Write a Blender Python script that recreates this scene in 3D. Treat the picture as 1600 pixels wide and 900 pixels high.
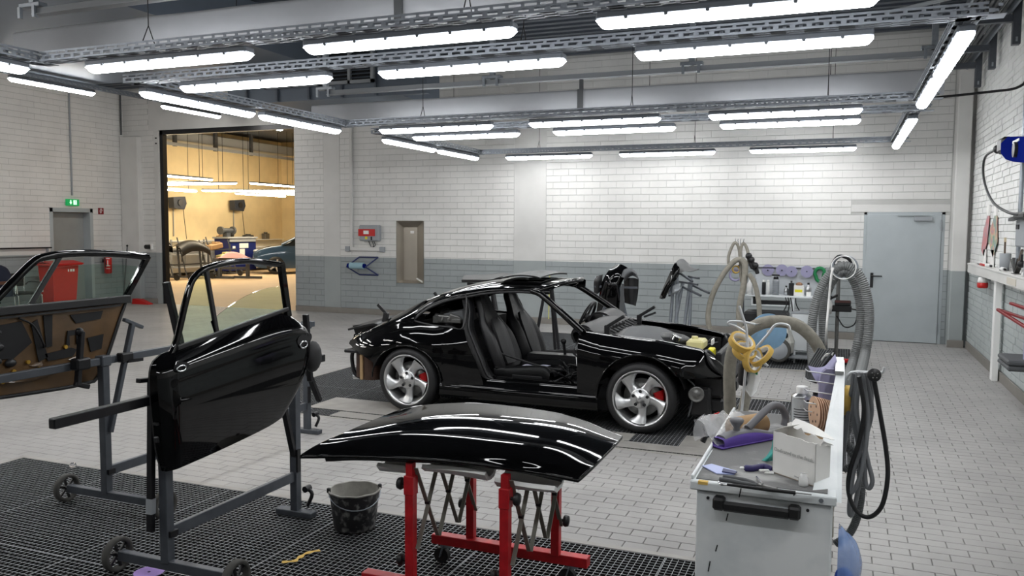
import bpy, math, random
import numpy as np
from mathutils import Vector, Matrix
for _o in list(bpy.data.objects):
    bpy.data.objects.remove(_o, do_unlink=True)
SC = bpy.context.scene
COL = SC.collection
rnd = random.Random(7)
PI = math.pi

# ------------------------------------------------------------------ camera, world, exposure
EYE = np.array([0.0, 0.0, 1.78]); FPX = 1285.54
_yaw, _pit, _rol = [math.radians(a) for a in (-21.88565537, 4.1681557, 0.36394316)]
_fw = np.array([math.sin(_yaw)*math.cos(_pit), math.cos(_yaw)*math.cos(_pit), -math.sin(_pit)])
_rt = np.array([math.cos(_yaw), -math.sin(_yaw), 0.0]); _up = np.cross(_rt, _fw)
_c, _s = math.cos(_rol), math.sin(_rol)
_rt, _up = _c*_rt + _s*_up, -_s*_rt + _c*_up
cam_d = bpy.data.cameras.new('camera'); cam = bpy.data.objects.new('camera', cam_d); COL.objects.link(cam)
cam_d.sensor_width = 36.0; cam_d.lens = FPX/1600*36.0; cam_d.clip_start = 0.05; cam_d.clip_end = 200
cam.matrix_world = Matrix(((_rt[0], _up[0], -_fw[0], EYE[0]), (_rt[1], _up[1], -_fw[1], EYE[1]), (_rt[2], _up[2], -_fw[2], EYE[2]), (0, 0, 0, 1)))
SC.camera = cam
W = bpy.data.worlds.new('world'); SC.world = W; W.use_nodes = True
W.node_tree.nodes['Background'].inputs[0].default_value = (0.55, 0.6, 0.7, 1)
W.node_tree.nodes['Background'].inputs[1].default_value = 0.02
SC.view_settings.view_transform = 'Standard'; SC.view_settings.look = 'None'
SC.view_settings.gamma = 1.0; SC.view_settings.use_curve_mapping = False
SC.view_settings.exposure = 0.0
LAMP = 29.0         # emission of the workshop tubes
LAMP_WARM = 52.0    # emission of the tubes in the hall beyond the gate

def ray(px, py):
    return _rt*((px-800)/FPX) + _up*((450-py)/FPX) + _fw
def at(px, py, X=None, Y=None, Z=None):
    """world point seen along a sight line of the survey photo on a given plane"""
    d = ray(px, py)
    t = X/d[0] if X is not None else Y/d[1] if Y is not None else (Z-EYE[2])/d[2]
    return EYE + d*t
def seen(p):
    v = np.asarray(p, float)-EYE; z = v @ _fw
    if z < 0.1: return None
    return 800+FPX*(v @ _rt)/z, 450-FPX*(v @ _up)/z
def in_frame(p, m=0):
    s = seen(p)
    return s is not None and -m < s[0] < 1600+m and -m < s[1] < 900+m

# ------------------------------------------------------------------ materials
def srgb(r, g=None, b=None):
    if g is None: r = g = b = r
    f = lambda c: (c/12.92 if c <= 0.04045 else ((c+0.055)/1.055)**2.4)
    return tuple(f(x/255.0) for x in (r, g, b))
def mat(name, col, rough=0.5, metal=0.0, var=0.0, scale=6.0, bump=0.0, bscale=40.0, coat=0.0, alpha=1.0, trans=0.0, ior=1.45, spec=0.5, emit=None, estr=0.0, col2=None, thr=(0.45, 0.6), coords='Object'):
    m = bpy.data.materials.new(name); m.use_nodes = True
    nt = m.node_tree; b = nt.nodes['Principled BSDF']; L = nt.links.new
    c4 = tuple(col)+(1,)
    b.inputs['Base Color'].default_value = c4; b.inputs['Roughness'].default_value = rough
    b.inputs['Metallic'].default_value = metal; b.inputs['Specular IOR Level'].default_value = spec
    b.inputs['Coat Weight'].default_value = coat; b.inputs['Coat Roughness'].default_value = 0.03
    b.inputs['Alpha'].default_value = alpha; b.inputs['Transmission Weight'].default_value = trans; b.inputs['IOR'].default_value = ior
    if emit:
        b.inputs['Emission Color'].default_value = tuple(emit)+(1,); b.inputs['Emission Strength'].default_value = estr
    if var or bump or col2:
        tc = nt.nodes.new('ShaderNodeTexCoord')
        src = tc.outputs['Object']
        if coords == 'World':
            src = nt.nodes.new('ShaderNodeNewGeometry').outputs['Position']
    if var or col2:
        n = nt.nodes.new('ShaderNodeTexNoise'); n.inputs['Scale'].default_value = scale; n.inputs['Detail'].default_value = 5
        L(src, n.inputs['Vector'])
        r = nt.nodes.new('ShaderNodeValToRGB')
        if col2:
            r.color_ramp.elements[0].position, r.color_ramp.elements[1].position = thr
            r.color_ramp.elements[0].color = c4; r.color_ramp.elements[1].color = tuple(col2)+(1,)
        else:
            r.color_ramp.elements[0].position, r.color_ramp.elements[1].position = 0.3, 0.7
            r.color_ramp.elements[0].color = tuple(x*(1-var) for x in col)+(1,)
            r.color_ramp.elements[1].color = tuple(min(1, x*(1+var)) for x in col)+(1,)
        L(n.outputs['Fac'], r.inputs['Fac']); L(r.outputs['Color'], b.inputs['Base Color'])
    if bump:
        n2 = nt.nodes.new('ShaderNodeTexNoise'); n2.inputs['Scale'].default_value = bscale; n2.inputs['Detail'].default_value = 4
        L(src, n2.inputs['Vector'])
        bp = nt.nodes.new('ShaderNodeBump'); bp.inputs['Strength'].default_value = bump; bp.inputs['Distance'].default_value = 0.01
        L(n2.outputs['Fac'], bp.inputs['Height']); L(bp.outputs['Normal'], b.inputs['Normal'])
    return m
def two_tone(name, lo, hi, z, rough=0.7, var=0.06, bump=0.15, bscale=60):
    """wall paint: one colour below height z, another above"""
    m = mat(name, hi, rough, 0, var, 2.5, bump, bscale, coords='World')
    nt = m.node_tree; b = nt.nodes['Principled BSDF']; L = nt.links.new
    g = nt.nodes.new('ShaderNodeNewGeometry'); s = nt.nodes.new('ShaderNodeSeparateXYZ'); L(g.outputs['Position'], s.inputs[0])
    gt = nt.nodes.new('ShaderNodeMath'); gt.operation = 'GREATER_THAN'; gt.inputs[1].default_value = z; L(s.outputs['Z'], gt.inputs[0])
    mx = nt.nodes.new('ShaderNodeMix'); mx.data_type = 'RGBA'; L(gt.outputs[0], mx.inputs['Factor'])
    n = nt.nodes.new('ShaderNodeTexNoise'); n.inputs['Scale'].default_value = 1.7; n.inputs['Detail'].default_value = 6; L(g.outputs['Position'], n.inputs['Vector'])
    mul = nt.nodes.new('ShaderNodeMix'); mul.data_type = 'RGBA'; mul.blend_type = 'MULTIPLY'; mul.inputs['Factor'].default_value = 1
    r = nt.nodes.new('ShaderNodeValToRGB'); r.color_ramp.elements[0].color = (1-var*2,)*3+(1,); r.color_ramp.elements[1].color = (1, 1, 1, 1)
    r.color_ramp.elements[0].position = 0.3; r.color_ramp.elements[1].position = 0.65
    L(n.outputs['Fac'], r.inputs['Fac'])
    mx.inputs['A'].default_value = tuple(lo)+(1,); mx.inputs['B'].default_value = tuple(hi)+(1,)
    L(mx.outputs['Result'], mul.inputs['A']); L(r.outputs['Color'], mul.inputs['B']); L(mul.outputs['Result'], b.inputs['Base Color'])
    return m

M = {}
M['paint_black'] = mat('black_car_paint', (0.0016, 0.0016, 0.0018), 0.04, 0, spec=0.40)
M['black_plastic'] = mat('black_plastic', (0.012, 0.012, 0.013), 0.42, 0, bump=0.05, bscale=200)
M['black_matte'] = mat('matte_black', (0.008, 0.008, 0.009), 0.75)
M['rubber'] = mat('tyre_rubber', (0.012, 0.012, 0.013), 0.62, bump=0.08, bscale=120)
M['dark_steel'] = mat('dark_grey_painted_steel', srgb(78, 82, 88), 0.45, 0.25, var=0.12, scale=14)
M['black_steel'] = mat('black_painted_steel', (0.012, 0.012, 0.014), 0.38, 0.2, var=0.2, scale=20)
M['galv'] = mat('galvanised_steel', srgb(150, 156, 163), 0.42, 0.75, var=0.12, scale=18)
M['chrome'] = mat('bright_metal', srgb(205, 207, 210), 0.18, 1.0)
M['alu'] = mat('silver_wheel_lacquer', srgb(196, 197, 198), 0.3, 0.85)
M['iron'] = mat('brushed_grey_metal', srgb(120, 120, 118), 0.4, 0.8, var=0.15, scale=25)
M['red_paint'] = mat('worn_red_paint', srgb(176, 26, 34), 0.4, 0, var=0.25, scale=16, bump=0.04)
M['red_plastic'] = mat('red_plastic', srgb(190, 32, 30), 0.4, 0, var=0.08)
M['white_metal'] = mat('white_enamel', srgb(226, 230, 232), 0.38, 0, var=0.03, scale=9)
M['white_plain'] = mat('plain_white', srgb(232, 232, 230), 0.55)
M['paper'] = mat('white_card', srgb(232, 231, 228), 0.85, var=0.03, scale=12)
M['cardboard'] = mat('brown_cardboard', srgb(170, 140, 104), 0.9, var=0.06)
M['grey_fabric'] = mat('grey_hose_fabric', srgb(136, 132, 122), 0.9, var=0.16, scale=22, bump=0.35, bscale=60)
M['hose_grey'] = mat('grey_corrugated_plastic', srgb(122, 124, 124), 0.5, var=0.06)
M['cable_black'] = mat('black_cable', (0.01, 0.01, 0.011), 0.5)
M['cable_grey'] = mat('grey_cable', srgb(80, 82, 84), 0.6)
M['tape'] = mat('ochre_masking_tape', srgb(204, 168, 84), 0.7, var=0.1, scale=40)
M['tape_side'] = mat('pale_ochre_paper', srgb(214, 178, 96), 0.8)
M['lilac'] = mat('lilac_abrasive', srgb(152, 149, 178), 0.85, bump=0.15, bscale=400)
M['purple'] = mat('deep_purple', srgb(86, 62, 148), 0.6, var=0.1)
M['peach'] = mat('peach_abrasive', srgb(214, 178, 150), 0.85)
M['green'] = mat('green_disc', srgb(26, 120, 70), 0.6)
M['teal'] = mat('teal_plastic_film', srgb(40, 150, 140), 0.5)
M['blue_deep'] = mat('deep_blue_plastic', srgb(16, 28, 104), 0.8, spec=0.0)
M['blue_steel'] = mat('blue_painted_tube', srgb(34, 44, 92), 0.45)
M['paper_blue'] = mat('light_blue_paper', srgb(146, 178, 190), 0.9, bump=0.1)
M['tin'] = mat('tinplate', srgb(190, 192, 194), 0.28, 0.9, var=0.08, scale=9)
M['leather'] = mat('black_leather', (0.007, 0.007, 0.008), 0.42, bump=0.12, bscale=140)
M['leather2'] = mat('grey_black_leather_inset', (0.02, 0.02, 0.021), 0.5, bump=0.12, bscale=140)
M['glass'] = mat('clear_greenish_glass', (0.75, 0.88, 0.80), 0.02, 0, trans=1.0, ior=1.0, alpha=1.0)
M['clear'] = mat('clear_film', (0.95, 0.95, 0.95), 0.12, 0, trans=0.9, ior=1.2)
M['red_caliper'] = mat('red_brake_caliper', srgb(200, 16, 22), 0.3, 0, coat=0.5)
M['cream'] = mat('cream_plastic', srgb(214, 206, 150), 0.5)
M['yellow'] = mat('yellow_label', srgb(224, 214, 40), 0.5)
M['label_white'] = mat('white_label', srgb(235, 235, 232), 0.6)
M['ink'] = mat('black_ink', (0.01, 0.01, 0.012), 0.6)
M['ink_grey'] = mat('grey_ink', srgb(176, 176, 174), 0.7)
M['green_sign'] = mat('green_sign', srgb(20, 140, 80), 0.5)
M['stainless'] = mat('stainless_steel', srgb(176, 170, 160), 0.32, 0.9, var=0.05, scale=3)

# ------------------------------------------------------------------ geometry
WL = {}     # world position of every parent
class MB:
    """collects shapes, then links them as ONE mesh object"""
    def __init__(self): self.v = []; self.f = []; self.mi = []; self.sm = []; self.n = 0; self.cur = 0; self.smooth = False
    def add(self, verts, faces, smooth=None):
        verts = np.asarray(verts, float).reshape(-1, 3); b = self.n
        self.v.append(verts); self.n += len(verts); s = self.smooth if smooth is None else smooth
        for f in faces:
            self.f.append(tuple(int(i)+b for i in f)); self.mi.append(self.cur); self.sm.append(s)
        return self
    def box(self, c, s, rot=None, bev=0.0):
        hx, hy, hz = s[0]/2, s[1]/2, s[2]/2
        if bev <= 0:
            v = [(x*hx, y*hy, z*hz) for z in (-1, 1) for y in (-1, 1) for x in (-1, 1)]
            f = [(0, 2, 3, 1), (4, 5, 7, 6), (0, 1, 5, 4), (2, 6, 7, 3), (0, 4, 6, 2), (1, 3, 7, 5)]
        else:
            bv = min(bev, hx*0.98, hy*0.98, hz*0.98); v = []; idx = {}
            for sx in (-1, 1):
                for sy in (-1, 1):
                    for sz in (-1, 1):
                        for ax in range(3):
                            p = [sx*(hx-bv), sy*(hy-bv), sz*(hz-bv)]
                            p[ax] = (sx*hx, sy*hy, sz*hz)[ax]
                            idx[(sx, sy, sz, ax)] = len(v); v.append(p)
            f = []
            S = (-1, 1)
            for s_ in S:
                q = [(s_, -1, -1), (s_, 1, -1), (s_, 1, 1), (s_, -1, 1)]
                for ax in range(3):
                    qq = [tuple(np.roll(k, ax)) for k in q]
                    fc = [idx[(int(k[0]), int(k[1]), int(k[2]), ax)] for k in qq]
                    f.append(fc if s_ > 0 else fc[::-1])
            for ax in range(3):
                a1, a2 = (ax+1) % 3, (ax+2) % 3
                for s1 in S:
                    for s2 in S:
                        k0 = [0]*3; k0[ax] = -1; k0[a1] = s1; k0[a2] = s2
                        k1 = list(k0); k1[ax] = 1
                        fc = [idx[tuple(k0)+(a1,)], idx[tuple(k1)+(a1,)], idx[tuple(k1)+(a2,)], idx[tuple(k0)+(a2,)]]
                        f.append(fc if s1*s2 < 0 else fc[::-1])
            for sx in S:
                for sy in S:
                    for sz in S:
                        fc = [idx[(sx, sy, sz, a)] for a in range(3)]
                        f.append(fc if sx*sy*sz > 0 else fc[::-1])
        v = np.array(v, float)
        if rot is not None: v = v @ np.array(rot).T
        return self.add(v+np.array(c, float), f, False)
    def bar(self, p, q, w, h=None, up=(0, 0, 1), bev=0.0):
        """box beam from p to q, width w across, height h along up"""
        p, q = np.array(p, float), np.array(q, float); d = q-p; L = np.linalg.norm(d); d = d/L
        up = np.array(up, float)
        if abs(d @ up) > 0.97: up = np.array((0, 1.0, 0))
        s = np.cross(up, d); s /= np.linalg.norm(s); u = np.cross(d, s)
        return self.box((p+q)/2, (L, w, h or w), np.stack([d, s, u], 1), bev)
    def tube(self, pts, r, seg=8, closed=False, cap=True, smooth=True):
        P = np.array(pts, float); n = len(P)
        R_ = np.broadcast_to(np.asarray(r, float), (n,))
        T = np.gradient(P, axis=0) if not closed else np.roll(P, -1, 0)-np.roll(P, 1, 0)
        T /= np.linalg.norm(T, axis=1)[:, None]+1e-12
        a = np.array((0, 0, 1.0)) if abs(T[0][2]) < 0.9 else np.array((1.0, 0, 0))
        s = np.cross(T[0], a); s /= np.linalg.norm(s); V = []; ang = np.arange(seg)*2*PI/seg
        for i in range(n):
            s = s-T[i]*(s @ T[i]); s /= np.linalg.norm(s)+1e-12; u = np.cross(T[i], s)
            V.append(P[i]+R_[i]*(np.cos(ang)[:, None]*s+np.sin(ang)[:, None]*u))
        V = np.concatenate(V); F = []
        for i in range(n if closed else n-1):
            j = (i+1) % n
            for k in range(seg):
                k2 = (k+1) % seg; F.append((i*seg+k, j*seg+k, j*seg+k2, i*seg+k2))
        F = [f[::-1] for f in F]
        self.add(V, F, smooth)
        if cap and not closed:
            self.add(V[:seg], [tuple(range(seg))], False); self.add(V[-seg:], [tuple(range(seg))[::-1]], False)
        return self
    def cyl(self, p, q, r, seg=16, r2=None, smooth=True): return self.tube([p, q], [r, r if r2 is None else r2], seg, smooth=smooth)
    def lathe(self, prof, c=(0, 0, 0), axis=(0, 0, 1), seg=24, smooth=True, arc=(0, 2*PI), xdir=None):
        """prof = [(radius, height)] spun about axis"""
        ax = np.array(axis, float); ax /= np.linalg.norm(ax)
        a = np.array(xdir, float) if xdir is not None else (np.array((1.0, 0, 0)) if abs(ax[0]) < 0.9 else np.array((0, 1.0, 0)))
        x = a-ax*(a @ ax); x /= np.linalg.norm(x); y = np.cross(ax, x); c = np.array(c, float)
        full = abs(arc[1]-arc[0]-2*PI) < 1e-6
        ang = arc[0]+(arc[1]-arc[0])*np.arange(seg if full else seg+1)/seg; m = len(ang); V = []
        for r, h in prof: V.append(c+ax*h+r*(np.cos(ang)[:, None]*x+np.sin(ang)[:, None]*y))
        F = []
        for i in range(len(prof)-1):
            for k in range(m if full else m-1):
                k2 = (k+1) % m; F.append((i*m+k, i*m+k2, (i+1)*m+k2, (i+1)*m+k))
        return self.add(np.concatenate(V), F, smooth)
    def disc(self, c, r, axis, h, seg=24, hole=0.0):
        pr = [(hole, 0), (r, 0), (r, h), (hole, h)]
        if hole > 0: pr.append((hole, 0))
        else: pr[0] = (1e-5, 0); pr[-1] = (1e-5, h)
        return self.lathe(pr, c, axis, seg, smooth=False)
    def prism(self, poly, d):
        """planar polygon (3-D points, in order) pushed along vector d"""
        P = np.array(poly, float); n = len(P); d = np.array(d, float)
        nrm = sum(np.cross(P[i]-P[0], P[(i+1) % n]-P[0]) for i in range(n))
        if nrm @ d > 0: P = P[::-1]
        F = [tuple(range(n)), tuple(range(2*n-1, n-1, -1))]+[(i, i+n, (i+1) % n+n, (i+1) % n)[::-1] for i in range(n)]
        return self.add(np.concatenate([P, P+d]), F, False)
    def grid(self, G, smooth=True, flip=False, closed_v=False):
        """G[nu][nv] of points"""
        G = np.asarray(G, float); nu, nv = G.shape[:2]; F = []
        for i in range(nu-1):
            for j in range(nv if closed_v else nv-1):
                j2 = (j+1) % nv
                f = (i*nv+j, (i+1)*nv+j, (i+1)*nv+j2, i*nv+j2); F.append(f[::-1] if flip else f)
        return self.add(G.reshape(-1, 3), F, smooth)
    def shell(self, G, th, smooth=True, flip=False):
        """grid with thickness along its own normals (back side by th)"""
        G = np.asarray(G, float); du = np.gradient(G, axis=0); dv = np.gradient(G, axis=1)
        N = np.cross(du, dv); N /= np.linalg.norm(N, axis=2)[..., None]+1e-12
        if flip: N = -N
        B = G-N*th; self.grid(G, smooth, flip); self.grid(B, smooth, not flip)
        nu, nv = G.shape[:2]
        ring = [(i, 0) for i in range(nu)]+[(nu-1, j) for j in range(1, nv)]+[(i, nv-1) for i in range(nu-2, -1, -1)]+[(0, j) for j in range(nv-2, 0, -1)]
        a = np.array([G[i, j] for i, j in ring]); b = np.array([B[i, j] for i, j in ring]); n = len(ring)
        F = [(i, (i+1) % n, (i+1) % n+n, i+n) for i in range(n)]
        if flip: F = [f[::-1] for f in F]
        self.add(np.concatenate([a, b]), [f[::-1] for f in F], False)
        return self
    def ball(self, c, r, seg=12, rings=8, sc=(1, 1, 1)):
        V = []; F = []
        for i in range(rings+1):
            t = PI*i/rings
            for k in range(seg):
                a = 2*PI*k/seg; V.append((math.sin(t)*math.cos(a)*sc[0]*r+c[0], math.sin(t)*math.sin(a)*sc[1]*r+c[1], math.cos(t)*sc[2]*r+c[2]))
        for i in range(rings):
            for k in range(seg): F.append((i*seg+k, (i+1)*seg+k, (i+1)*seg+(k+1) % seg, i*seg+(k+1) % seg))
        return self.add(V, F, True)
    def data(self, name, mats, org):
        me = bpy.data.meshes.new(name); V = np.concatenate(self.v)-np.array(org, float)
        me.from_pydata(V.tolist(), [], self.f)
        if not isinstance(mats, (list, tuple)): mats = [mats]
        for m in mats: me.materials.append(M[m] if isinstance(m, str) else m)
        me.polygons.foreach_set('material_index', self.mi); me.polygons.foreach_set('use_smooth', self.sm); me.update()
        return me
    def build(self, name, mats, parent=None, label=None, cat=None, group=None, kind=None):
        if parent is None:
            V = np.concatenate(self.v); lo, hi = V.min(0), V.max(0); org = np.array(((lo[0]+hi[0])/2, (lo[1]+hi[1])/2, lo[2]))
        else: org = WL[parent.name]
        o = bpy.data.objects.new(name, self.data(name, mats, org)); COL.objects.link(o)
        if parent is None: o.location = org
        else: o.parent = parent
        WL[o.name] = np.array(org, float)
        tag(o, label, cat, group, kind); return o
def tag(o, label=None, cat=None, group=None, kind=None):
    if label: o['label'] = label
    if cat: o['category'] = cat
    if group: o['group'] = group
    if kind: o['kind'] = kind
    return o
def thing(name, loc, label, cat, group=None):
    o = bpy.data.objects.new(name, None); COL.objects.link(o); o.location = loc; o.empty_display_size = 0.1
    WL[o.name] = np.array(loc, float); return tag(o, label, cat, group)
def dup(o, loc, label=None, group=None, rz=None):
    def cp(s, par):
        c = s.copy(); COL.objects.link(c)
        if par is not None: c.parent = par
        for ch in list(s.children): cp(ch, c)
        return c
    c = cp(o, None); c.location = loc
    if rz is not None: c.rotation_euler = (0, 0, rz)
    if label: c['label'] = label
    if group: c['group'] = group
    return c
def smooth_path(pts, n=8, closed=False):
    """Catmull-Rom through pts"""
    P = np.array(pts, float)
    if closed: P = np.concatenate([P[-1:], P, P[:2]])
    else: P = np.concatenate([2*P[:1]-P[1:2], P, 2*P[-1:]-P[-2:-1]])
    out = []
    for i in range(1, len(P)-2):
        p0, p1, p2, p3 = P[i-1:i+3]
        for t in np.arange(n)/n:
            out.append(0.5*((2*p1)+(-p0+p2)*t+(2*p0-5*p1+4*p2-p3)*t*t+(-p0+3*p1-3*p2+p3)*t**3))
    if not closed: out.append(P[-2])
    return np.array(out)
def catmull_grid(C, nu, nv):
    """smooth surface through a control grid C[i][j] of 3-D points"""
    C = np.array(C, float)
    A = np.stack([smooth_path(C[:, j], nu) for j in range(C.shape[1])], 1)
    return np.stack([smooth_path(A[i], nv) for i in range(A.shape[0])], 0)
def rotm(axis, deg): return np.array(Matrix.Rotation(math.radians(deg), 3, Vector(axis)))
def lerp(a, b, t): return np.array(a, float)*(1-t)+np.array(b, float)*t
def text(name, body, size, loc, rot, m, parent=None, ext=0.0008):
    """flat lettering turned into a mesh"""
    cu = bpy.data.curves.new(name, 'FONT'); cu.body = body; cu.size = size; cu.extrude = ext; cu.align_x = 'CENTER'; cu.align_y = 'CENTER'; cu.resolution_u = 2
    t = bpy.data.objects.new(name, cu); COL.objects.link(t)
    dg = bpy.context.evaluated_depsgraph_get(); me = bpy.data.meshes.new_from_object(t.evaluated_get(dg)); bpy.data.objects.remove(t)
    me.materials.clear(); me.materials.append(M[m]); me.name = name
    o = bpy.data.objects.new(name, me); COL.objects.link(o); o.rotation_euler = rot
    if parent is not None: o.parent = parent; o.location = np.array(loc, float)-WL[parent.name]
    else: o.location = loc
    return o
# ================================================================== THE ROOM
YB, XL, XR = 14.45, -15.5, 1.80      # back wall face, left wall face, right wall face
GL = 1.17                            # height of the grey dado
ZC = 4.85                            # underside of the roof deck
OX0, OX1, OZ = -14.42, -10.75, 3.93  # gateway to the next hall
M['brick'] = two_tone('painted_brick', srgb(152, 158, 159), srgb(222, 221, 218), GL)
M['joint'] = two_tone('painted_mortar', srgb(134, 140, 141), srgb(188, 188, 185), GL)
M['column'] = two_tone('painted_concrete', srgb(156, 162, 162), srgb(212, 211, 208), GL, bump=0.05)
M['skirting'] = mat('grey_skirting', srgb(128, 124, 118), 0.6, var=0.06)
M['paver'] = mat('concrete_paver', srgb(154, 152, 150), 0.5, var=0.13, scale=1.6, bump=0.08, bscale=90, coords='World')
M['paver_joint'] = mat('sand_joint', srgb(138, 136, 133), 0.9, var=0.1, coords='World')
M['roof'] = mat('dark_roof_deck', srgb(84, 90, 99), 0.6, 0.2)
M['slate_panel'] = mat('slate_grey_sheet', srgb(96, 105, 116), 0.55, 0.2, var=0.05, scale=1)
M['pit'] = mat('black_pit', (0.006, 0.006, 0.007), 0.9)
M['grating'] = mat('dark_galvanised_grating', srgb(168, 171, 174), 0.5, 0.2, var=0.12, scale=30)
def dark_sides(m, side):
    """upward faces keep the base colour, all other faces take the dark side colour"""
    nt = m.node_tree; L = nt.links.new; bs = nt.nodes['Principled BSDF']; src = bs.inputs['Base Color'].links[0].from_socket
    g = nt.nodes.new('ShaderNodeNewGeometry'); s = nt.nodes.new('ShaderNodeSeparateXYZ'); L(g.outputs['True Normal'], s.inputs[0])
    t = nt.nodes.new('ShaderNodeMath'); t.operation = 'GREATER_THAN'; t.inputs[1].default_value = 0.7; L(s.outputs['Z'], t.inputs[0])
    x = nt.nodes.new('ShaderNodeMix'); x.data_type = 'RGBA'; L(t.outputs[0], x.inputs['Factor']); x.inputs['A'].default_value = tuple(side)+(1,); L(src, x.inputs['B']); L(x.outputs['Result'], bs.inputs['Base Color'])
dark_sides(M['grating'], srgb(44, 45, 47))
M['plate'] = mat('dusty_steel_plate', srgb(158, 155, 150), 0.55, 0.3, var=0.12, scale=7)
M['curtain'] = mat('pale_grey_curtain_fabric', srgb(172, 174, 178), 0.85, var=0.03, bump=0.06, bscale=8)
M['door_grey'] = mat('pale_grey_door_enamel', srgb(168, 175, 178), 0.4, 0, var=0.05, scale=3)
M['lamp'] = mat('lit_tube', (1, 1, 1), 0.4, emit=(0.975, 0.99, 1.0), estr=LAMP)
M['lamp_high'] = mat('lit_high_tube', (1, 1, 1), 0.4, emit=(1.0, 0.97, 0.93), estr=LAMP*2.3)  # seen and added high tubes, emission raised to brighten the left part
M['lamp_warm'] = mat('lit_tube_warm', (1, 1, 1), 0.4, emit=(1.0, 0.84, 0.60), estr=LAMP_WARM)
M['tray_steel'] = mat('tray_steel', srgb(150, 156, 164), 0.5, 0.35, var=0.1, scale=18)
M['lamp_body'] = mat('grey_lamp_body', srgb(96, 101, 108), 0.55)
M['housing'] = mat('grey_lamp_housing', srgb(150, 154, 158), 0.5)

def mesh_obj(name, me, parent, loc, kind=None):
    o = bpy.data.objects.new(name, me); COL.objects.link(o); o.parent = parent
    o.location = np.array(loc, float)-WL[parent.name]; WL[o.name] = np.array(loc, float)
    if kind: o['kind'] = kind
    return o
def chamfer_block(mb, c, U, V, N, w, h, d, ch):
    """a block with a chamfered front: c = centre of the back face"""
    c, U, V, N = [np.array(x, float) for x in (c, U, V, N)]
    a = [c+U*(sx*w/2)+V*(sy*h/2) for sx, sy in ((-1, -1), (1, -1), (1, 1), (-1, 1))]
    b = [p+N*(d-ch) for p in a]
    t = [c+U*(sx*(w/2-ch))+V*(sy*(h/2-ch))+N*d for sx, sy in ((-1, -1), (1, -1), (1, 1), (-1, 1))]
    v = a+b+t; f = []
    for k in range(4):
        k2 = (k+1) % 4; f += [(k, k2, 4+k2, 4+k), (4+k, 4+k2, 8+k2, 8+k)]
    f.append((8, 9, 10, 11))
    if np.cross(U, V) @ N < 0: f = [x[::-1] for x in f]
    mb.add(v, f, False)
def lay(parent, piece, m, org, U, V, N, cells, d, ch, keep=300, reach=99, wob=0.0015):
    """cells = [(u, v, w, h)] blocks on a plane; the 300 that show largest are objects, the rest one joined mesh"""
    org, U, V, N = [np.array(x, float) for x in (org, U, V, N)]
    sc = []
    for i, (u, v, w, h) in enumerate(cells):
        p = org+U*u+V*v; e = p-EYE; D = np.linalg.norm(e)
        sc.append(w*h*abs(e @ N)/D**3 if in_frame(p) and D < reach else 0)
    order = np.argsort(sc)[::-1]; single = set(int(i) for i in order[:keep] if sc[i] > 0)
    rest = MB(); cache = {}
    for i, (u, v, w, h) in enumerate(cells):
        off = rnd.uniform(-wob, wob)
        p = org+U*u+V*v
        if i in single:
            key = (round(w, 3), round(h, 3))
            if key not in cache:
                b = MB(); chamfer_block(b, (0, 0, 0), U, V, N, w, h, d, ch); cache[key] = b.data(piece, m, (0, 0, 0))
            mesh_obj(piece, cache[key], parent, p+N*off)
        else: chamfer_block(rest, p+N*off, U, V, N, w, h, d, ch)
    if rest.n: rest.build(piece+'_field', m, parent, kind='stuff')
def bond(u0, u1, v0, v1, L, H, g, holes=(), jit=0.0, gv=None):
    """running-bond cells between u0..u1 and v0..v1, cut round rectangular holes"""
    out = []; r = 0; v = v0
    while v < v1-0.01:
        h = min(H, v1-v); spans = [(u0, u1)]
        for a, b, c, dd in holes:
            if v+h > c+0.02 and v < dd-0.02:
                ns = []
                for s, e in spans:
                    if b <= s or a >= e: ns.append((s, e)); continue
                    if a > s: ns.append((s, a))
                    if b < e: ns.append((b, e))
                spans = ns
        for s, e in spans:
            k = math.floor((s-u0)/L)-1; ph = (L/2 if r % 2 else 0)+(rnd.uniform(-jit, jit))
            while True:
                a = u0+k*L+ph; b = a+L; k += 1
                if a >= e: break
                a2, b2 = max(a, s), min(b, e)
                if b2-a2 > 0.03: out.append(((a2+b2)/2, v+h/2, b2-a2-(gv or g), h-g))
        v += H; r += 1
    return out

# ---- floor: pavers, with three grated pits
PITS = [(-5.78, 0.15, 0.6, 4.36), (-5.78, 0.15, 6.45, 8.90), (-5.78, 0.15, 11.0, 13.25)]
fl = MB()
xs = [XL-0.3, -5.78, 0.15, XR+0.3]; ys = [-5.0, 0.6, 4.36, 6.45, 8.90, 11.0, 13.25, YB+0.4]
for i in range(3):
    for j in range(7):
        if i == 1 and j in (1, 3, 5): continue
        a, b, c, d = xs[i], xs[i+1], ys[j], ys[j+1]
        fl.add([(a, c, -0.012), (b, c, -0.012), (b, d, -0.012), (a, d, -0.012)], [(0, 1, 2, 3)])
floor = fl.build('floor', 'paver_joint', kind='structure')
frame_w = 0.05
holes = [(x0-frame_w, x1+frame_w, y0-frame_w, y1+frame_w) for x0, x1, y0, y1 in PITS]
cells = [c for c in bond(XL, XR, 1.0, YB, 0.2, 0.1, 0.0035, holes) if in_frame((c[0], c[1], 0), 900)]
lay(floor, 'paver', 'paver', (0, 0, -0.06), (1, 0, 0), (0, 1, 0), (0, 0, 1), cells, 0.06, 0.003, wob=0.001)
far = MB()
far.box((-6.85, -2.2, -0.04), (17.3, 5.5, 0.07)); far.build('screed', 'paver', floor)
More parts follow.
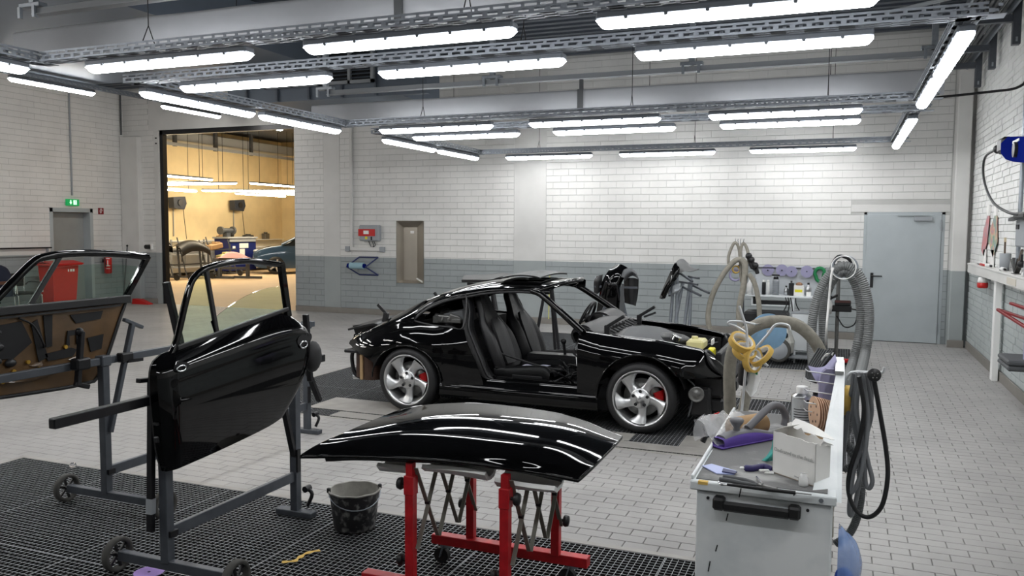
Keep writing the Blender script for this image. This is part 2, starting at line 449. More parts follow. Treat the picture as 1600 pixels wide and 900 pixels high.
for n, (x0, x1, y0, y1) in enumerate(PITS):
    p = MB()
    p.add([(x0, y0, -0.5), (x1, y0, -0.5), (x1, y1, -0.5), (x0, y1, -0.5)], [(0, 1, 2, 3)])
    for (a, b) in (((x0, y0), (x1, y0)), ((x1, y0), (x1, y1)), ((x1, y1), (x0, y1)), ((x0, y1), (x0, y0))):
        p.add([a+(-0.5,), b+(-0.5,), b+(0,), a+(0,)], [(0, 1, 2, 3), (3, 2, 1, 0)])
    p.build('pit_lining', 'pit', floor)
    f = MB(); w = frame_w
    f.box(((x0+x1)/2, y1+w/2, -0.02), (x1-x0+2*w, w, 0.045), bev=0.004); f.box(((x0+x1)/2, y0-w/2, -0.02), (x1-x0+2*w, w, 0.045), bev=0.004)
    f.box((x0-w/2, (y0+y1)/2, -0.02), (w, y1-y0, 0.045), bev=0.004); f.box((x1+w/2, (y0+y1)/2, -0.02), (w, y1-y0, 0.045), bev=0.004)
    f.build('pit_frame', 'plate', floor)
    # grating panels, about a metre wide each
    npan = 6; pw = (x1-x0)/npan; step = 0.034; nrow = max(1, round((y1-y0)/1.25)); ph = (y1-y0)/nrow
    for i in range(npan):
        for r in range(nrow):
            g = MB(); a = x0+i*pw+0.002; b = a+pw-0.004; c0 = y0+r*ph+0.002; c1 = c0+ph-0.004
            nx = round((b-a)/step); ny = round((c1-c0)/step)
            for k in range(nx+1):
                xx = a+(b-a)*k/nx; t = 0.0035 if k in (0, nx) else 0.0028
                g.box((min(max(xx, a+t/2), b-t/2), (c0+c1)/2, -0.018), (t, c1-c0, 0.032))
            for k in range(ny+1):
                yy = c0+(c1-c0)*k/ny; t = 0.0036 if k in (0, ny) else 0.0034
                g.box(((a+b)/2, min(max(yy, c0+t/2), c1-t/2), -0.0135), (b-a, t, 0.025))
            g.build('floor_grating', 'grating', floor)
# steel cover plates lying in the middle pit
for (a, b, c, d, lx) in ((-4.86, -3.75, 6.70, 7.20, 0), (-4.45, -0.95, 6.47, 6.66, 0), (-3.3, -1.62, 6.68, 6.93, 0), (-0.98, -0.62, 6.66, 8.3, 0), (-1.2, -0.98, 6.66, 7.05, 0)):
    b_ = MB(); b_.box(((a+b)/2, (c+d)/2, 0.003), (b-a, d-c, 0.006), bev=0.002); b_.build('cover_plate', 'plate', floor)

# ---- walls
BH, BL, G = 0.1195, 0.30, 0.009
def backing(mb, p, q, r, s): mb.add([p, q, r, s], [(0, 1, 2, 3), (3, 2, 1, 0)])
wb = MB()
NX0, NX1, NZ1, NZ0 = -8.30, -7.69, 1.91, 0.67     # niche in the back wall (placed below)
DX0, DX1, DZ = 0.30, 1.46, 2.07                    # right-hand door opening
def wall_rects(x0, x1, z0, z1, holes):
    xs = sorted(set([x0, x1]+[h[0] for h in holes]+[h[1] for h in holes])); zs = sorted(set([z0, z1]+[h[2] for h in holes]+[h[3] for h in holes]))
    for i in range(len(xs)-1):
        for j in range(len(zs)-1):
            cx, cz = (xs[i]+xs[i+1])/2, (zs[j]+zs[j+1])/2
            if any(h[0] < cx < h[1] and h[2] < cz < h[3] for h in holes): continue
            yield xs[i], xs[i+1], zs[j], zs[j+1]
bholes = [(OX0, OX1, -0.1, OZ), (NX0, NX1, NZ0, NZ1), (DX0, DX1, -0.1, DZ)]
for a, b, c, d in wall_rects(XL-0.3, XR+0.3, -0.1, ZC+0.2, bholes):
    wb.box(((a+b)/2, YB+0.075, (c+d)/2), (b-a, 0.15, d-c))
wall_back = wb.build('wall_back', 'joint', kind='structure')
COLS = [(-10.02, -9.62), (-5.77, -5.13)]           # flush concrete columns
lint = (0.10, 1.53, DZ, 2.19)
bh = [(OX0-0.02, OX1+0.005, 0, OZ), (OX0-0.3, OX1, OZ, ZC), (NX0-0.01, NX1+0.01, NZ0-0.01, NZ1+0.01), (DX0, DX1, 0, DZ), lint, (1.52, XR, 0, ZC)]+[(a, b, 0, ZC) for a, b in COLS]
cells = bond(XL, XR, 0.115, ZC, BL, BH, G, bh, gv=0.002)
lay(wall_back, 'brick', 'brick', (0, YB, 0), (1, 0, 0), (0, 0, 1), (0, -1, 0), cells, 0.008, 0.002)
b = MB(); b.box(((OX0-0.3+OX1)/2, YB-0.001, (OZ+ZC)/2), (OX1-OX0+0.3, 0.02, ZC-OZ)); b.build('lintel_band', 'column', wall_back)
b = MB(); b.box(((lint[0]+lint[1])/2, YB-0.004, (lint[2]+lint[3])/2), (lint[1]-lint[0], 0.012, lint[3]-lint[2]), bev=0.004); b.build('door_lintel', 'column', wall_back)
for n, (a, c) in enumerate(COLS):
    b = MB(); b.box(((a+c)/2, YB-0.003, ZC/2), (c-a-0.004, 0.012, ZC)); b.build('trim_%d' % (n+1), 'column', kind='structure')
b = MB(); b.box((1.635, YB-0.16, ZC/2), (0.20, 0.36, ZC), bev=0.012); b.box((1.765, YB-0.08, ZC/2), (0.08, 0.18, ZC), bev=0.006)
b.build('trim_3', 'column', kind='structure')      # corner column
b = MB(); b.box((-15.22, YB-0.06, 1.9), (0.52, 0.14, 3.8), bev=0.008); b.build('trim_4', 'column', kind='structure')

wr = MB(); wr.box((XR+0.15, 5.0, ZC/2), (0.3, 20.0, ZC+0.4))
M['joint_r'] = two_tone('painted_rough_mortar', srgb(160, 166, 166), srgb(204, 204, 202), 1.14)
wall_right = wr.build('wall_right', 'joint_r', kind='structure')
M['brick_r'] = two_tone('rough_painted_brick', srgb(176, 182, 182), srgb(226, 226, 224), 1.14, bump=0.5, bscale=25)
cells = bond(2.0, YB-0.1, 0.115, ZC, 0.25, 0.083, 0.008, jit=0.05)
cells = [c for c in cells if in_frame((XR, c[0], c[1]), 1500)]
lay(wall_right, 'brick', 'brick_r', (XR, 0, 0), (0, 1, 0), (0, 0, 1), (-1, 0, 0), cells, 0.009, 0.003, wob=0.004)

LDY0, LDY1, LDZ = 12.52, 13.50, 2.10      # left-hand door
wl = MB()
for a, b, c, d in wall_rects(-5.0, YB+0.3, -0.1, ZC+0.2, [(LDY0, LDY1, -0.1, LDZ)]):
    wl.box((XL-0.15, (a+b)/2, (c+d)/2), (0.3, b-a, d-c))
wall_left = wl.build('wall_left', 'joint', kind='structure')
cells = bond(6.5, YB, 0.115, ZC, BL, BH, G, [(LDY0-0.02, LDY1+0.02, 0, LDZ+0.02)], gv=0.001)
cells = [c for c in cells if in_frame((XL, c[0], c[1]), 900)]
lay(wall_left, 'brick', 'brick', (XL, 0, 0), (0, 1, 0), (0, 0, 1), (1, 0, 0), cells, 0.008, 0.002)
wf = MB(); wf.box((-6.85, -5.15, ZC/2), (17.6, 0.3, ZC+0.2)); wf.build('wall_front', 'column', kind='structure')

def skirt(name, p, q, off=(0, -0.012, 0), h=0.115):
    b = MB(); b.bar(np.array(p)+np.array(off)+(0, 0, h/2), np.array(q)+np.array(off)+(0, 0, h/2), 0.022, h, bev=0.003); b.build(name, 'skirting', kind='structure')
skirt('baseboard_back', (OX1+0.01, YB-0.01, 0), (DX0-0.06, YB-0.01, 0))
skirt('baseboard_column', (1.52, YB-0.345, 0), (1.745, YB-0.345, 0))
skirt('baseboard_right', (XR-0.02, 3.0, 0), (XR-0.02, YB-0.36, 0), (0, 0, 0))
skirt('baseboard_left', (XL+0.02, 3.0, 0), (XL+0.02, LDY0-0.05, 0), (0, 0, 0))
skirt('baseboard_gate', (XL+0.05, YB-0.14, 0), (OX0-0.05, YB-0.01, 0), (0, 0, 0))
# ---- ceiling: ribbed deck
ce = MB()
ce.box((-6.85, 4.7, ZC+0.12), (17.9, 20.2, 0.1))
y = -4.8
while y < YB:
    ce.box((-6.85, y, ZC+0.035), (17.3, 0.11, 0.07)); y += 0.25
ce.build('ceiling', 'roof', kind='structure')
# dark extraction plenum above the bays with louvred openings
pl = thing('ventilation_plenum', (-7.6, 9.0, 3.6), 'slate grey sheet-metal air plenum with louvres under the roof at the left', 'air duct')
b = MB()
for (x0, x1, y0, y1, z0, z1) in ((-9.4, -6.2, 10.9, 12.2, 3.75, ZC), (-6.2, -5.75, 10.9, 11.0, 3.75, ZC), (-12.4, -7.6, 6.4, 10.9, 4.25, ZC)):
    b.box(((x0+x1)/2, (y0+y1)/2, (z0+z1)/2), (x1-x0, y1-y0, z1-z0))
b.build('plenum_box', 'slate_panel', pl)
for x in (-9.0, -8.4, -7.8, -7.2, -6.6):
    s = MB(); s.box((x, 10.88, 4.3), (0.03, 0.05, 1.08)); s.build('panel_seam', 'roof', pl)
def louvre(x0, x1, z0, z1, y):
    f = MB(); t = 0.045
    for (a, bb, c, d) in ((x0, x1, z0, z0+t), (x0, x1, z1-t, z1), (x0, x0+t, z0, z1), (x1-t, x1, z0, z1), ((x0+x1)/2-t/2, (x0+x1)/2+t/2, z0, z1)):
        f.box(((a+bb)/2, y-0.03, (c+d)/2), (bb-a, 0.06, d-c))
    fr = f.build('louvre_frame', 'housing', pl)
    k = MB(); k.box(((x0+x1)/2, y-0.004, (z0+z1)/2), (x1-x0, 0.006, z1-z0)); k.build('louvre_back', 'pit', fr)
    n = int((z1-z0)/0.055)
    for i in range(n):
        q = MB(); z = z0+(i+0.5)*(z1-z0)/n; q.box(((x0+x1)/2, y-0.025, z), (x1-x0-0.08, 0.045, 0.006), rotm((1, 0, 0), 35)); q.build('slat', 'slate_panel', fr)
louvre(-11.2, -8.1, 4.30, 4.82, 6.38)
louvre(-8.6, -7.55, 3.95, 4.75, 10.86)
louvre(-7.45, -6.6, 3.95, 4.75, 10.86)

# ---- textile curtains rolled up between the bays, hung from rails
def rolled_curtain(Y, x0, x1, z0, z1, lab, rlab, strapx):
    t = thing('rolled_curtain', ((x0+x1)/2, Y, z0), lab, 'curtain', None)
    prof = []
    n = 16
    for i in range(n):
        a = 2*PI*i/n; cy, cz = math.cos(a), math.sin(a)
        prof.append((0.09*np.sign(cy)*abs(cy)**0.35, (z0+z1)/2+(z1-z0)/2*np.sign(cz)*abs(cz)**0.3))
    xs = np.linspace(x0, x1, 30); G = []
    for i, x in enumerate(xs):
        k = 0.97 if i in (0, len(xs)-1) else 1.0; w = 0.006*math.sin(i*1.9)
        G.append([(x, Y+p*k+w, (z0+z1)/2+(z-(z0+z1)/2)*k) for p, z in prof])
    b = MB(); b.grid(np.array(G), True, flip=True, closed_v=True)
    for k in (0, -1): b.add(np.array(G[k]), [tuple(range(n)) if k == -1 else tuple(range(n))[::-1]], False)
    b.build('fabric_roll', 'curtain', t)
    for sx in strapx:
        s = MB(); s.box((sx, Y-0.105, (z0+z1)/2), (0.07, 0.012, z1-z0-0.01), bev=0.003); s.box((sx, Y-0.06, z1+0.05), (0.05, 0.02, 0.14), bev=0.004); s.build('strap', 'cable_grey', t)
    r = thing('curtain_rail', ((x0+x1)/2, Y, z1+0.1), rlab, 'rail')
    b = MB(); b.box(((x0+x1)/2+0.15, Y-0.04, z1+0.16), (x1-x0-0.2, 0.06, 0.055), bev=0.004); b.box(((x0+x1)/2+0.15, Y-0.04, z1+0.13), (x1-x0-0.2, 0.1, 0.008)); b.build('rail', 'housing', r)
    for hx in np.linspace(x0+0.2, x1-0.1, 4):
        h = MB(); h.box((hx, Y-0.02, (z1+0.2+ZC)/2), (0.06, 0.06, ZC-z1-0.2)); h.box((hx, Y-0.03, z1+0.22), (0.26, 0.09, 0.04), bev=0.005)
        for dx in (-0.09, 0.09): h.box((hx+dx, Y-0.09, z1+0.15), (0.03, 0.03, 0.1))
        h.build('hanger', 'galv', r)
rolled_curtain(5.45, -7.05, 1.05, 3.26, 3.53, 'pale grey curtain rolled up along the nearer ceiling rail', 'grey rail carrying the nearer rolled curtain', (-3.05,))
rolled_curtain(9.80, -6.93, 0.92, 3.20, 3.47, 'pale grey curtain rolled up along the farther ceiling rail', 'grey rail carrying the farther rolled curtain', (-3.02,))

# ---- tube lamps on perforated cable trays
ZL = 3.03
def tube_lamp(p, q, label, group='tube lamps hung in rings', lampm='lamp', w=0.108, hang=None):
    p, q = np.array(p, float), np.array(q, float); d = (q-p); L = np.linalg.norm(d); d /= L
    s = np.cross((0, 0, 1), d); c = (p+q)/2
    t = thing('tube_lamp', (c[0], c[1], c[2]), label, 'lamp', group)
    prof = [(-0.5*w, 0.0), (-0.46*w, -0.012), (-0.36*w, -0.034), (-0.15*w, -0.044), (0.15*w, -0.044), (0.36*w, -0.034), (0.46*w, -0.012), (0.5*w, 0.0)]
    G = []
    for e, k in ((0, 0.0), (0.012, 0.4), (0.03, 0.85), (0.05, 1), (L-0.05, 1), (L-0.03, 0.85), (L-0.012, 0.4), (L, 0.0)):
        G.append([p+d*e+s*a*(0.86+0.14*k)+np.array((0, 0, 1))*h*k for a, h in prof])
    b = MB(); b.grid(np.array(G), True); b.build('diffuser', lampm, t)
    b = MB(); b.bar(p+np.array((0, 0, 0.027)), q+np.array((0, 0, 0.027)), w*1.02, 0.052, bev=0.012)
    for k in np.linspace(0.12, 0.88, 6): 
        for sg in (-1, 1): b.box(p+d*L*k+s*sg*w*0.5+np.array((0, 0, 0.004)), (0.02, 0.012, 0.02))
    b.build('housing', 'lamp_body', t)
    if hang:
        for k in (0.15, 0.85):
            e = p+d*L*k; b = MB(); b.cyl(e+np.array((0, 0, 0.04)), (e[0], e[1], hang), 0.008, 5); b.build('hanging_cord', 'cable_black', t)
    return t
def cable_tray(p, q, label, w=0.14, name='cable_tray', sides=(-1, 1)):
    """perforated tray: solid strips with a row of real slots between them"""
    p, q = np.array(p, float), np.array(q, float); d = q-p; L = np.linalg.norm(d); d /= L; s = np.cross((0, 0, 1), d); up = np.array((0, 0, 1.0))
    b = MB(); H = 0.075
    for sg in sides:
        o = s*sg*w/2
        for z, h in ((0.006, 0.014), (0.040, 0.012), (0.068, 0.014)):
            b.bar(p+o+up*z, q+o+up*z, 0.003, h)
        n = int(L/0.105)
        for i in range(n+1):
            a = p+d*(L*i/max(1, n))
            b.bar(a+o-d*0.0+up*0.023, a+o+d*0.034+up*0.023, 0.003, 0.024)
            b.bar(a+o+d*0.05+up*0.054, a+o+d*0.075+up*0.054, 0.003, 0.018)
        b.bar(p+o-s*sg*0.01+up*0.075, q+o-s*sg*0.01+up*0.075, 0.022, 0.003)
    n = int(L/0.21)
    for off in (-0.4, 0, 0.4): b.bar(p+s*w*off, q+s*w*off, w*0.2, 0.003)
    for i in range(n+1):
        a = p+d*(L*i/max(1, n)); b.bar(a, a+d*0.10, w*0.95, 0.003)
    return b.build(name, 'tray_steel', None, label, 'cable tray')
XD, XRR = -6.17, 0.68
XT = [(-5.62, -4.04), (-3.55, -1.97), (-1.43, 0.14)]
rows = [(4.93, 'nearest row over the near grating'), (5.93, 'row just behind the nearer rolled curtain'), (9.38, 'row just before the farther rolled curtain'), (10.27, 'row just behind the farther rolled curtain'), (13.68, 'row along the back wall')]
pos3 = ('left', 'middle', 'right')
for y, nm in rows:
    for k, (a, c) in enumerate(XT):
        tube_lamp((a, y, ZL), (c, y, ZL), 'lit tube lamp, %s of the three in the %s' % (pos3[k], nm))
    cable_tray((XD-0.1, y, ZL+0.075), (XRR+0.1, y, ZL+0.075), 'perforated grey cable tray above the %s of lamps' % nm)
for x, nm in ((XD, 'left'), (XRR, 'right')):
    for k, (a, c) in enumerate(((5.99, 7.55), (7.70, 9.24), (10.40, 11.95), (12.12, 13.62))):
        tube_lamp((x, a, ZL), (x, c, ZL), 'lit tube lamp running into the depth, %s from the front on the %s side' % (('first', 'second', 'third', 'last')[k], nm))
    for a, c, k in ((5.9, 9.4, 'car bay'), (10.25, 13.7, 'rear bay')):
        cable_tray((x, a, ZL+0.075), (x, c, ZL+0.075), 'perforated grey cable tray along the %s side of the %s' % (nm, k))
    for k, (a, c) in enumerate(((3.22, 4.80), (1.5, 3.08))):
        tube_lamp((x, a, ZL), (x, c, ZL), 'lit tube lamp on the %s side of the near bay, %s' % (nm, ('farther one', 'nearer one')[k]))
    cable_tray((x, 1.2, ZL+0.075), (x, 4.95, ZL+0.075), 'perforated grey cable tray along the %s side of the near bay' % nm)
for k, (a, c) in enumerate(XT):
    tube_lamp((a, 1.3, ZL), (c, 1.3, ZL), 'lit tube lamp closing the near bay behind the viewer, %s one' % pos3[k])
for k, (a, c) in enumerate(((9.12, 10.68), (12.22, 13.78), (6.0, 7.56))):  # the last one is an added unseen tube that brightens the left
    tube_lamp((-12.1, a, 4.05), (-12.1, c, 4.05), ('lit tube lamp high by the left wall, nearer one', 'lit tube lamp high above the gateway', 'added unseen tube lamp continuing the high row by the left wall')[k], 'high tube lamps near the left wall', 'lamp_high', w=0.09)
cable_tray((-12.1, 6.0, 4.12), (-12.1, 14.2, 4.12), 'thin perforated cable tray high by the left wall', w=0.08)
for k, (x, y) in enumerate(((-12.1, 4.0), (-12.1, 1.5), (-12.1, -1.5), (-9.6, 1.5), (-9.6, -1.5), (-14.2, 5.2), (-14.2, 2.5), (-11.0, 4.0), (-13.2, 4.0))):  # unseen tubes added to brighten the left wall and floor
    tube_lamp((x, y, 4.05), (x, y+1.56, 4.05), 'added unseen tube lamp high in the left part, lamp %s' % ('one', 'two', 'three', 'four', 'five', 'six', 'seven', 'eight', 'nine', 'ten', 'eleven', 'twelve')[k], 'high tube lamps near the left wall', 'lamp_high', w=0.09)
# suspension wires
for y, _ in rows:
    for k, x in enumerate((-5.0, -2.3, -0.2)):
        b = MB(); b.cyl((x, y, ZL+0.28), (x, y, ZC), 0.004, 5); b.cyl((x, y, ZL+0.28), (x, y-0.06, ZL+0.15), 0.004, 5); b.cyl((x, y, ZL+0.28), (x, y+0.06, ZL+0.15), 0.004, 5)
        b.build('suspension_wire', 'cable_black', None, 'thin wire holding the tray of the %s, %s' % (_.replace('row just', 'row'), pos3[k]), 'wire', 'tray suspension wires')
# ================================================================== DOORS, FIXTURES ON THE WALLS
M['dark_red'] = mat('dark_red_steel', srgb(130, 30, 34), 0.4)
def bx(mb, x0, x1, y0, y1, z0, z1, bev=0.0): return mb.box(((x0+x1)/2, (y0+y1)/2, (z0+z1)/2), (x1-x0, y1-y0, z1-z0), bev=bev)
def kind1(name, mb, m, parent=None, k='structure'): return mb.build(name, m, parent, kind=k)
# right-hand steel door
d1 = kind1('door_1', bx(MB(), DX0+0.04, DX1-0.05, YB-0.03, YB+0.02, 0.008, DZ-0.04, 0.004), 'door_grey')
b = MB(); bx(b, DX0, DX0+0.04, YB-0.01, YB+0.12, 0, DZ); bx(b, DX1-0.045, DX1, YB-0.01, YB+0.12, 0, DZ); bx(b, DX0, DX1, YB-0.01, YB+0.12, DZ-0.04, DZ); b.build('door_frame', 'door_grey', d1)
b = MB(); bx(b, DX0, DX1, YB+0.1, YB+0.12, 0, DZ); b.build('door_backing', 'black_matte', d1)
b = MB(); bx(b, DX0+0.12, DX0+0.165, YB-0.043, YB-0.03, 0.86, 1.10, 0.005); b.cyl((DX0+0.142, YB-0.03, 1.05), (DX0+0.142, YB-0.085, 1.05), 0.011, 10); b.tube([(DX0+0.142, YB-0.085, 1.05), (DX0+0.16, YB-0.09, 1.05), (DX0+0.29, YB-0.088, 1.05)], 0.011, 8)
b.build('door_handle', 'black_plastic', d1)
b = MB(); bx(b, 1.02, 1.28, YB-0.09, YB-0.03, 1.93, 2.0, 0.008); b.build('door_closer', 'housing', d1)
b = MB(); bx(b, 0.78, 1.24, YB-0.06, YB-0.03, 2.012, 2.03); b.build('closer_rail', 'door_grey', d1)
for z in (0.16, 1.78):
    b = MB(); b.cyl((DX1-0.055, YB-0.04, z), (DX1-0.055, YB-0.04, z+0.17), 0.012, 8); b.build('hinge', 'housing', d1)
# left-hand steel door in its reveal
M['door_dark'] = mat('mid_grey_door_enamel', srgb(148, 150, 148), 0.45, 0, var=0.06, scale=3)
d2 = kind1('door_2', bx(MB(), XL-0.24, XL-0.2, LDY0+0.03, LDY1-0.03, 0.0, LDZ-0.05), 'door_dark')
b = MB()
for (y0, y1, z0, z1) in ((LDY0-0.05, LDY0+0.03, 0, LDZ+0.05), (LDY1-0.03, LDY1+0.05, 0, LDZ+0.05), (LDY0-0.05, LDY1+0.05, LDZ-0.04, LDZ+0.05)): bx(b, XL-0.26, XL+0.014, y0, y1, z0, z1, 0.004)
b.build('door_frame', 'door_grey', d2)
# gateway: dark sliding-gate frame, white reveal
d3 = kind1('door_3', bx(bx(MB(), OX0, OX0+0.09, YB+0.01, YB+0.13, 0, OZ), OX0, OX1, YB+0.01, YB+0.13, OZ-0.10, OZ), 'black_steel')
b = MB(); bx(b, OX0-0.14, OX0-0.001, YB-0.03, YB+0.12, 0, OZ-0.02, 0.004); b.build('gate_reveal', 'column', d3)
for z in (3.74, 3.62):
    b = MB(); bx(b, OX0-0.09, OX0-0.04, YB-0.036, YB-0.03, z, z+0.03); b.build('striker', 'black_plastic', d3)
# flared stainless hatch
nc = thing('wall_hatch', (-8.0, YB, NZ0), 'stainless steel recessed hatch in the back wall behind the car tail', 'hatch')
o4 = [(NX0, YB-0.012, NZ0), (NX1, YB-0.012, NZ0), (NX1, YB-0.012, NZ1), (NX0, YB-0.012, NZ1)]
i4 = [(NX0+0.08, YB+0.14, NZ0+0.05), (NX1-0.22, YB+0.14, NZ0+0.05), (NX1-0.22, YB+0.14, NZ1-0.13), (NX0+0.08, YB+0.14, NZ1-0.13)]
for k in range(4):
    k2 = (k+1) % 4; b = MB(); b.prism([o4[k], o4[k2], i4[k2], i4[k]], (0, 0.02, 0)); b.build('flared_side', 'stainless', nc)
b = MB(); bx(b, NX0+0.05, NX1-0.18, YB+0.14, YB+0.16, NZ0+0.03, NZ1-0.1); b.build('back_plate', 'stainless', nc)
b = MB(); bx(b, -8.06, -7.98, YB+0.13, YB+0.14, 1.66, 1.71); b.build('label_plate', 'label_white', nc)
b = MB(); b.bar((-7.9, YB+0.1, 0.76), (-7.72, YB, 0.70), 0.03, 0.02); b.build('catch', 'white_plain', nc)
# fire alarm panel, trunking, paper roll
t = thing('alarm_panel', (-8.87, YB, 1.5), 'grey wall box with a red band and small display, left of the hatch', 'control box')
b = MB(); bx(b, -9.10, -8.64, YB-0.13, YB-0.008, 1.50, 1.82, 0.02); b.build('box', 'housing', t)
b = MB(); bx(b, -9.11, -8.72, YB-0.14, YB-0.128, 1.60, 1.74, 0.004); rb = b.build('red_band', 'red_plastic', t)
b = MB(); bx(b, -8.98, -8.86, YB-0.15, YB-0.138, 1.64, 1.71); b.build('display', 'label_white', rb)
b = MB(); bx(b, -8.95, -8.90, YB-0.137, YB-0.128, 1.54, 1.59); b.build('sticker', 'yellow', t)
b = MB(); bx(b, -8.82, -8.79, YB-0.137, YB-0.128, 1.52, 1.59); b.build('switch', 'ink', t)
for x in (-8.92, -8.84, -8.80):
    b = MB(); b.tube(smooth_path([(x, YB-0.05, 1.5), (x+0.03, YB-0.04, 1.42), (-8.84+(x+8.85)*0.4, YB-0.03, 1.38)], 4), 0.008, 6); b.build('cable', 'cable_grey', t)
t = thing('cable_trunking', (-9.0, YB, 1.29), 'white plastic trunking on the back wall under the red-banded box', 'trunking')
b = MB(); bx(b, -9.36, -8.66, YB-0.06, YB-0.008, 1.30, 1.37, 0.004); bx(b, -9.36, -9.30, YB-0.06, YB-0.008, 1.37, 4.2, 0.004); b.build('duct', 'column', t)
for x in (-9.42, -8.61):
    b = MB(); bx(b, x-0.055, x+0.055, YB-0.07, YB-0.008, 1.28, 1.385, 0.008); b.build('socket_box', 'housing', t)
t = thing('paper_roll_holder', (-9.0, YB, 0.8), 'blue tube wall holder with a roll of light blue paper', 'dispenser')
b = MB()
for dx, y in ((0, YB-0.02),):
    P = [(-8.72, y, 1.17), (-9.16, y, 1.17), (-9.33, y-0.22, 0.98), (-9.16, y, 0.81), (-8.72, y, 0.81), (-8.88, y-0.22, 0.98), (-8.72, y, 1.17)]
    for i in range(len(P)-1): b.cyl(P[i], P[i+1], 0.014, 8)
b.build('frame', 'blue_steel', t)
b = MB(); b.cyl((-9.26, YB-0.2, 1.0), (-8.95, YB-0.2, 1.0), 0.065, 18); b.build('paper_roll', 'paper_blue', t)
for x in (-9.30, -8.93):
    b = MB(); b.cyl((x-0.02, YB-0.2, 1.0), (x+0.02, YB-0.2, 1.0), 0.045, 12); b.build('spindle', 'blue_deep', t)

# ---- left wall: signs, extinguisher, shelf, bin, chair, jacket, broom
t = thing('exit_sign', (XL+0.03, 13.0, 2.2), 'green lit escape sign with a white arrow above the left door', 'sign')
M['sign_lit'] = mat('lit_green_sign', srgb(20, 150, 80), 0.5, emit=srgb(20, 150, 80), estr=0.6); M['sign_white'] = mat('lit_white_pictogram', srgb(220, 255, 230), 0.5, emit=srgb(200, 255, 220), estr=1.2)
b = MB(); bx(b, XL+0.01, XL+0.07, 12.86, 13.16, 2.2, 2.34, 0.004); b.build('panel', 'sign_lit', t)
b = MB(); x = XL+0.071
b.prism([(x, 12.91, 2.275), (x, 12.93, 2.275), (x, 12.93, 2.32), (x, 12.955, 2.32), (x, 12.955, 2.275), (x, 12.975, 2.275), (x, 12.943, 2.225)], (0.002, 0, 0)); b.build('arrow', 'sign_white', t)
b = MB(); bx(b, x, x+0.002, 13.01, 13.09, 2.222, 2.32); pd = b.build('door_pictogram', 'sign_white', t)
b = MB(); b.ball((x+0.003, 13.055, 2.30), 0.010, 8, 6, (0.2, 1, 1)); b.bar((x+0.003, 13.055, 2.29), (x+0.003, 13.045, 2.255), 0.014, 0.002); b.bar((x+0.003, 13.045, 2.255), (x+0.003, 13.065, 2.228), 0.009, 0.002); b.bar((x+0.003, 13.045, 2.255), (x+0.003, 13.025, 2.235), 0.009, 0.002); b.build('running_figure', 'sign_lit', pd)
t = thing('fire_sign', (XL+0.02, 13.75, 2.03), 'small red square sign with a pale extinguisher symbol right of the left door', 'sign')
b = MB(); bx(b, XL+0.01, XL+0.02, 13.69, 13.83, 2.03, 2.17); b.build('plate', mat('dark_red_sign', srgb(130, 24, 34), 0.5), t)
b = MB(); b.tube(smooth_path([(XL+0.021, 13.75, 2.055), (XL+0.021, 13.735, 2.07), (XL+0.021, 13.735, 2.12), (XL+0.021, 13.76, 2.15), (XL+0.021, 13.785, 2.12), (XL+0.021, 13.785, 2.10)], 4), 0.006, 6); b.bar((XL+0.021, 13.76, 2.06), (XL+0.021, 13.76, 2.12), 0.02, 0.003); b.build('symbol', 'label_white', t)
t = thing('fire_extinguisher', (XL+0.14, 13.80, 0.70), 'red fire extinguisher with a white label hung by the left door', 'extinguisher')
b = MB(); b.lathe([(0.001, 0), (0.06, 0), (0.08, 0.02), (0.08, 0.36), (0.06, 0.42), (0.025, 0.45), (0.025, 0.47), (0.001, 0.47)], (XL+0.14, 13.80, 0.70), seg=20); b.build('cylinder', 'red_plastic', t)
b = MB(); bx(b, XL+0.12, XL+0.16, 13.78, 13.83, 1.16, 1.2); b.bar((XL+0.14, 13.8, 1.20), (XL+0.2, 13.86, 1.23), 0.02, 0.008); b.build('valve', 'black_plastic', t)
b = MB(); b.tube(smooth_path([(XL+0.14, 13.76, 1.18), (XL+0.16, 13.70, 1.1), (XL+0.17, 13.71, 0.85)], 6), 0.012, 6); b.build('discharge_hose', 'rubber', t)
b = MB(); bx(b, XL+0.008, XL+0.075, 13.76, 13.84, 0.95, 1.02); b.build('wall_bracket', 'black_plastic', t)
b = MB()
for z0, z1, a0, a1 in ((0.33, 0.345, -1.3, -0.2), (0.17, 0.185, -1.3, -0.2), (0.11, 0.12, -1.3, -0.2), (0.185, 0.30, -0.9, -0.7)): b.lathe([(0.0815, z0), (0.0815, z1)], (XL+0.14, 13.80, 0.70), seg=6, arc=(a0, a1))
b.build('label_print', 'label_white', t, kind='stuff')
t = thing('broom_pole', (-15.1, 13.97, 0), 'thin dark pole leaning upright by the gateway pier', 'pole')
b = MB(); b.cyl((-15.05, 13.9, 0.02), (-15.2, 14.2, 1.3), 0.014, 8); b.build('shaft', 'cable_grey', t)
b = MB(); b.ball((-15.2, 14.2, 1.32), 0.025); b.build('knob', 'black_plastic', t)
t = thing('red_ramp', (-14.75, 14.22, 0), 'small red wedge lying on the floor beside the gateway', 'wedge')
b = MB(); b.prism([(-15.0, 14.1, 0), (-14.5, 14.1, 0), (-14.52, 14.1, 0.02), (-14.8, 14.1, 0.11), (-14.98, 14.1, 0.12)], (0, 0.14, 0)); b.build('wedge', 'red_plastic', t)
t = thing('wall_sensor', (-14.72, YB-0.1, 1.28), 'small black sensor on the pier left of the gateway', 'sensor')
b = MB(); b.cyl((-14.76, YB-0.008, 1.3), (-14.76, YB-0.14, 1.3), 0.05, 14); b.build('head', 'black_plastic', t)
b = MB(); bx(b, -14.70, -14.67, YB-0.06, YB-0.008, 1.24, 1.37); b.build('bracket', 'white_plain', t)
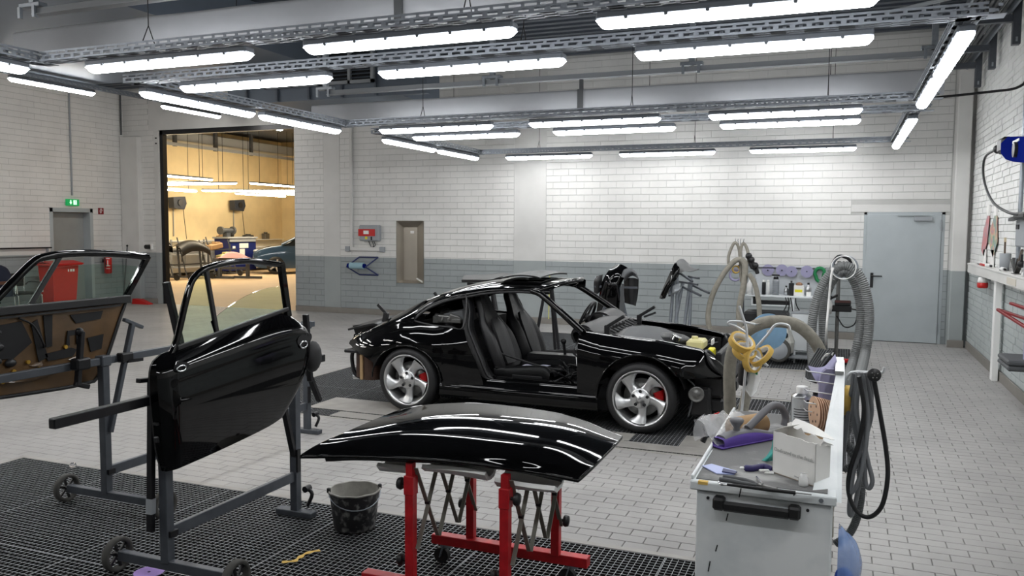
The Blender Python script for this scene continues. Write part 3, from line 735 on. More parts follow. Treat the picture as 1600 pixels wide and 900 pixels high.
b = MB(); b.cyl((XL+0.03, 13.02, 2.42), (XL+0.03, 13.02, 4.8), 0.018, 8); b.build('wall_conduit', 'housing', None, 'grey conduit running up the left wall above the escape sign', 'conduit')
b = MB(); b.cyl((XL+0.05, 14.35, 3.85), (XL+0.05, 14.35, 4.8), 0.02, 8); b.build('wall_conduit', 'cable_grey', None, 'dark conduit in the left corner above the pier', 'conduit')
t = thing('wall_shelf', (XL+0.15, 10.8, 1.14), 'white board shelf with a black rail on the left wall', 'shelf')
b = MB(); bx(b, XL+0.012, XL+0.05, 9.4, 12.35, 1.14, 1.30, 0.004); b.build('board', 'column', t)
b = MB(); b.cyl((XL+0.10, 9.4, 1.31), (XL+0.10, 12.42, 1.31), 0.016, 8); b.build('rail', 'black_steel', t)
b = MB(); bx(b, XL+0.05, XL+0.11, 12.33, 12.35, 1.22, 1.32); b.build('rail_end', 'housing', t)
t = thing('wheelie_bin', (-14.9, 12.1, 0), 'large red wheeled refuse bin with its lid shut below the left shelf', 'bin')
M['bin_red'] = mat('faded_red_plastic', srgb(196, 52, 44), 0.5, 0, var=0.06)
b = MB(); a0 = [(-15.2, 11.85), (-14.7, 11.85), (-14.7, 12.55), (-15.2, 12.55)]
G = [[(x*1.0, y, z) for x, y in ((-15.16+k, 11.90+k), (-14.74-k*1.2, 11.90+k), (-14.74-k*1.2, 12.5-k), (-15.16+k, 12.5-k))] for z, k in ((0.06, 0.05), (0.1, 0.045), (0.96, 0.0))]
b.grid(np.array(G), False, closed_v=True, flip=True); b.add(np.array(G[0]), [(3, 2, 1, 0)]); b.build('body', 'bin_red', t)
b = MB(); bx(b, -15.2, -14.68, 11.83, 12.56, 0.96, 1.0, 0.01); b.build('rim', 'bin_red', t)
b = MB(); G = [[(-15.21+0.0*s, 11.84+0.72*s, 1.0), (-14.95, 11.84+0.72*s, 1.055), (-14.66, 11.84+0.72*s, 1.0)] for s in np.linspace(0, 1, 3)]; b.shell(np.array(G), 0.02, flip=True); b.build('lid', 'red_plastic', t)
b = MB(); b.cyl((-15.1, 11.8, 1.02), (-15.1, 12.6, 1.02), 0.03, 10); b.build('handle', 'red_plastic', t)
for y in (11.95, 12.45):
    b = MB(); b.cyl((-15.12, y-0.03, 0.1), (-15.12, y+0.03, 0.1), 0.1, 16); b.build('wheel', 'rubber', t)
for y0, y1 in ((12.25, 12.27), (12.30, 12.34), (12.36, 12.40)):
    b = MB(); bx(b, -14.752, -14.738, y0, y1, 0.83, 0.88); b.build('print_mark', 'label_white', t)
# chairs by the left wall
def cantilever_chair(x, y, label):
    t = thing('cantilever_chair', (x, y, 0), label, 'chair', None)
    for s in (-1, 1):
        yy = y+s*0.25
        P = [(x-0.22, yy, 0.80), (x-0.2, yy, 0.44), (x+0.22, yy, 0.42), (x+0.27, yy, 0.36), (x+0.27, yy, 0.05), (x+0.22, yy, 0.015), (x-0.25, yy, 0.015)]
        b = MB(); b.tube(smooth_path(P, 5), 0.0125, 8); b.build('tube_frame', 'chrome', t)
        b = MB(); b.tube(smooth_path([(x-0.2, yy+s*0.02, 0.6), (x-0.1, yy+s*0.03, 0.66), (x+0.18, yy+s*0.03, 0.66), (x+0.25, yy+s*0.03, 0.62), (x+0.27, yy+s*0.02, 0.46)], 5), 0.013, 8); b.build('armrest', 'chrome', t)
    b = MB(); b.box((x+0.0, y, 0.45), (0.46, 0.46, 0.04), bev=0.01); b.build('seat', 'black_plastic', t)
    b = MB(); b.box((x-0.22, y, 0.70), (0.03, 0.48, 0.26), bev=0.01)
    for k in range(6): b.box((x-0.203, y, 0.60+k*0.04), (0.008, 0.46, 0.012))
    b.build('backrest', 'black_plastic', t); return t
cantilever_chair(-14.9, 11.3, 'black cantilever chair with chrome arms left of the red bin')
t = thing('hung_jacket', (-14.75, 10.72, 0.4), 'dark blue work jacket draped over a chair at the far left', 'jacket')
b = MB(); C = []
for i, z in enumerate((0.42, 0.6, 0.8, 0.95, 1.02)):
    w = (0.30, 0.30, 0.27, 0.2, 0.08)[i]
    C.append([(-14.75+0.15*math.cos(a)*(1-0.1*i), 10.72+w*math.sin(a)*(1+0.06*math.sin(5*a+i)), z) for a in np.linspace(0, 2*PI, 13)])
b.grid(catmull_grid(C, 4, 3), True); b.build('cloth', mat('dark_blue_cloth', srgb(28, 34, 52), 0.9, bump=0.3, bscale=12), t)
b = MB(); bx(b, -14.63, -14.57, 10.6, 10.86, 0.66, 0.72, 0.01); b.build('belt', mat('brown_leather', srgb(84, 52, 36), 0.6), t)
cantilever_chair(-14.9, 10.72, 'black cantilever chair under the blue jacket at the far left')

# ---- right wall: bench board, post, reel, switch box, hung sheets and small tools
t = thing('wall_bench', (1.72, 8.8, 0), 'narrow white wall bench with a square post along the right wall', 'bench')
b = MB(); bx(b, 1.655, XR-0.012, 4.5, 13.35, 1.30, 1.325, 0.004); b.build('bench_top', 'column', t)
b = MB(); bx(b, 1.66, 1.685, 4.5, 13.33, 1.195, 1.30, 0.003); b.build('apron', 'column', t)
for y in (11.2, 7.2):
    b = MB(); bx(b, 1.69, 1.755, y-0.07, y+0.07, 0.0, 1.2, 0.003); b.build('post', 'white_plain', t)
b = MB(); bx(b, 1.653, 1.661, 9.75, 10.25, 1.215, 1.285); b.build('paint_scar', mat('scraped_paint', srgb(206, 200, 188), 0.8), t)
def bench_y(px, py, z=1.325, x=1.7): return at(px, py, X=x)[1]
t = thing('cable_reel', (1.6, 10.0, 2.5), 'blue cable reel with a black mouth on the right wall', 'cable reel')
b = MB(); P = [(9.0, 2.42), (9.55, 2.47), (10.0, 2.53), (10.32, 2.62), (10.34, 2.73), (9.95, 2.76), (9.0, 2.665)]
b.prism([(1.55, y, z) for y, z in P], (0.17, 0, 0)); b.build('case', 'blue_deep', t)
b = MB(); b.cyl((1.52, 9.42, 2.58), (1.56, 9.42, 2.58), 0.075, 20); b.build('hub', 'black_plastic', t)
b = MB(); bx(b, 1.543, 1.551, 9.3, 9.62, 2.655, 2.68); b.build('label_strip', 'label_white', t)
b = MB(); bx(b, 1.55, 1.66, 10.30, 10.62, 2.63, 2.80, 0.03); b.ball((1.58, 10.72, 2.70), 0.05); b.build('cable_mouth', 'black_plastic', t)
b = MB(); bx(b, 1.70, XR-0.012, 9.3, 9.8, 2.50, 2.64); b.build('wall_bracket', 'dark_steel', t)
cb = smooth_path([(1.57, 10.75, 2.70), (1.55, 11.36, 2.67), (1.55, 11.5, 2.5), (1.55, 11.19, 2.28), (1.55, 10.6, 2.09), (1.57, 9.9, 1.98), (1.6, 9.55, 1.95), (1.65, 9.3, 1.94)], 10)
b = MB(); b.tube(cb, 0.014, 8); b.build('cable', 'cable_black', t)
b = MB(); bx(b, 1.60, 1.74, 9.2, 9.75, 1.90, 1.97, 0.02); b.bar((1.64, 9.75, 1.92), (1.64, 10.1, 1.90), 0.05, 0.03); b.build('hook', 'black_plastic', t)
b = MB(); b.cyl((1.74, 10.2, 1.34), (1.74, 10.2, 4.8), 0.022, 8); b.build('wall_conduit', 'galv', None, 'grey steel conduit up the right wall behind the blue reel', 'conduit')
t = thing('socket_box', (1.76, 9.85, 1.64), 'grey switch box below the blue reel', 'socket')
b = MB(); bx(b, 1.68, XR-0.01, 9.45, 10.05, 1.62, 1.9, 0.012); b.build('box', 'housing', t)
b = MB(); bx(b, 1.672, 1.68, 9.85, 10.0, 1.80, 1.85); b.build('window', 'ink', t)
def painted_sheet(P, name, label, seed):
    m = mat('multicoloured_test_spray_%d' % seed, srgb(170, 150, 150), 0.7); nt = m.node_tree; L = nt.links.new
    n = nt.nodes.new('ShaderNodeTexNoise'); n.inputs['Scale'].default_value = 5+seed; n.inputs['Detail'].default_value = 3
    g = nt.nodes.new('ShaderNodeNewGeometry'); L(g.outputs['Position'], n.inputs['Vector'])
    r = nt.nodes.new('ShaderNodeValToRGB'); E_ = r.color_ramp.elements
    cols = [(0.3, srgb(140, 148, 168)), (0.42, srgb(196, 140, 130)), (0.5, srgb(196, 178, 150)), (0.58, srgb(130, 160, 140)), (0.7, srgb(150, 150, 172))] if seed else [(0.3, srgb(160, 150, 158)), (0.5, srgb(200, 130, 130)), (0.7, srgb(170, 160, 166))]
    E_[0].position, E_[0].color = cols[0][0], cols[0][1]+(1,); E_[1].position, E_[1].color = cols[-1][0], cols[-1][1]+(1,)
    for p, c in cols[1:-1]: e = E_.new(p); e.color = c+(1,)
    L(n.outputs['Fac'], r.inputs['Fac']); L(r.outputs['Color'], nt.nodes['Principled BSDF'].inputs['Base Color'])
    pts = [(XR-0.03, at(px, py, X=XR-0.03)[1], at(px, py, X=XR-0.03)[2]) for px, py in P]
    lo = min(p[2] for p in pts); my = sum(p[1] for p in pts)/len(pts)
    t = thing(name, (XR-0.03, my, lo), label, 'sheet'); b = MB(); b.prism(pts, (0.004, 0, 0)); b.build('sheet', m, t)
    top = max(pts, key=lambda p: p[2]); b = MB(); bx(b, XR-0.034, XR-0.012, top[1]-0.12, top[1]+0.05, top[2], top[2]+0.14); b.build('backing_paper', 'paper', t)
    b = MB(); bx(b, XR-0.03, XR-0.02, my-0.10, my+0.12, lo-0.16, lo+0.1); b.build('drip_sheet', 'paper', t)
painted_sheet([(1543, 337), (1546, 338), (1542, 378), (1537, 401), (1533, 391), (1537, 358)], 'spray_test_sheet', 'pinkish pointed test sheet hung left on the right wall', 0)
painted_sheet([(1554, 337), (1558, 338), (1558, 378), (1551, 403), (1544, 375), (1547, 358)], 'spray_test_sheet', 'rainbow pointed test sheet hung right of the pinkish one', 1)
ZT = 1.325
t = thing('spray_brush', (1.72, 12.3, ZT), 'small dark brush with a red grip lying at the far end of the bench', 'brush')
b = MB(); b.tube([(1.7, 12.75, ZT+0.012), (1.7, 12.45, ZT+0.014)], [0.004, 0.012], 6); b.build('bristles', 'ink', t)
b = MB(); b.tube([(1.7, 12.45, ZT+0.016), (1.7, 12.15, ZT+0.016)], 0.015, 8); b.build('handle', 'red_plastic', t)
for k, (y0, y1, nm) in enumerate(((11.6, 11.95, 'farther'), (10.65, 10.95, 'nearer'))):
    t = thing('paint_tube', (1.7, (y0+y1)/2, ZT), 'white tube lying on the wall bench, %s of the two' % nm, 'tube')
    b = MB(); b.cyl((1.7, y0+0.05, ZT+0.024), (1.7, y1, ZT+0.024), 0.022, 10); b.build('tube', 'white_plain', t)
    b = MB(); b.cyl((1.7, y0, ZT+0.024), (1.7, y0+0.05, ZT+0.024), 0.014, 8); b.build('cap', 'ink', t)
t = thing('brush_cup', (1.73, 10.85, ZT), 'grey cup holding a brush on the wall bench', 'cup')
b = MB(); b.lathe([(0.001, 0), (0.05, 0), (0.056, 0.2), (0.052, 0.2), (0.045, 0.01), (0.001, 0.01)], (1.73, 10.9, ZT), seg=16); b.build('cup', 'housing', t)
b = MB(); b.cyl((1.73, 10.9, ZT+0.02), (1.73, 10.93, ZT+0.33), 0.011, 6); b.build('brush_handle', mat('dark_wood', srgb(90, 74, 62), 0.6), t)
b = MB(); b.cyl((1.73, 10.93, ZT+0.33), (1.73, 10.935, ZT+0.38), 0.014, 6); b.build('bristles', mat('pale_bristle', srgb(206, 190, 160), 0.9), t)
t = thing('bent_wire_stand', (1.72, 10.15, ZT), 'small folded metal stand holding a stick on the bench', 'stand')
b = MB()
for (y, z) in ((10.35, 0.15), (10.25, 0.17), (10.0, 0.17), (9.9, 0.14)): b.bar((1.72, 10.12, ZT+0.005), (1.72, y, ZT+z), 0.05, 0.006)
bx(b, 1.69, 1.75, 10.02, 10.24, ZT, ZT+0.008); b.build('prongs', 'iron', t)
b = MB(); b.cyl((1.72, 10.16, ZT+0.02), (1.72, 9.87, ZT+0.26), 0.014, 8); b.build('stick', mat('grey_wood', srgb(110, 100, 92), 0.7), t)
t = thing('air_valve', (1.73, 9.72, ZT), 'thin white upright pipe with a black tap on the bench', 'valve')
b = MB(); b.cyl((1.73, 9.72, ZT), (1.73, 9.7, ZT+0.40), 0.013, 8); b.lathe([(0.001, 0), (0.045, 0), (0.02, 0.05), (0.001, 0.05)], (1.73, 9.72, ZT), seg=12); b.build('pipe', 'white_plain', t)
b = MB(); b.ball((1.70, 9.76, ZT+0.12), 0.04); b.bar((1.7, 9.76, ZT+0.12), (1.7, 9.76, ZT+0.22), 0.02); b.build('tap', 'black_plastic', t)
t = thing('grey_canister', (1.73, 9.45, ZT), 'grey square canister at the near end of the visible bench', 'canister')
b = MB(); bx(b, 1.68, 1.78, 9.28, 9.55, ZT, ZT+0.2, 0.01); b.build('body', 'housing', t)
b = MB(); b.lathe([(0.001, 0.2), (0.05, 0.22), (0.075, 0.32), (0.06, 0.42), (0.02, 0.46), (0.001, 0.46)], (1.73, 9.36, ZT), seg=14); b.build('bulb_top', mat('beige_bulb', srgb(206, 184, 150), 0.5), t)
t = thing('beacon_lamp', (1.75, 12.2, 1.04), 'red and white beacon lamp fixed under the far end of the bench', 'beacon')
b = MB(); b.lathe([(0.001, 0.14), (0.05, 0.14), (0.06, 0.1), (0.06, 0.07), (0.001, 0.07)], (1.70, 12.2, 1.04), seg=16); b.build('white_base', 'white_plain', t)
b = MB(); b.lathe([(0.001, 0.0), (0.055, 0.0), (0.065, 0.02), (0.065, 0.07), (0.001, 0.07)], (1.70, 12.2, 1.04), seg=16); b.build('red_lens', 'red_plastic', t)
b = MB(); bx(b, 1.70, XR-0.01, 12.17, 12.23, 1.14, 1.2); b.build('arm', 'housing', t)
t = thing('hose_hanger', (1.7, 9.6, 0.8), 'red steel arms on the right wall below the bench', 'bracket')
for (y0, z0, y1, z1, x0, x1) in ((10.35, 0.92, 9.1, 0.90, 1.6, 1.78), (10.2, 0.93, 9.0, 0.80, 1.58, 1.74), (9.75, 1.04, 9.2, 1.00, 1.62, 1.76)):
    b = MB(); b.bar((x0, y0, z0), (x1, y1, z1), 0.035, 0.03, bev=0.006); b.build('arm', 'dark_red', t)
t = thing('lilac_cloth', (1.72, 9.3, 0.56), 'lilac cloth hanging below the red arms', 'cloth')
b = MB(); G = [[(1.70+0.02*math.sin(k*1.3), 9.02+0.075*k, z) for k in range(7)] for z in (0.90, 0.75, 0.6, 0.50)]; b.shell(np.array(G), 0.006); b.build('cloth', 'lilac', t)
t = thing('grey_pad_stack', (1.66, 9.5, 0.40), 'two dark grey pads on a bracket at the right edge', 'pads')
for k in range(2):
    b = MB(); bx(b, 1.52, 1.77, 9.15, 9.72, 0.42+0.055*k, 0.47+0.055*k, 0.015); b.build('pad', 'cable_grey', t)
b = MB(); bx(b, 1.7, XR-0.01, 9.3, 9.6, 0.39, 0.42); b.build('bracket', 'dark_steel', t)
# overhead cable ladder with a bundle along the right wall, brackets
t = thing('cable_ladder', (1.4, 9.0, 4.2), 'heavy cable bundle on a steel ladder high along the right wall', 'cable tray')
b = MB()
for k in range(7): b.tube([(1.22+0.06*k, 3.0, 4.24), (1.22+0.06*k, 14.3, 4.24)], 0.024, 6)
b.build('cables', 'cable_grey', t, kind='stuff')
for x in (1.17, 1.63):
    b = MB(); bx(b, x-0.012, x+0.012, 3.0, 14.3, 4.18, 4.27); b.build('side_rail', 'galv', t)
for k, y in enumerate((12.3, 13.5, 10.7, 9.0)):
    w = thing('ceiling_bracket', (1.68, y, 3.6), 'dark steel bracket hung beside the right wall, %s from the back' % ('second', 'first', 'third', 'fourth')[k], 'bracket')
    b = MB(); z0 = (3.86, 3.82, 3.84, 3.84)[k]; bx(b, 1.66, 1.74, y-0.05, y+0.05, z0, ZC, 0.004); b.build('upright', 'dark_steel', w)
    b = MB(); bx(b, 1.1, 1.66, y-0.04, y+0.04, 4.09, 4.17, 0.004); b.build('cross_arm', 'dark_steel', w)
    b = MB(); bx(b, 1.69, 1.71, y-0.055, y-0.045, z0+0.03, z0+0.08); b.build('slot_plate', 'galv', w)
b = MB(); b.tube(smooth_path([(0.45, 10.27, 3.27), (0.75, 10.27, 3.24), (1.4, 10.22, 3.27), (1.66, 10.2, 3.30), (1.74, 10.2, 3.42), (1.74, 10.2, 3.8)], 6), 0.014, 8); b.build('supply_cable', 'cable_black', None, 'black supply cable from the lamp ring to the right wall conduit', 'cable')
b = MB(); b.tube([(0.2, 5.98, 3.03+0.16), (1.5, 5.98, 3.40)], 0.014, 8); b.build('supply_pipe', 'housing', None, 'pale straight conduit from the second lamp row to the right wall', 'conduit')
# ================================================================== THE NEXT HALL, SEEN THROUGH THE GATEWAY
HX, HY, HZ = -22.7, 29.6, 5.4
M['cream_wall'] = two_tone('cream_wall_paint', srgb(226, 214, 190), srgb(232, 212, 168), GL, bump=0.05)
M['hall_floor'] = mat('tan_hall_floor', srgb(206, 180, 144), 0.6, var=0.05, scale=1.5)
b = MB(); b.box((-14.6, 22.15, -0.05), (16.6, 15.3, 0.09)); kind1('trim_5', b, 'hall_floor')
b = MB(); b.box((HX-0.1, 22.2, HZ/2), (0.2, 15.2, HZ)); kind1('wall_hall_left', b, 'cream_wall')
b = MB(); b.box((-14.6, HY+0.1, HZ/2), (16.6, 0.2, HZ)); kind1('wall_hall_back', b, 'cream_wall')
b = MB(); b.box((-6.4, 22.2, HZ/2), (0.2, 15.2, HZ)); kind1('wall_hall_right', b, 'cream_wall')
b = MB(); b.box((-14.6, 22.2, HZ+0.05), (16.6, 15.2, 0.1)); kind1('trim_6', b, 'roof')
b = MB(); bx(b, HX-0.3, XL-0.3, YB+0.16, YB+0.3, 0, HZ); kind1('wall_hall_front', b, 'cream_wall')
b = MB(); b.box((HX+0.02, 22.2, 0.06), (0.03, 14.8, 0.12)); kind1('baseboard_hall', b, 'skirting')
t = thing('air_duct', (-22.2, 22, 4.6), 'grey air duct along the top of the cream hall wall', 'air duct')
b = MB(); b.box((-22.2, 22, 4.95), (0.8, 14.6, 0.35), bev=0.02); b.box((-21.7, 22, 4.62), (0.12, 14.6, 0.10)); b.build('duct', 'housing', t)
for y in (18.5, 20.5, 22.5, 24.5, 26.5):
    b = MB(); b.box((-21.75, y, 5.0), (0.1, 0.12, 0.9)); b.build('hanger', 'dark_steel', t)
nm = ('front left', 'second left', 'third left', 'lower left', 'right front', 'right rear', 'lower right', 'right middle')
HL = [((-19.6, 19.0, 3.35), (-19.6, 21.9, 3.33)), ((-19.9, 19.4, 3.10), (-19.4, 21.5, 3.20)), ((-20.2, 19.2, 3.03), (-19.6, 23.1, 3.28)), ((-20.0, 19.2, 2.94), (-20.0, 21.6, 2.94)),
      ((-19.6, 23.8, 3.32), (-19.6, 27.2, 3.32)), ((-20.4, 22.3, 3.0), (-19.8, 27.0, 3.18)), ((-20, 23.5, 2.95), (-20, 26.3, 2.95)), ((-20.3, 24.0, 3.0), (-19.9, 27.2, 3.06))]
for k, (p, q) in enumerate(HL): tube_lamp(p, q, 'warm lit tube lamp in the far hall, %s one of the ring' % nm[k], 'warm tube lamps in the far hall', 'lamp_warm', 0.09, HZ)
tube_lamp((-15.2, 17.9, 4.6), (-15.3, 20.0, 4.6), 'bright tube lamp high inside the gateway on its own', 'warm tube lamps in the far hall', 'lamp', 0.11, HZ)
for k, x in enumerate((-18.5, -13, -9)):
    for j, y in enumerate((17, 21, 25)):
        if x == -18.5 and j > 0: continue
        tube_lamp((x, y, 4.7), (x, y+1.6, 4.7), 'warm tube lamp under the far hall roof, out of view, %s %s' % (('left', 'middle', 'right')[k], ('front', 'centre', 'rear')[j]), None, 'lamp_warm', 0.10, HZ)
for k, y in enumerate(()):
    b = MB(); b.cyl((-19.8, y, 3.3), (-19.8, y, HZ), 0.012, 5); b.build('lamp_cord', 'cable_black', None, 'thin dark cord holding the far hall lamps, %s' % ('first', 'second', 'third', 'fourth')[k], 'cord')
M['reel_dark'] = mat('dark_blue_grey_plastic', srgb(44, 50, 62), 0.5)
for k, y in enumerate((23.3, 26.5)):
    w = thing('hall_cable_reel', (HX+0.2, y, 2.5), 'dark cable reel on the cream wall, %s' % ('left one', 'right one')[k], 'cable reel', 'cable reels on the cream wall')
    b = MB(); b.prism([(HX+0.12, y-0.3, 2.42), (HX+0.12, y+0.2, 2.38), (HX+0.12, y+0.32, 2.6), (HX+0.12, y+0.25, 2.85), (HX+0.12, y-0.32, 2.8)], (0.25, 0, 0)); b.build('case', 'reel_dark', w)
    b = MB(); b.cyl((HX+0.37, y, 2.62), (HX+0.40, y, 2.62), 0.12, 14); b.build('hub', 'black_plastic', w)
    b = MB(); b.cyl((HX+0.2, y+0.3, 2.5), (HX+0.2, y+0.45, 1.3), 0.012, 5); b.build('cord', 'cable_black', w)
    c = MB(); c.cyl((HX+0.03, y, 2.4), (HX+0.03, y, 1.4), 0.02, 6); c.build('conduit', 'housing', w)
t = thing('hall_workbench', (-22.2, 26, 0), 'long white workbench with cupboard doors below the cream wall', 'workbench')
b = MB(); bx(b, HX+0.01, HX+0.72, 18, 29.4, 0.92, 0.97); b.build('worktop', 'white_plain', t)
b = MB(); bx(b, HX+0.01, HX+0.66, 18, 29.4, 0.1, 0.92); b.build('carcass', 'white_metal', t)
for k in range(11):
    y = 18+k*1.03; b = MB(); bx(b, HX+0.66, HX+0.68, y+0.01, y+1.02, 0.12, 0.9, 0.003); dd = b.build('cupboard_door', 'white_metal', t)
    c = MB(); bx(c, HX+0.68, HX+0.70, y+0.85, y+0.89, 0.5, 0.75); c.build('grip', 'black_plastic', dd)
b = MB(); bx(b, HX+0.01, HX+0.25, 18, 29.4, 1.22, 1.25); b.build('upper_shelf', 'white_plain', t)
for k, (y, h, w_, m, nm_) in enumerate(((27.2, 0.22, 0.5, 'cable_grey', 'grey tool box'), (28.3, 0.3, 0.3, 'iron', 'small metal drum'), (26.2, 0.34, 0.12, 'black_plastic', 'black spray bottle'), (25.6, 0.2, 0.3, 'cardboard', 'brown carton'))):
    w = thing('bench_item', (HX+0.15, y, 1.25), '%s on the shelf above the far workbench' % nm_, 'box'); b = MB(); b.box((HX+0.15, y, 1.25+h*0.4), (0.2, w_, h*0.8), bev=0.02); b.build('body', m, w); b = MB(); b.box((HX+0.15, y, 1.25+h*0.9), (0.12, w_*0.5, h*0.2), bev=0.02); b.build('top', m, w)
t = thing('paper_bin', (HX+0.4, 26.7, 0.97), 'light blue bag standing on the far workbench', 'bag')
b = MB(); b.lathe([(0.001, 0), (0.2, 0), (0.24, 0.1), (0.16, 0.3), (0.05, 0.4), (0.001, 0.4)], (HX+0.45, 26.6, 0.97), seg=12); b.build('bag', 'paper_blue', t)
t = thing('tool_cabinet', (-21.3, 24.6, 0), 'tall dark blue tool cabinet with papers stuck on it', 'cabinet')
b = MB(); bx(b, -21.75, -21.1, 24.35, 25.9, 0.12, 1.32, 0.01); b.build('body', mat('blue_enamel', srgb(22, 34, 96), 0.4), t)
b = MB(); bx(b, -21.8, -21.05, 24.3, 25.95, 1.32, 1.38, 0.005); bx(b, -21.1, -21.07, 24.4, 25.85, 1.2, 1.30); b.build('top_rim', 'housing', t)
for (y, z, w_, h, m) in ((25.2, 1.05, 0.5, 0.18, 'paper'), (25.1, 0.75, 0.28, 0.36, 'paper'), (24.65, 0.98, 0.14, 0.12, 'label_white'), (24.6, 0.4, 0.12, 0.1, 'label_white')):
    b = MB(); bx(b, -21.1, -21.09, y-w_/2, y+w_/2, z-h/2, z+h/2); b.build('paper_note', m, t)
for y in (24.5, 25.75):
    b = MB(); b.cyl((-21.4, y-0.03, 0.06), (-21.4, y+0.03, 0.06), 0.06, 10); b.build('castor', 'rubber', t)
t = thing('bench_grinder', (-21.4, 24.7, 1.38), 'dark bench grinder on top of the blue cabinet', 'grinder')
b = MB(); b.cyl((-21.4, 24.3, 1.62), (-21.4, 24.95, 1.62), 0.09, 12); b.box((-21.4, 24.62, 1.46), (0.2, 0.2, 0.16)); b.build('motor', 'dark_steel', t)
for y in (24.3, 24.95):
    b = MB(); b.cyl((-21.4, y-0.04, 1.62), (-21.4, y+0.04, 1.62), 0.15, 16); b.build('grinding_wheel', 'cable_grey', t)
t = thing('parts_stand', (-19.2, 22.6, 0), 'grey steel work stand with two uprights and a pink cloth pad', 'stand')
for (x, y) in ((-19.7, 22.3), (-18.9, 22.75)):
    b = MB(); b.bar((x-0.5, y-0.1, 0.04), (x+0.5, y+0.1, 0.04), 0.08, 0.08); b.build('foot', 'dark_steel', t); b = MB(); b.bar((x, y, 0.06), (x, y, 0.62), 0.1, 0.1); b.build('upright', 'dark_steel', t)
b = MB(); b.bar((-19.9, 22.2, 0.64), (-18.7, 22.85, 0.64), 0.16, 0.12); b.bar((-19.7, 22.3, 0.35), (-18.9, 22.75, 0.35), 0.06, 0.08); b.build('beam', 'dark_steel', t)
t = thing('pink_cloth', (-19.2, 22.6, 0.70), 'crumpled pink cloth lying on the grey stand', 'cloth')
b = MB(); C = [[(-19.7+0.3*i, 22.3+0.12*i+(j-1.5)*0.12, 0.71+(0.16 if 0 < i < 3 and 0 < j < 3 else 0)+0.02*math.sin(i*3+j*5)) for j in range(4)] for i in range(4)]; b.shell(catmull_grid(C, 4, 4), 0.01); b.build('cloth', mat('pink_cloth', srgb(214, 170, 170), 0.9), t)
def trestle(x, y, s, label, lean=0.0):
    t = thing('parts_trestle', (x, y, 0), label, 'trestle', None)
    for yy in (y-0.5*s, y+0.5*s):
        b = MB(); b.bar((x-0.45, yy, 0.1), (x+0.45, yy, 0.1), 0.05); b.build('foot', 'dark_steel', t)
        b = MB(); b.bar((x, yy, 0.1), (x-lean, yy, 1.15), 0.05); b.build('upright', 'dark_steel', t)
        b = MB(); b.cyl((x+0.45, yy-0.03, 0.11), (x+0.45, yy+0.03, 0.11), 0.11, 12); b.build('wheel', 'rubber', t)
    for z in (0.5, 0.95):
        b = MB(); b.bar((x-lean*z, y-0.8*s, z), (x-lean*z, y+0.8*s, z), 0.045); b.build('rail', 'dark_steel', t)
    b = MB(); b.bar((x+0.3, y-0.5*s, 0.1), (x-0.1, y-0.5*s, 1.4), 0.03); b.bar((x+0.3, y+0.5*s, 0.1), (x-0.1, y+0.5*s, 1.3), 0.03); b.build('brace', 'dark_steel', t)
trestle(-20.6, 20.3, 1.0, 'dark wheeled trestle nearest the gateway edge, loaded with black parts')
trestle(-20.3, 21.6, 1.0, 'dark wheeled trestle in the middle of the far hall row', 0.1)
trestle(-20.6, 23.3, 1.1, 'dark wheeled trestle right of the others before the blue cabinet')
def bumper_part(x, y, z, L, m, label, tilt=0.4):
    t = thing('bumper_skin', (x, y, z), label, 'car part')
    C = [[(x+0.28*math.sin(a)*1.0-0.12, y+(k-2)/4*L, z+0.28*math.cos(a)-0.05*(k-2)**2*tilt) for a in np.linspace(-0.6, 1.8, 5)] for k in range(5)]
    b = MB(); b.shell(catmull_grid(C, 4, 4), 0.012); b.build('skin', m, t); b = MB(); b.bar((x, y-L/2, z+0.02), (x, y+L/2, z+0.02), 0.05, 0.03); b.build('rib', 'black_plastic', t)
bumper_part(-20.5, 20.1, 1.05, 1.5, 'paint_black', 'glossy dark bumper on the first far trestle')
bumper_part(-20.2, 21.6, 1.02, 1.3, 'black_plastic', 'black bumper hung on the middle far trestle', 0.9)
for k, (y, z, m, l) in enumerate(((20.0, 0.62, 'red_plastic', 'red part on the lower rail of the first trestle'), (23.0, 0.97, 'cardboard', 'brown board part on the right-hand far trestle'), (23.5, 0.6, 'cream', 'pale part low on the right-hand far trestle'))):
    w = thing('trim_part', (-20.55, y, z), l, 'car part'); b = MB(); b.box((-20.55, y, z+0.1), (0.3, 0.6, 0.18), rotm((1, 0, 0), 8), bev=0.03); b.build('panel', m, w); b = MB(); b.box((-20.55, y+0.1, z+0.22), (0.2, 0.25, 0.08), bev=0.02); b.build('boss', m, w)
t = thing('steel_shelf', (-22.0, 23.0, 0), 'pale steel shelf with mixed goods left of the blue cabinet', 'shelf')
for y in (22.3, 23.9):
    b = MB(); bx(b, -21.85, -21.8, y-0.03, y+0.03, 0, 1.3); b.build('upright', 'housing', t)
for z in (0.3, 0.75, 1.2):
    b = MB(); bx(b, -21.95, -21.5, 22.3, 23.9, z, z+0.03); b.build('shelf_board', 'housing', t)
# blue hatchback, nose to the left
hc = thing('blue_hatchback', (-17.8, 25.9, 0), 'dark blue hatchback parked in the far hall, nose to the left', 'car')
M['blue_paint'] = mat('dark_blue_car_paint', srgb(40, 66, 92), 0.3, 0.2, coat=1.0)
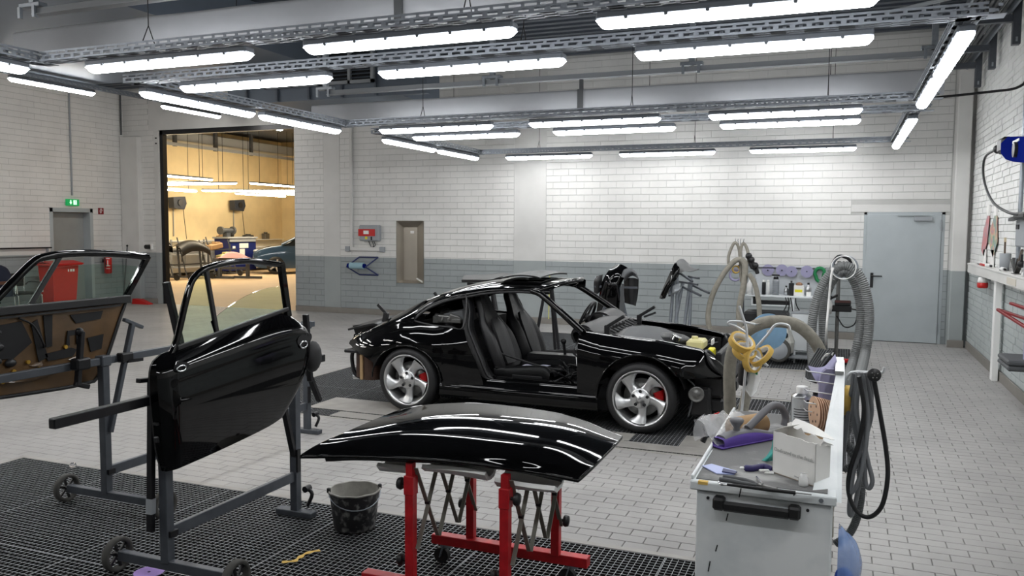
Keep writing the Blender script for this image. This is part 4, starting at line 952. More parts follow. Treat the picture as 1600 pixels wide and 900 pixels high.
# lower body and greenhouse lofted along the length (x' = distance from the nose)
fx, fy = math.cos(math.radians(38)), math.sin(math.radians(38))      # the car points away to the right
_q = at(431, 428.5, Z=0)
def hp(l, w, z): return (_q[0]+(l-0.82)*fx+(w-0.85)*fy, _q[1]+(l-0.82)*fy-(w-0.85)*fx, z)
prof = [(0.0, 0.55, 0.72), (0.08, 0.3, 0.85), (0.5, 0.22, 1.0), (1.1, 0.22, 1.08), (1.6, 0.22, 1.12), (2.6, 0.22, 1.12), (3.6, 0.22, 1.1), (4.1, 0.3, 1.05), (4.25, 0.5, 0.9)]
b = MB(); C = []
for l, z0, z1 in prof:
    k = 0.72 if l in (0.0, 4.25) else 0.9
    C.append([hp(l, s*0.9*k, z) for s, z in ((1, z0), (1.0, (z0+z1)/2), (0.97, z1-0.06), (0.85, z1), (0, z1+0.02), (-0.85, z1), (-0.97, z1-0.06), (-1.0, (z0+z1)/2), (-1, z0))])
b.grid(catmull_grid(C, 3, 2), True); b.build('body', 'blue_paint', hc)
b = MB(); C = []
for l, z, k in ((1.05, 1.08, 0.80), (1.9, 1.5, 0.66), (2.6, 1.57, 0.64), (3.5, 1.5, 0.62), (4.05, 1.08, 0.76)):
    C.append([hp(l, 0.85*s, zz) for s, zz in ((0.95, 1.06), (k*1.1, z-0.03), (k*0.9, z), (0, z+0.02), (-k*0.9, z), (-k*1.1, z-0.03), (-0.95, 1.06))])
b.grid(catmull_grid(C, 3, 2), True); b.build('cabin', mat('dark_car_glass', (0.012, 0.014, 0.016), 0.1), hc)
for s in (1, -1):
    b = MB(); b.tube([hp(1.05, s*0.8, 1.09), hp(1.9, s*0.62, 1.52), hp(2.6, s*0.6, 1.59), hp(3.5, s*0.58, 1.52), hp(4.05, s*0.7, 1.1)], 0.035, 6); b.build('roof_pillar', 'blue_paint', hc)
    b = MB(); b.tube([hp(1.6, s*0.84, 1.1), hp(1.75, s*0.68, 1.42)], 0.03, 6); b.build('quarter_pillar', 'blue_paint', hc)
    for l in (0.82, 3.4):
        w = MB(); w.lathe([(0.2, -0.1), (0.32, -0.1), (0.33, -0.06), (0.33, 0.06), (0.32, 0.1), (0.22, 0.1)], hp(l, s*0.78, 0.33), (fy, -fx, 0), 20); wh = w.build('tyre', 'rubber', hc)
        w = MB(); ax = np.array((fy, -fx, 0))*s
        c0 = np.array(hp(l, s*0.78, 0.33))+ax*0.1
        for k in range(5):
            a = 2*PI*k/5; e = np.array((fx, fy, 0))*math.cos(a)+np.array((0, 0, 1))*math.sin(a); w.bar(c0, c0+e*0.24, 0.06, 0.02, up=tuple(ax))
        w.build('wheel_spokes', 'alu', wh)
    b = MB(); b.ball(hp(0.12, s*0.6, 0.86), 0.1, sc=(1.2, 1, 0.6)); b.build('headlamp', 'housing', hc)
# ================================================================== THE STRIPPED BLACK COUPE
YC = 7.795; XF, XRr = -1.59, -3.87; HUB = 0.312
car = thing('sports_coupe', (-2.75, YC, 0), 'stripped glossy black sports coupe without doors, bonnet or bumpers on the floor grating', 'car')
def cp(x, w, z): return (x, YC-w, z)
def ip(x, tab, k=1): return float(np.interp(x, [t[0] for t in tab], [t[k] for t in tab]))
def both(name, fn, m, label=None):
    """one panel per side of the car"""
    for s in (1, -1):
        b = MB(); fn(b, s); b.build(name, m, car, label)
def panel(b, s, G, th=0.0):
    G = np.array([[cp(x, w*s, z) for x, w, z in row] for row in G])
    if th: b.shell(G, th, flip=(s < 0))
    else: b.grid(G, True, flip=(s < 0))
# ---- front wing
CROWN = [(-2.18, 0.862, 0.735), (-2.0, 0.842, 0.72), (-1.7, 0.820, 0.71), (-1.5, 0.808, 0.705), (-1.32, 0.782, 0.695), (-1.10, 0.745, 0.68), (-0.98, 0.66, 0.665), (-0.88, 0.575, 0.65)]
def arch_f(x): 
    d = 0.385**2-(x-XF)**2
    return 0.31+math.sqrt(d) if d > 0 else 0
def wing(b, s):
    xs = list(np.linspace(-2.165, -1.985, 6))+[XF-0.385*math.cos(a) for a in np.linspace(0.10, PI*0.80, 30)]+list(np.linspace(-1.24, -0.88, 12))
    xs = sorted(xs); G = []
    for x in xs:
        zb = max(arch_f(x) if -1.98 < x < -1.23 else 0, 0.225 if x < -1.6 else 0.515+0.02*max(0, (x+1.2)/0.3))
        zc = ip(x, CROWN); wc = ip(x, CROWN, 2)
        wm = ip(x, [(-2.17, 0.845), (-1.95, 0.868), (-1.59, 0.880), (-1.25, 0.866), (-1.05, 0.80), (-0.88, 0.715)])
        zb = min(zb, zc-0.06)
        zs = zb+(zc-0.012-zb)*np.linspace(0, 1, 16)
        def wz(z):
            if z > zc-0.24: k = (z-(zc-0.24))/0.24; return wm+(wc-wm)*k**2.6
            return wm-0.015*((zc-0.24-z)/0.35)**1.5
        G.append([(x, wz(z), z) for z in zs]+[(x, wc-0.025, zc-0.002), (x, wc-0.05, zc+0.002), (x, wc-0.08, zc), (x, wc-0.095, zc-0.014)])
    panel(b, s, G, 0.004)
    lip = [cp(XF-0.385*math.cos(a), s*(0.868), 0.31+0.385*math.sin(a)) for a in np.linspace(-0.1, PI*0.80, 26)]
    b.tube(lip, 0.007, 6)
both('front_wing', wing, 'paint_black')
# ---- headlamp bowls (lamps taken out)
def bowl(b, s):
    c = np.array(cp(-1.02, s*0.62, 0.60)); ax = np.array((0.78, 0, 0.62))
    b.lathe([(0.135, 0.055), (0.125, 0.045), (0.11, -0.02), (0.07, -0.08), (0.001, -0.09)], c, ax, 24)
    b.lathe([(0.145, 0.04), (0.14, 0.058), (0.125, 0.05)], c, ax, 24)
both('headlamp_bowl', bowl, 'black_plastic', 'empty headlamp bowl')
# ---- sill
def sill(b, s):
    xs = np.linspace(-3.52, -1.965, 14); G = []
    for x in xs: G.append(smooth_path([(x, 0.70, 0.385), (x, 0.775, 0.375), (x, 0.80, 0.35), (x, 0.825, 0.325), (x, 0.862, 0.29), (x, 0.872, 0.24), (x, 0.862, 0.18), (x, 0.80, 0.155), (x, 0.70, 0.155)], 3)[::-1])
    panel(b, s, G)
both('sill', sill, 'paint_black')
# ---- rear quarter: lower panel, haunch and sail panel
BELT = [(-4.62, 0.63, 0.70), (-4.48, 0.69, 0.745), (-4.33, 0.742, 0.772), (-4.15, 0.80, 0.785), (-3.97, 0.845, 0.785), (-3.79, 0.857, 0.782), (-3.6, 0.834, 0.785), (-3.3, 0.82, 0.79), (-3.0, 0.82, 0.79)]
ZTOP = [(-4.74, 0.70), (-4.62, 0.78), (-4.38, 0.845), (-4.13, 0.965), (-3.90, 1.082), (-3.68, 1.165), (-3.44, 1.226), (-3.2, 1.266), (-3.0, 1.284), (-2.75, 1.286), (-2.5, 1.272)]
WMAX = [(-4.64, 0.80), (-4.5, 0.845), (-4.3, 0.882), (-4.05, 0.897), (-3.87, 0.899), (-3.6, 0.89), (-3.4, 0.868), (-3.1, 0.846)]
def qbottom(x):
    if x > -3.495: return 0.20
    if x > -4.238:
        d = 1-((x-XRr)/0.375)**2
        return 0.31+0.335*math.sqrt(max(d, 0)) if d > 0 else 0.31
    return float(np.interp(x, [-4.62, -4.53, -4.33, -4.24], [0.60, 0.575, 0.50, 0.46]))
def qfront(z): return float(np.interp(z, [0.2, 0.36, 0.54, 0.70, 0.82], [-3.06, -3.085, -3.155, -3.25, -3.30]))
def quarter(b, s):
    us = [-4.62, -4.56, -4.5, -4.42, -4.34, -4.27]+[XRr-0.375*math.cos(a) for a in np.linspace(0.14, PI-0.10, 26)]+[-3.49, -3.46, -3.4, -3.33, -3.26, -3.18, -3.10]
    G = []; n = len(us)
    for i, u in enumerate(us):
        zb, zt, wt, wm = qbottom(u), ip(u, BELT), ip(u, BELT, 2), ip(u, WMAX)
        zb = min(zb, zt-0.02); row = []
        def wz(z):
            if z >= zt-0.30: k = (z-(zt-0.30))/0.30; return wm+(wt-wm)*k**2.2
            return wm-0.02*((zt-0.30-z)/0.4)**1.5
        for p in [(u, wz(z), z) for z in zb+(zt-zb)*np.linspace(0, 1, 18)]:
            x = p[0]
            if u > -3.5:     # the forward end follows the slanted shut line
                k = (u+3.5)/0.40; x = -3.5+k*(qfront(p[2])+3.5)
            row.append((x, p[1], p[2]))
        G.append(row)
    panel(b, s, G, 0.004)
    lip = [cp(XRr-0.375*math.cos(a), s*(0.893), 0.31+0.335*math.sin(a)) for a in np.linspace(0.02, PI-0.02, 26)]; b.tube(lip, 0.008, 6)
both('rear_quarter', quarter, 'paint_black')
RAIL = [(-3.86, 0.885, 0.735), (-3.77, 0.973, 0.69), (-3.61, 1.055, 0.645), (-3.46, 1.100, 0.615), (-3.36, 1.116, 0.602), (-3.15, 1.157, 0.585), (-2.90, 1.180, 0.575), (-2.70, 1.180, 0.57), (-2.62, 1.165, 0.575)]
def sail(b, s):     # behind the quarter window up to the rear screen
    G = []
    for x in np.linspace(-4.60, -3.85, 18):
        zt, wt, zc = ip(x, BELT), ip(x, BELT, 2), ip(x, ZTOP); we = ip(x, [(-4.6, 0.60), (-4.35, 0.52), (-4.1, 0.52), (-3.85, 0.50)])
        h = zc-zt; ze = zc-0.045 if x > -4.35 else min(zc-0.03, zt+0.06)
        C = [(x, wt, zt), (x, wt-0.05*min(1, h/0.2), zt+(ze-zt)*0.38), (x, we+0.06, zt+(ze-zt)*0.85), (x, we, ze)]
        G.append(smooth_path(C, 5))
    panel(b, s, G, 0.004)
    G = []
    for x in np.linspace(-3.86, -3.53, 10):      # above the window rear tip
        zr, wr = ip(x, RAIL), ip(x, RAIL, 2); zc = ip(x, ZTOP)
        G.append(smooth_path([(x, wr, zr), (x, wr-0.02, zr+(zc-0.045-zr)*0.4), (x, 0.53, zr+(zc-0.045-zr)*0.85), (x, 0.50, zc-0.045)], 5))
    panel(b, s, G, 0.004)
both('sail_panel', sail, 'paint_black')
b = MB(); G = []
for x in np.linspace(-3.53, -2.52, 24):
    zc = ip(x, ZTOP); zr, wr = ip(x, RAIL), ip(x, RAIL, 2); bow = 0.0
    half = [(wr, zr), (wr-0.005, zr+0.03), (wr-0.05, zc-0.062), (0.42, zc-0.028), (0.22, zc-0.007), (0, zc)]
    row = half+[(-w, z) for w, z in half[-2::-1]]
    k = max(0, (x+2.75)/0.23)
    G.append([cp(x+(k*0.10*(1-(p[0]/0.57)**2)), p[0], p[1]) for p in smooth_path([(w, z, 0) for w, z in row], 4)])
G = np.array(G); nv = G.shape[1]
# sunroof opening: leave out the middle of the skin
i0, i1, j0, j1 = 10, 19, 13, nv-14
b.grid(G[:i0+1], True); b.grid(G[i1:], True); b.grid(G[i0:i1+1, :j0+1], True); b.grid(G[i0:i1+1, j1:], True)
b.build('roof_skin', 'paint_black', car)
b = MB()
ring = [G[i, j0] for i in range(i0, i1+1)]+[G[i1, j] for j in range(j0+1, j1+1)]+[G[i, j1] for i in range(i1-1, i0-1, -1)]+[G[i0, j] for j in range(j1-1, j0, -1)]
b.tube(np.array(ring)-(0, 0, 0.012), 0.014, 6, closed=True)
b.grid(np.array([[p-(0, 0, 0.05) for p in G[i, j0:j1+1]] for i in range(i0, i1+1)]), True)
b.build('sunroof_frame', 'black_plastic', car)
b = MB(); C = [[cp(x, w, z+0.02*(1-(w/0.45)**2)) for w in (-0.42, -0.2, 0, 0.2, 0.42)] for x, z in ((-3.10, 1.275), (-2.98, 1.305), (-2.86, 1.315), (-2.74, 1.308), (-2.68, 1.295))]
b.shell(catmull_grid(C, 4, 3), 0.014); b.build('wind_deflector', 'black_plastic', car)
# ---- rear screen
b = MB(); G = []
for x in np.linspace(-4.34, -3.53, 14):
    zc = ip(x, ZTOP); we = ip(x, [(-4.35, 0.52), (-4.1, 0.52), (-3.85, 0.50), (-3.5, 0.50)])
    G.append([cp(x, w*we, zc-0.047*w*w) for w in np.linspace(1, -1, 13)])
b.grid(np.array(G), True); b.build('rear_screen', mat('tinted_dark_glass', (0.004, 0.005, 0.006), 0.05, coat=1.0), car)
# ---- roof pillars round the missing windscreen and doors
def pillar(b, s):
    P = smooth_path([cp(-2.14, s*0.742, 0.845), cp(-2.40, s*0.665, 1.03), cp(-2.60, s*0.60, 1.16), cp(-2.70, s*0.575, 1.19)], 6)
    b.tube(P, np.linspace(0.034, 0.026, len(P)), 8); b.tube(np.array(P)+(0.02, 0, 0.012), 0.012, 6)
both('windscreen_pillar', pillar, 'paint_black')
b = MB(); P = smooth_path([cp(-2.66, 0.575, 1.185), cp(-2.57, 0.50, 1.222), cp(-2.46, 0.25, 1.262), cp(-2.43, 0, 1.27), cp(-2.46, -0.25, 1.262), cp(-2.57, -0.50, 1.222), cp(-2.66, -0.575, 1.185)], 6); b.tube(P, 0.024, 8); b.build('windscreen_header', 'paint_black', car)
def drip(b, s):
    b.tube(smooth_path([cp(x, s*(w+0.006), z-0.004) for x, z, w in RAIL], 4), 0.013, 6)
both('door_seal_rail', drip, 'black_plastic')
def jamb(b, s):
    E = [(-3.40, 0.60, 1.105), (-3.34, 0.68, 0.98), (-3.31, 0.765, 0.84), (-3.25, 0.80, 0.72), (-3.155, 0.83, 0.54), (-3.09, 0.82, 0.40), (-3.03, 0.80, 0.36)]
    G = [[(x-0.015, w, z), (x+0.02, w-0.02, z), (x+0.045, w-0.07, z), (x+0.03, w-0.16, z)] for x, w, z in E]
    panel(b, s, [list(r) for r in np.array(catmull_grid(G, 5, 3)).transpose(0, 1, 2)])
    panel(b, -s, [[(x, -w, z) for x, w, z in r] for r in catmull_grid(G, 5, 3)])
    b.tube(smooth_path([cp(x+0.035, s*(w-0.03), z) for x, w, z in E], 4), 0.012, 6)
both('door_jamb', jamb, 'black_plastic')
def latch(b, s):
    for (x, w, z, sx, sz) in ((-3.225, 0.79, 0.655, 0.03, 0.05), (-3.145, 0.80, 0.50, 0.02, 0.07), (-3.10, 0.80, 0.425, 0.02, 0.03)): b.box(cp(x, s*w, z), (sx, 0.012, sz), bev=0.004)
both('latch_plate', latch, 'chrome', 'bright latch and screws in the bare door jamb')
def hinge_post(b, s):
    G = [[(-2.17, 0.74, 0.855), (-2.17, 0.64, 0.80)], [(-2.20, 0.80, 0.70), (-2.26, 0.68, 0.66)], [(-2.155, 0.82, 0.60), (-2.20, 0.68, 0.58)], [(-2.135, 0.83, 0.40), (-2.18, 0.68, 0.38)], [(-2.13, 0.83, 0.30), (-2.14, 0.70, 0.30)]]
    g = catmull_grid(G, 5, 3); panel(b, s, [list(r) for r in g]); panel(b, -s, [[(x, -w, z) for x, w, z in r] for r in g])
both('hinge_post', hinge_post, 'black_plastic')
def qglass(b, s):   # quarter window frame, the glass is out
    top = [(x, w+0.004, z) for x, z, w in RAIL[:5]]; bot = [(-3.32, 0.765, 0.835), (-3.45, 0.772, 0.832), (-3.61, 0.775, 0.838), (-3.79, 0.765, 0.862)]
    b.tube(smooth_path([cp(x, w*s, z) for x, w, z in top+bot], 4, True), 0.012, 6, closed=True)
both('quarter_window_trim', qglass, 'black_plastic')
# ---- inner structure
b = MB()
b.box(cp(-2.75, 0, 0.20), (2.0, 1.42, 0.10)); b.box(cp(-2.75, 0, 0.30), (1.5, 0.26, 0.22), bev=0.06)
b.box(cp(-3.95, 0, 0.42), (0.9, 1.0, 0.34)); b.box(cp(-1.5, 0, 0.38), (0.95, 0.98, 0.32))
b.box(cp(-3.52, 0, 0.52), (0.10, 1.36, 0.62)); b.box(cp(-4.3, 0, 0.62), (0.5, 0.98, 0.16))
b.build('floor_pan', 'black_matte', car)
for (xc, w0, w1, r) in ((XF, 0.52, 0.855, 0.40), (XRr, 0.50, 0.885, 0.385)):
    def liner(b, s, xc=xc, w0=w0, w1=w1, r=r):
        b.lathe([(0.10, w0), (r, w0), (r, w1)], cp(xc, 0, 0.30), (0, -s, 0), 24, arc=(0.3, PI-0.3) if s > 0 else (-PI+0.3, -0.3), xdir=(1, 0, 0))
        b.lathe([(r, w1), (r, w0), (0.10, w0)], cp(xc, 0, 0.30), (0, -s, 0), 24, arc=(0.3, PI-0.3) if s > 0 else (-PI+0.3, -0.3), xdir=(1, 0, 0))
    both('wheel_arch_liner', liner, 'black_matte')
# parcel shelf and bared rear cabin seen through the quarter window
b = MB(); b.box(cp(-3.75, 0, 0.80), (0.5, 1.30, 0.05), bev=0.01); b.box(cp(-3.62, 0, 0.66), (0.15, 1.2, 0.30), bev=0.03); b.build('parcel_shelf', 'black_plastic', car)
b = MB(); r_ = random.Random(3)
for k in range(16):
    b.box(cp(-3.82+0.40*r_.random(), 0.25+0.40*r_.random(), 0.85+0.06*r_.random()), (0.05+0.10*r_.random(), 0.06, 0.03+0.05*r_.random()), rotm((r_.random(), r_.random(), 1), 60*r_.random()), bev=0.008)
b.build('bare_fittings', 'iron', car, 'grey bare fittings behind the quarter window', kind='stuff')
b = MB(); b.box(cp(-3.50, 0.45, 0.90), (0.22, 0.3, 0.12), rotm((0, 1, 0), -12), bev=0.01)
for k in range(3): b.box(cp(-3.50, 0.30+0.1*k, 0.965), (0.2, 0.015, 0.015), rotm((0, 1, 0), -12))
b.build('belt_reel_cover', 'cable_grey', car)
# ---- front boot
b = MB()
b.box(cp(-1.45, 0, 0.56), (1.0, 1.20, 0.03)); b.box(cp(-0.98, 0, 0.56), (0.05, 1.0, 0.28), bev=0.01)
for s in (1, -1):
    b.prism([cp(-2.0, s*0.60, 0.80), cp(-1.1, s*0.57, 0.70), cp(-1.1, s*0.57, 0.5), cp(-2.0, s*0.60, 0.5)], (0, 0.03*s, 0))
    b.box(cp(-1.05, s*0.5, 0.42), (0.28, 0.25, 0.2), bev=0.03)
b.build('boot_tub', 'black_plastic', car)
b = MB(); C = [[cp(x, w, z-0.03*(w/0.6)**2) for w in (-0.66, -0.3, 0, 0.3, 0.66)] for x, z in ((-2.26, 0.865), (-2.16, 0.905), (-2.06, 0.87), (-1.98, 0.825), (-1.86, 0.795))]
b.shell(catmull_grid(C, 4, 4), 0.012); b.build('cowl_panel', 'black_plastic', car)
for k in range(8):
    b = MB(); b.box(cp(-1.97, -0.42+0.12*k, 0.842), (0.10, 0.07, 0.012), rotm((0, 1, 0), 24), bev=0.004); b.build('cowl_vent', 'black_matte', car)
b = MB(); C = [[cp(x, w, z+0.03*math.cos(w*5)) for w in (-0.5, -0.25, 0, 0.25, 0.5)] for x, z in ((-1.88, 0.79), (-1.74, 0.80), (-1.60, 0.765), (-1.48, 0.70))]
b.shell(catmull_grid(C, 4, 4), 0.012); b.build('blower_cover', 'cable_grey', car)
b = MB(); b.ball(cp(-1.5, 0.05, 0.73), 0.14, sc=(1.5, 1.3, 0.5)); b.build('fluid_bottle', 'black_plastic', car)
b = MB(); b.cyl(cp(-1.42, 0.2, 0.75), cp(-1.40, 0.2, 0.79), 0.045, 14); b.build('filler_cap', 'chrome', car)
b = MB(); b.box(cp(-1.23, 0.12, 0.72), (0.16, 0.26, 0.09), bev=0.02); b.cyl(cp(-1.25, 0.12, 0.76), cp(-1.25, 0.12, 0.79), 0.03, 12); b.build('fluid_reservoir', 'cream', car, 'pale yellow fluid reservoir')
b = MB(); b.box(cp(-1.07, 0.32, 0.67), (0.06, 0.16, 0.09), bev=0.01); b.build('washer_cap', 'yellow', car, 'yellow sticker on the front panel')
b = MB(); b.box(cp(-1.12, -0.12, 0.715), (0.012, 0.14, 0.05)); b.build('data_plate', 'label_white', car)
r_ = random.Random(5); b = MB()
for k in range(9):
    x, w = -1.6+0.5*r_.random(), -0.45+0.8*r_.random(); b.tube(smooth_path([cp(x+0.1*r_.uniform(-1, 1), w+0.12*r_.uniform(-1, 1), 0.62+0.1*r_.random()) for q in range(4)], 5), 0.010, 6)
b.build('boot_wiring', 'cable_black', car, kind='stuff')
for k, (x, w) in enumerate(((-1.98, 0.52), (-1.92, -0.50))):
    b = MB(); b.box(cp(x, w, 0.85), (0.05, 0.04, 0.10), bev=0.008); b.bar(cp(x-0.01, w, 0.88), cp(x+0.16, w, 0.99), 0.035, 0.03, bev=0.006); b.bar(cp(x+0.05, w, 0.88), cp(x+0.17, w, 0.93), 0.02, 0.02); b.build('bonnet_hinge', 'black_plastic', car)
# ---- stripped nose
b = MB(); b.bar(cp(-0.93, 0.62, 0.44), cp(-0.93, -0.62, 0.44), 0.06, 0.10, bev=0.01); b.box(cp(-0.98, 0, 0.34), (0.10, 1.1, 0.12), bev=0.02); b.build('front_crossmember', 'black_steel', car)
for s in (1, -1):
    b = MB(); b.lathe([(0.001, 0.006), (0.03, 0.006), (0.034, 0.0), (0.055, 0.004), (0.066, 0.012), (0.068, -0.02), (0.03, -0.05), (0.001, -0.05)], cp(-1.12, s*0.775, 0.375), (0.25, -s, 0), 24); b.build('horn', 'iron', car)
    b = MB(); b.box(cp(-1.1, s*0.66, 0.30), (0.18, 0.12, 0.26), bev=0.02); b.box(cp(-1.02, s*0.5, 0.25), (0.20, 0.2, 0.12), bev=0.02); b.build('oil_cooler', 'black_plastic', car)
    b = MB(); b.tube(smooth_path([cp(-1.20, s*0.76, 0.50), cp(-1.14, s*0.74, 0.43), cp(-1.16, s*0.74, 0.30), cp(-1.19, s*0.74, 0.17)], 6), 0.008, 6); b.build('loose_wire', 'cable_grey', car)
# ---- stripped tail
M['rust'] = mat('heat_stained_steel', srgb(70, 52, 44), 0.5, 0.4, var=0.3, scale=8)
for s in (1, -1):
    b = MB(); b.tube([cp(-4.36, s*0.70, 0.26), cp(-4.36, s*0.70, 0.50)], 0.11, 18); b.tube([cp(-4.47, s*0.66, 0.27), cp(-4.47, s*0.66, 0.50)], 0.09, 16); b.build('silencer', 'rust', car, 'brown heat-stained exhaust silencer')
    b = MB(); b.box(cp(-4.42, s*0.80, 0.385), (0.035, 0.03, 0.25), bev=0.004); b.build('silencer_strap', mat('tan_strap', srgb(160, 132, 96), 0.7) if s > 0 else M['rust'], car)
    b = MB(); b.tube(smooth_path([cp(-4.58, s*0.70, 0.55), cp(-4.60, s*0.70, 0.45), cp(-4.57, s*0.70, 0.30), cp(-4.5, s*0.68, 0.25)], 5), 0.02, 6); b.box(cp(-4.5, s*0.70, 0.535), (0.26, 0.2, 0.03), bev=0.006); b.build('bumper_carrier', 'black_steel', car)
    b = MB(); b.tube([cp(-4.50, s*0.55, 0.25), cp(-4.66, s*0.56, 0.24)], 0.045, 14); b.build('tailpipe', 'chrome', car)
b = MB(); C = [[cp(x, w, z-0.03*(w/0.5)**2) for w in (0.56, 0.3, 0, -0.3, -0.56)] for x, z in ((-4.74, 0.765), (-4.6, 0.80), (-4.45, 0.835), (-4.38, 0.83))]
b.shell(catmull_grid(C, 3, 3), 0.02); b.prism([cp(-4.72, 0.50, 0.755), cp(-4.66, 0.50, 0.60), cp(-4.40, 0.50, 0.66), cp(-4.40, 0.50, 0.80)], (0, 1.0, 0)); b.build('engine_lid_frame', 'black_plastic', car)
b = MB(); b.bar(cp(-4.38, 0.42, 0.80), cp(-4.36, 0.42, 0.90), 0.05, 0.05, bev=0.006); b.bar(cp(-4.36, 0.42, 0.89), cp(-4.46, 0.42, 0.98), 0.025, 0.03); b.build('lid_hinge', 'black_plastic', car)
b = MB(); b.bar(cp(-3.98, 0.0, 1.04), cp(-4.02, 0.0, 1.09), 0.02, 0.03); b.build('aerial_base', 'black_plastic', car)
# ---- wheels
def wheel(xc, s, face, wid, R_, label):
    """face = half-track of the outer rim face"""
    ax = np.array((0, -s, 0.0)); c = np.array(cp(xc, s*face, HUB)); ex = np.array((1.0, 0, 0)); ez = np.array((0, 0, 1.0))
    def P(r, a, h): return c+ax*h+r*(math.cos(a)*ex+math.sin(a)*ez)
    b = MB(); rr = 0.238
    b.lathe([(rr-0.012, -wid), (R_-0.03, -wid), (R_, -wid+0.03), (R_, -0.035), (R_-0.012, -0.008), (R_-0.035, 0.008), (rr+0.018, 0.010), (rr+0.002, 0.0), (rr-0.012, -0.02)], c, ax, 48)
    ty = b.build('tyre', 'rubber', car)
    b = MB()
    for k in range(70):
        a = 2*PI*k/70; m = P(R_+0.0008, a, -wid/2); b.box(m, (0.004, wid*0.62, 0.006), rotm((0, 1, 0), -math.degrees(a)))
    b.build('tread_groove', 'black_matte', ty)
    b = MB(); b.lathe([(0.205, -wid+0.03), (0.212, -0.06), (0.222, -0.02), (0.236, 0.002), (0.246, 0.006), (0.247, 0.0), (0.238, -0.02)], c, ax, 48); b.build('rim_barrel', 'alu', ty)
    for k in range(5):
        a0 = -1.47+2*PI*k/5
        rows = []
        for t in np.linspace(0, 1, 9):
            r = 0.05+t*0.172; a = a0-s*(-0.06+0.30*t*t)
            wd = (0.062-0.030*math.sin(min(1, t*1.1)*PI*0.85)+0.030*t**2.5); da = wd/r; h = -0.012-0.018*math.sin(t*PI)+0.012*t; tw = 0.016*t
            rows.append([P(r, a-da, h-0.03), P(r, a-da*0.9, h-0.004-tw), P(r, a-da*0.3, h+0.003-tw*0.3), P(r, a+da*0.4, h+0.004+tw*0.3), P(r, a+da*0.95, h+tw*0.4), P(r, a+da, h-0.03)])
        b = MB(); b.grid(np.array(rows), True, flip=(s > 0)); b.build('spoke', 'alu', ty)
    b = MB(); b.lathe([(0.090, -0.03), (0.088, -0.014), (0.078, -0.008), (0.034, -0.006), (0.032, 0.002), (0.001, 0.004)], c, ax, 30); b.build('hub', 'alu', ty)
    b = MB()
    for k in range(5):
        a = PI/2+2*PI*k/5; b.lathe([(0.0145, -0.012), (0.0145, -0.003), (0.001, -0.003)], P(0.065, a+PI/5*0, 0), ax, 12)
    b.build('wheel_bolt', 'black_matte', ty)
    b = MB(); b.bar(P(0.014, PI+0.5, 0.0045), P(0.014, 0.5, 0.0045), 0.006, 0.001, up=tuple(ax)); b.build('cap_mark', 'cable_grey', ty)
    b = MB(); b.lathe([(0.06, -0.11), (0.165, -0.11), (0.165, -0.085), (0.06, -0.085)], c, ax, 32)
    b.build('brake_disc', 'iron', ty)
    b = MB()
    for t in np.linspace(-0.32, 0.36, 9):
        pass
    G = [[P(r, t, h) for r, h in ((0.115, -0.115), (0.112, -0.06), (0.14, -0.048), (0.185, -0.052), (0.194, -0.07), (0.194, -0.115))] for t in np.linspace(-0.30, 0.42, 9)]
    if s < 0: G = [[P(r, PI-t, h) for r, h in ((0.115, -0.115), (0.112, -0.06), (0.14, -0.048), (0.185, -0.052), (0.194, -0.07), (0.194, -0.115))] for t in np.linspace(-0.30, 0.42, 9)]
    b.grid(np.array(G), True, flip=(s < 0)); b.grid(np.array(G), True, flip=(s > 0)); b.build('brake_caliper', 'red_caliper', ty, 'red brake caliper')
wheel(XF, 1, 0.85, 0.225, 0.312, ''); wheel(XRr, 1, 0.885, 0.28, 0.312, ''); wheel(XF, -1, 0.85, 0.225, 0.312, ''); wheel(XRr, -1, 0.885, 0.28, 0.312, '')
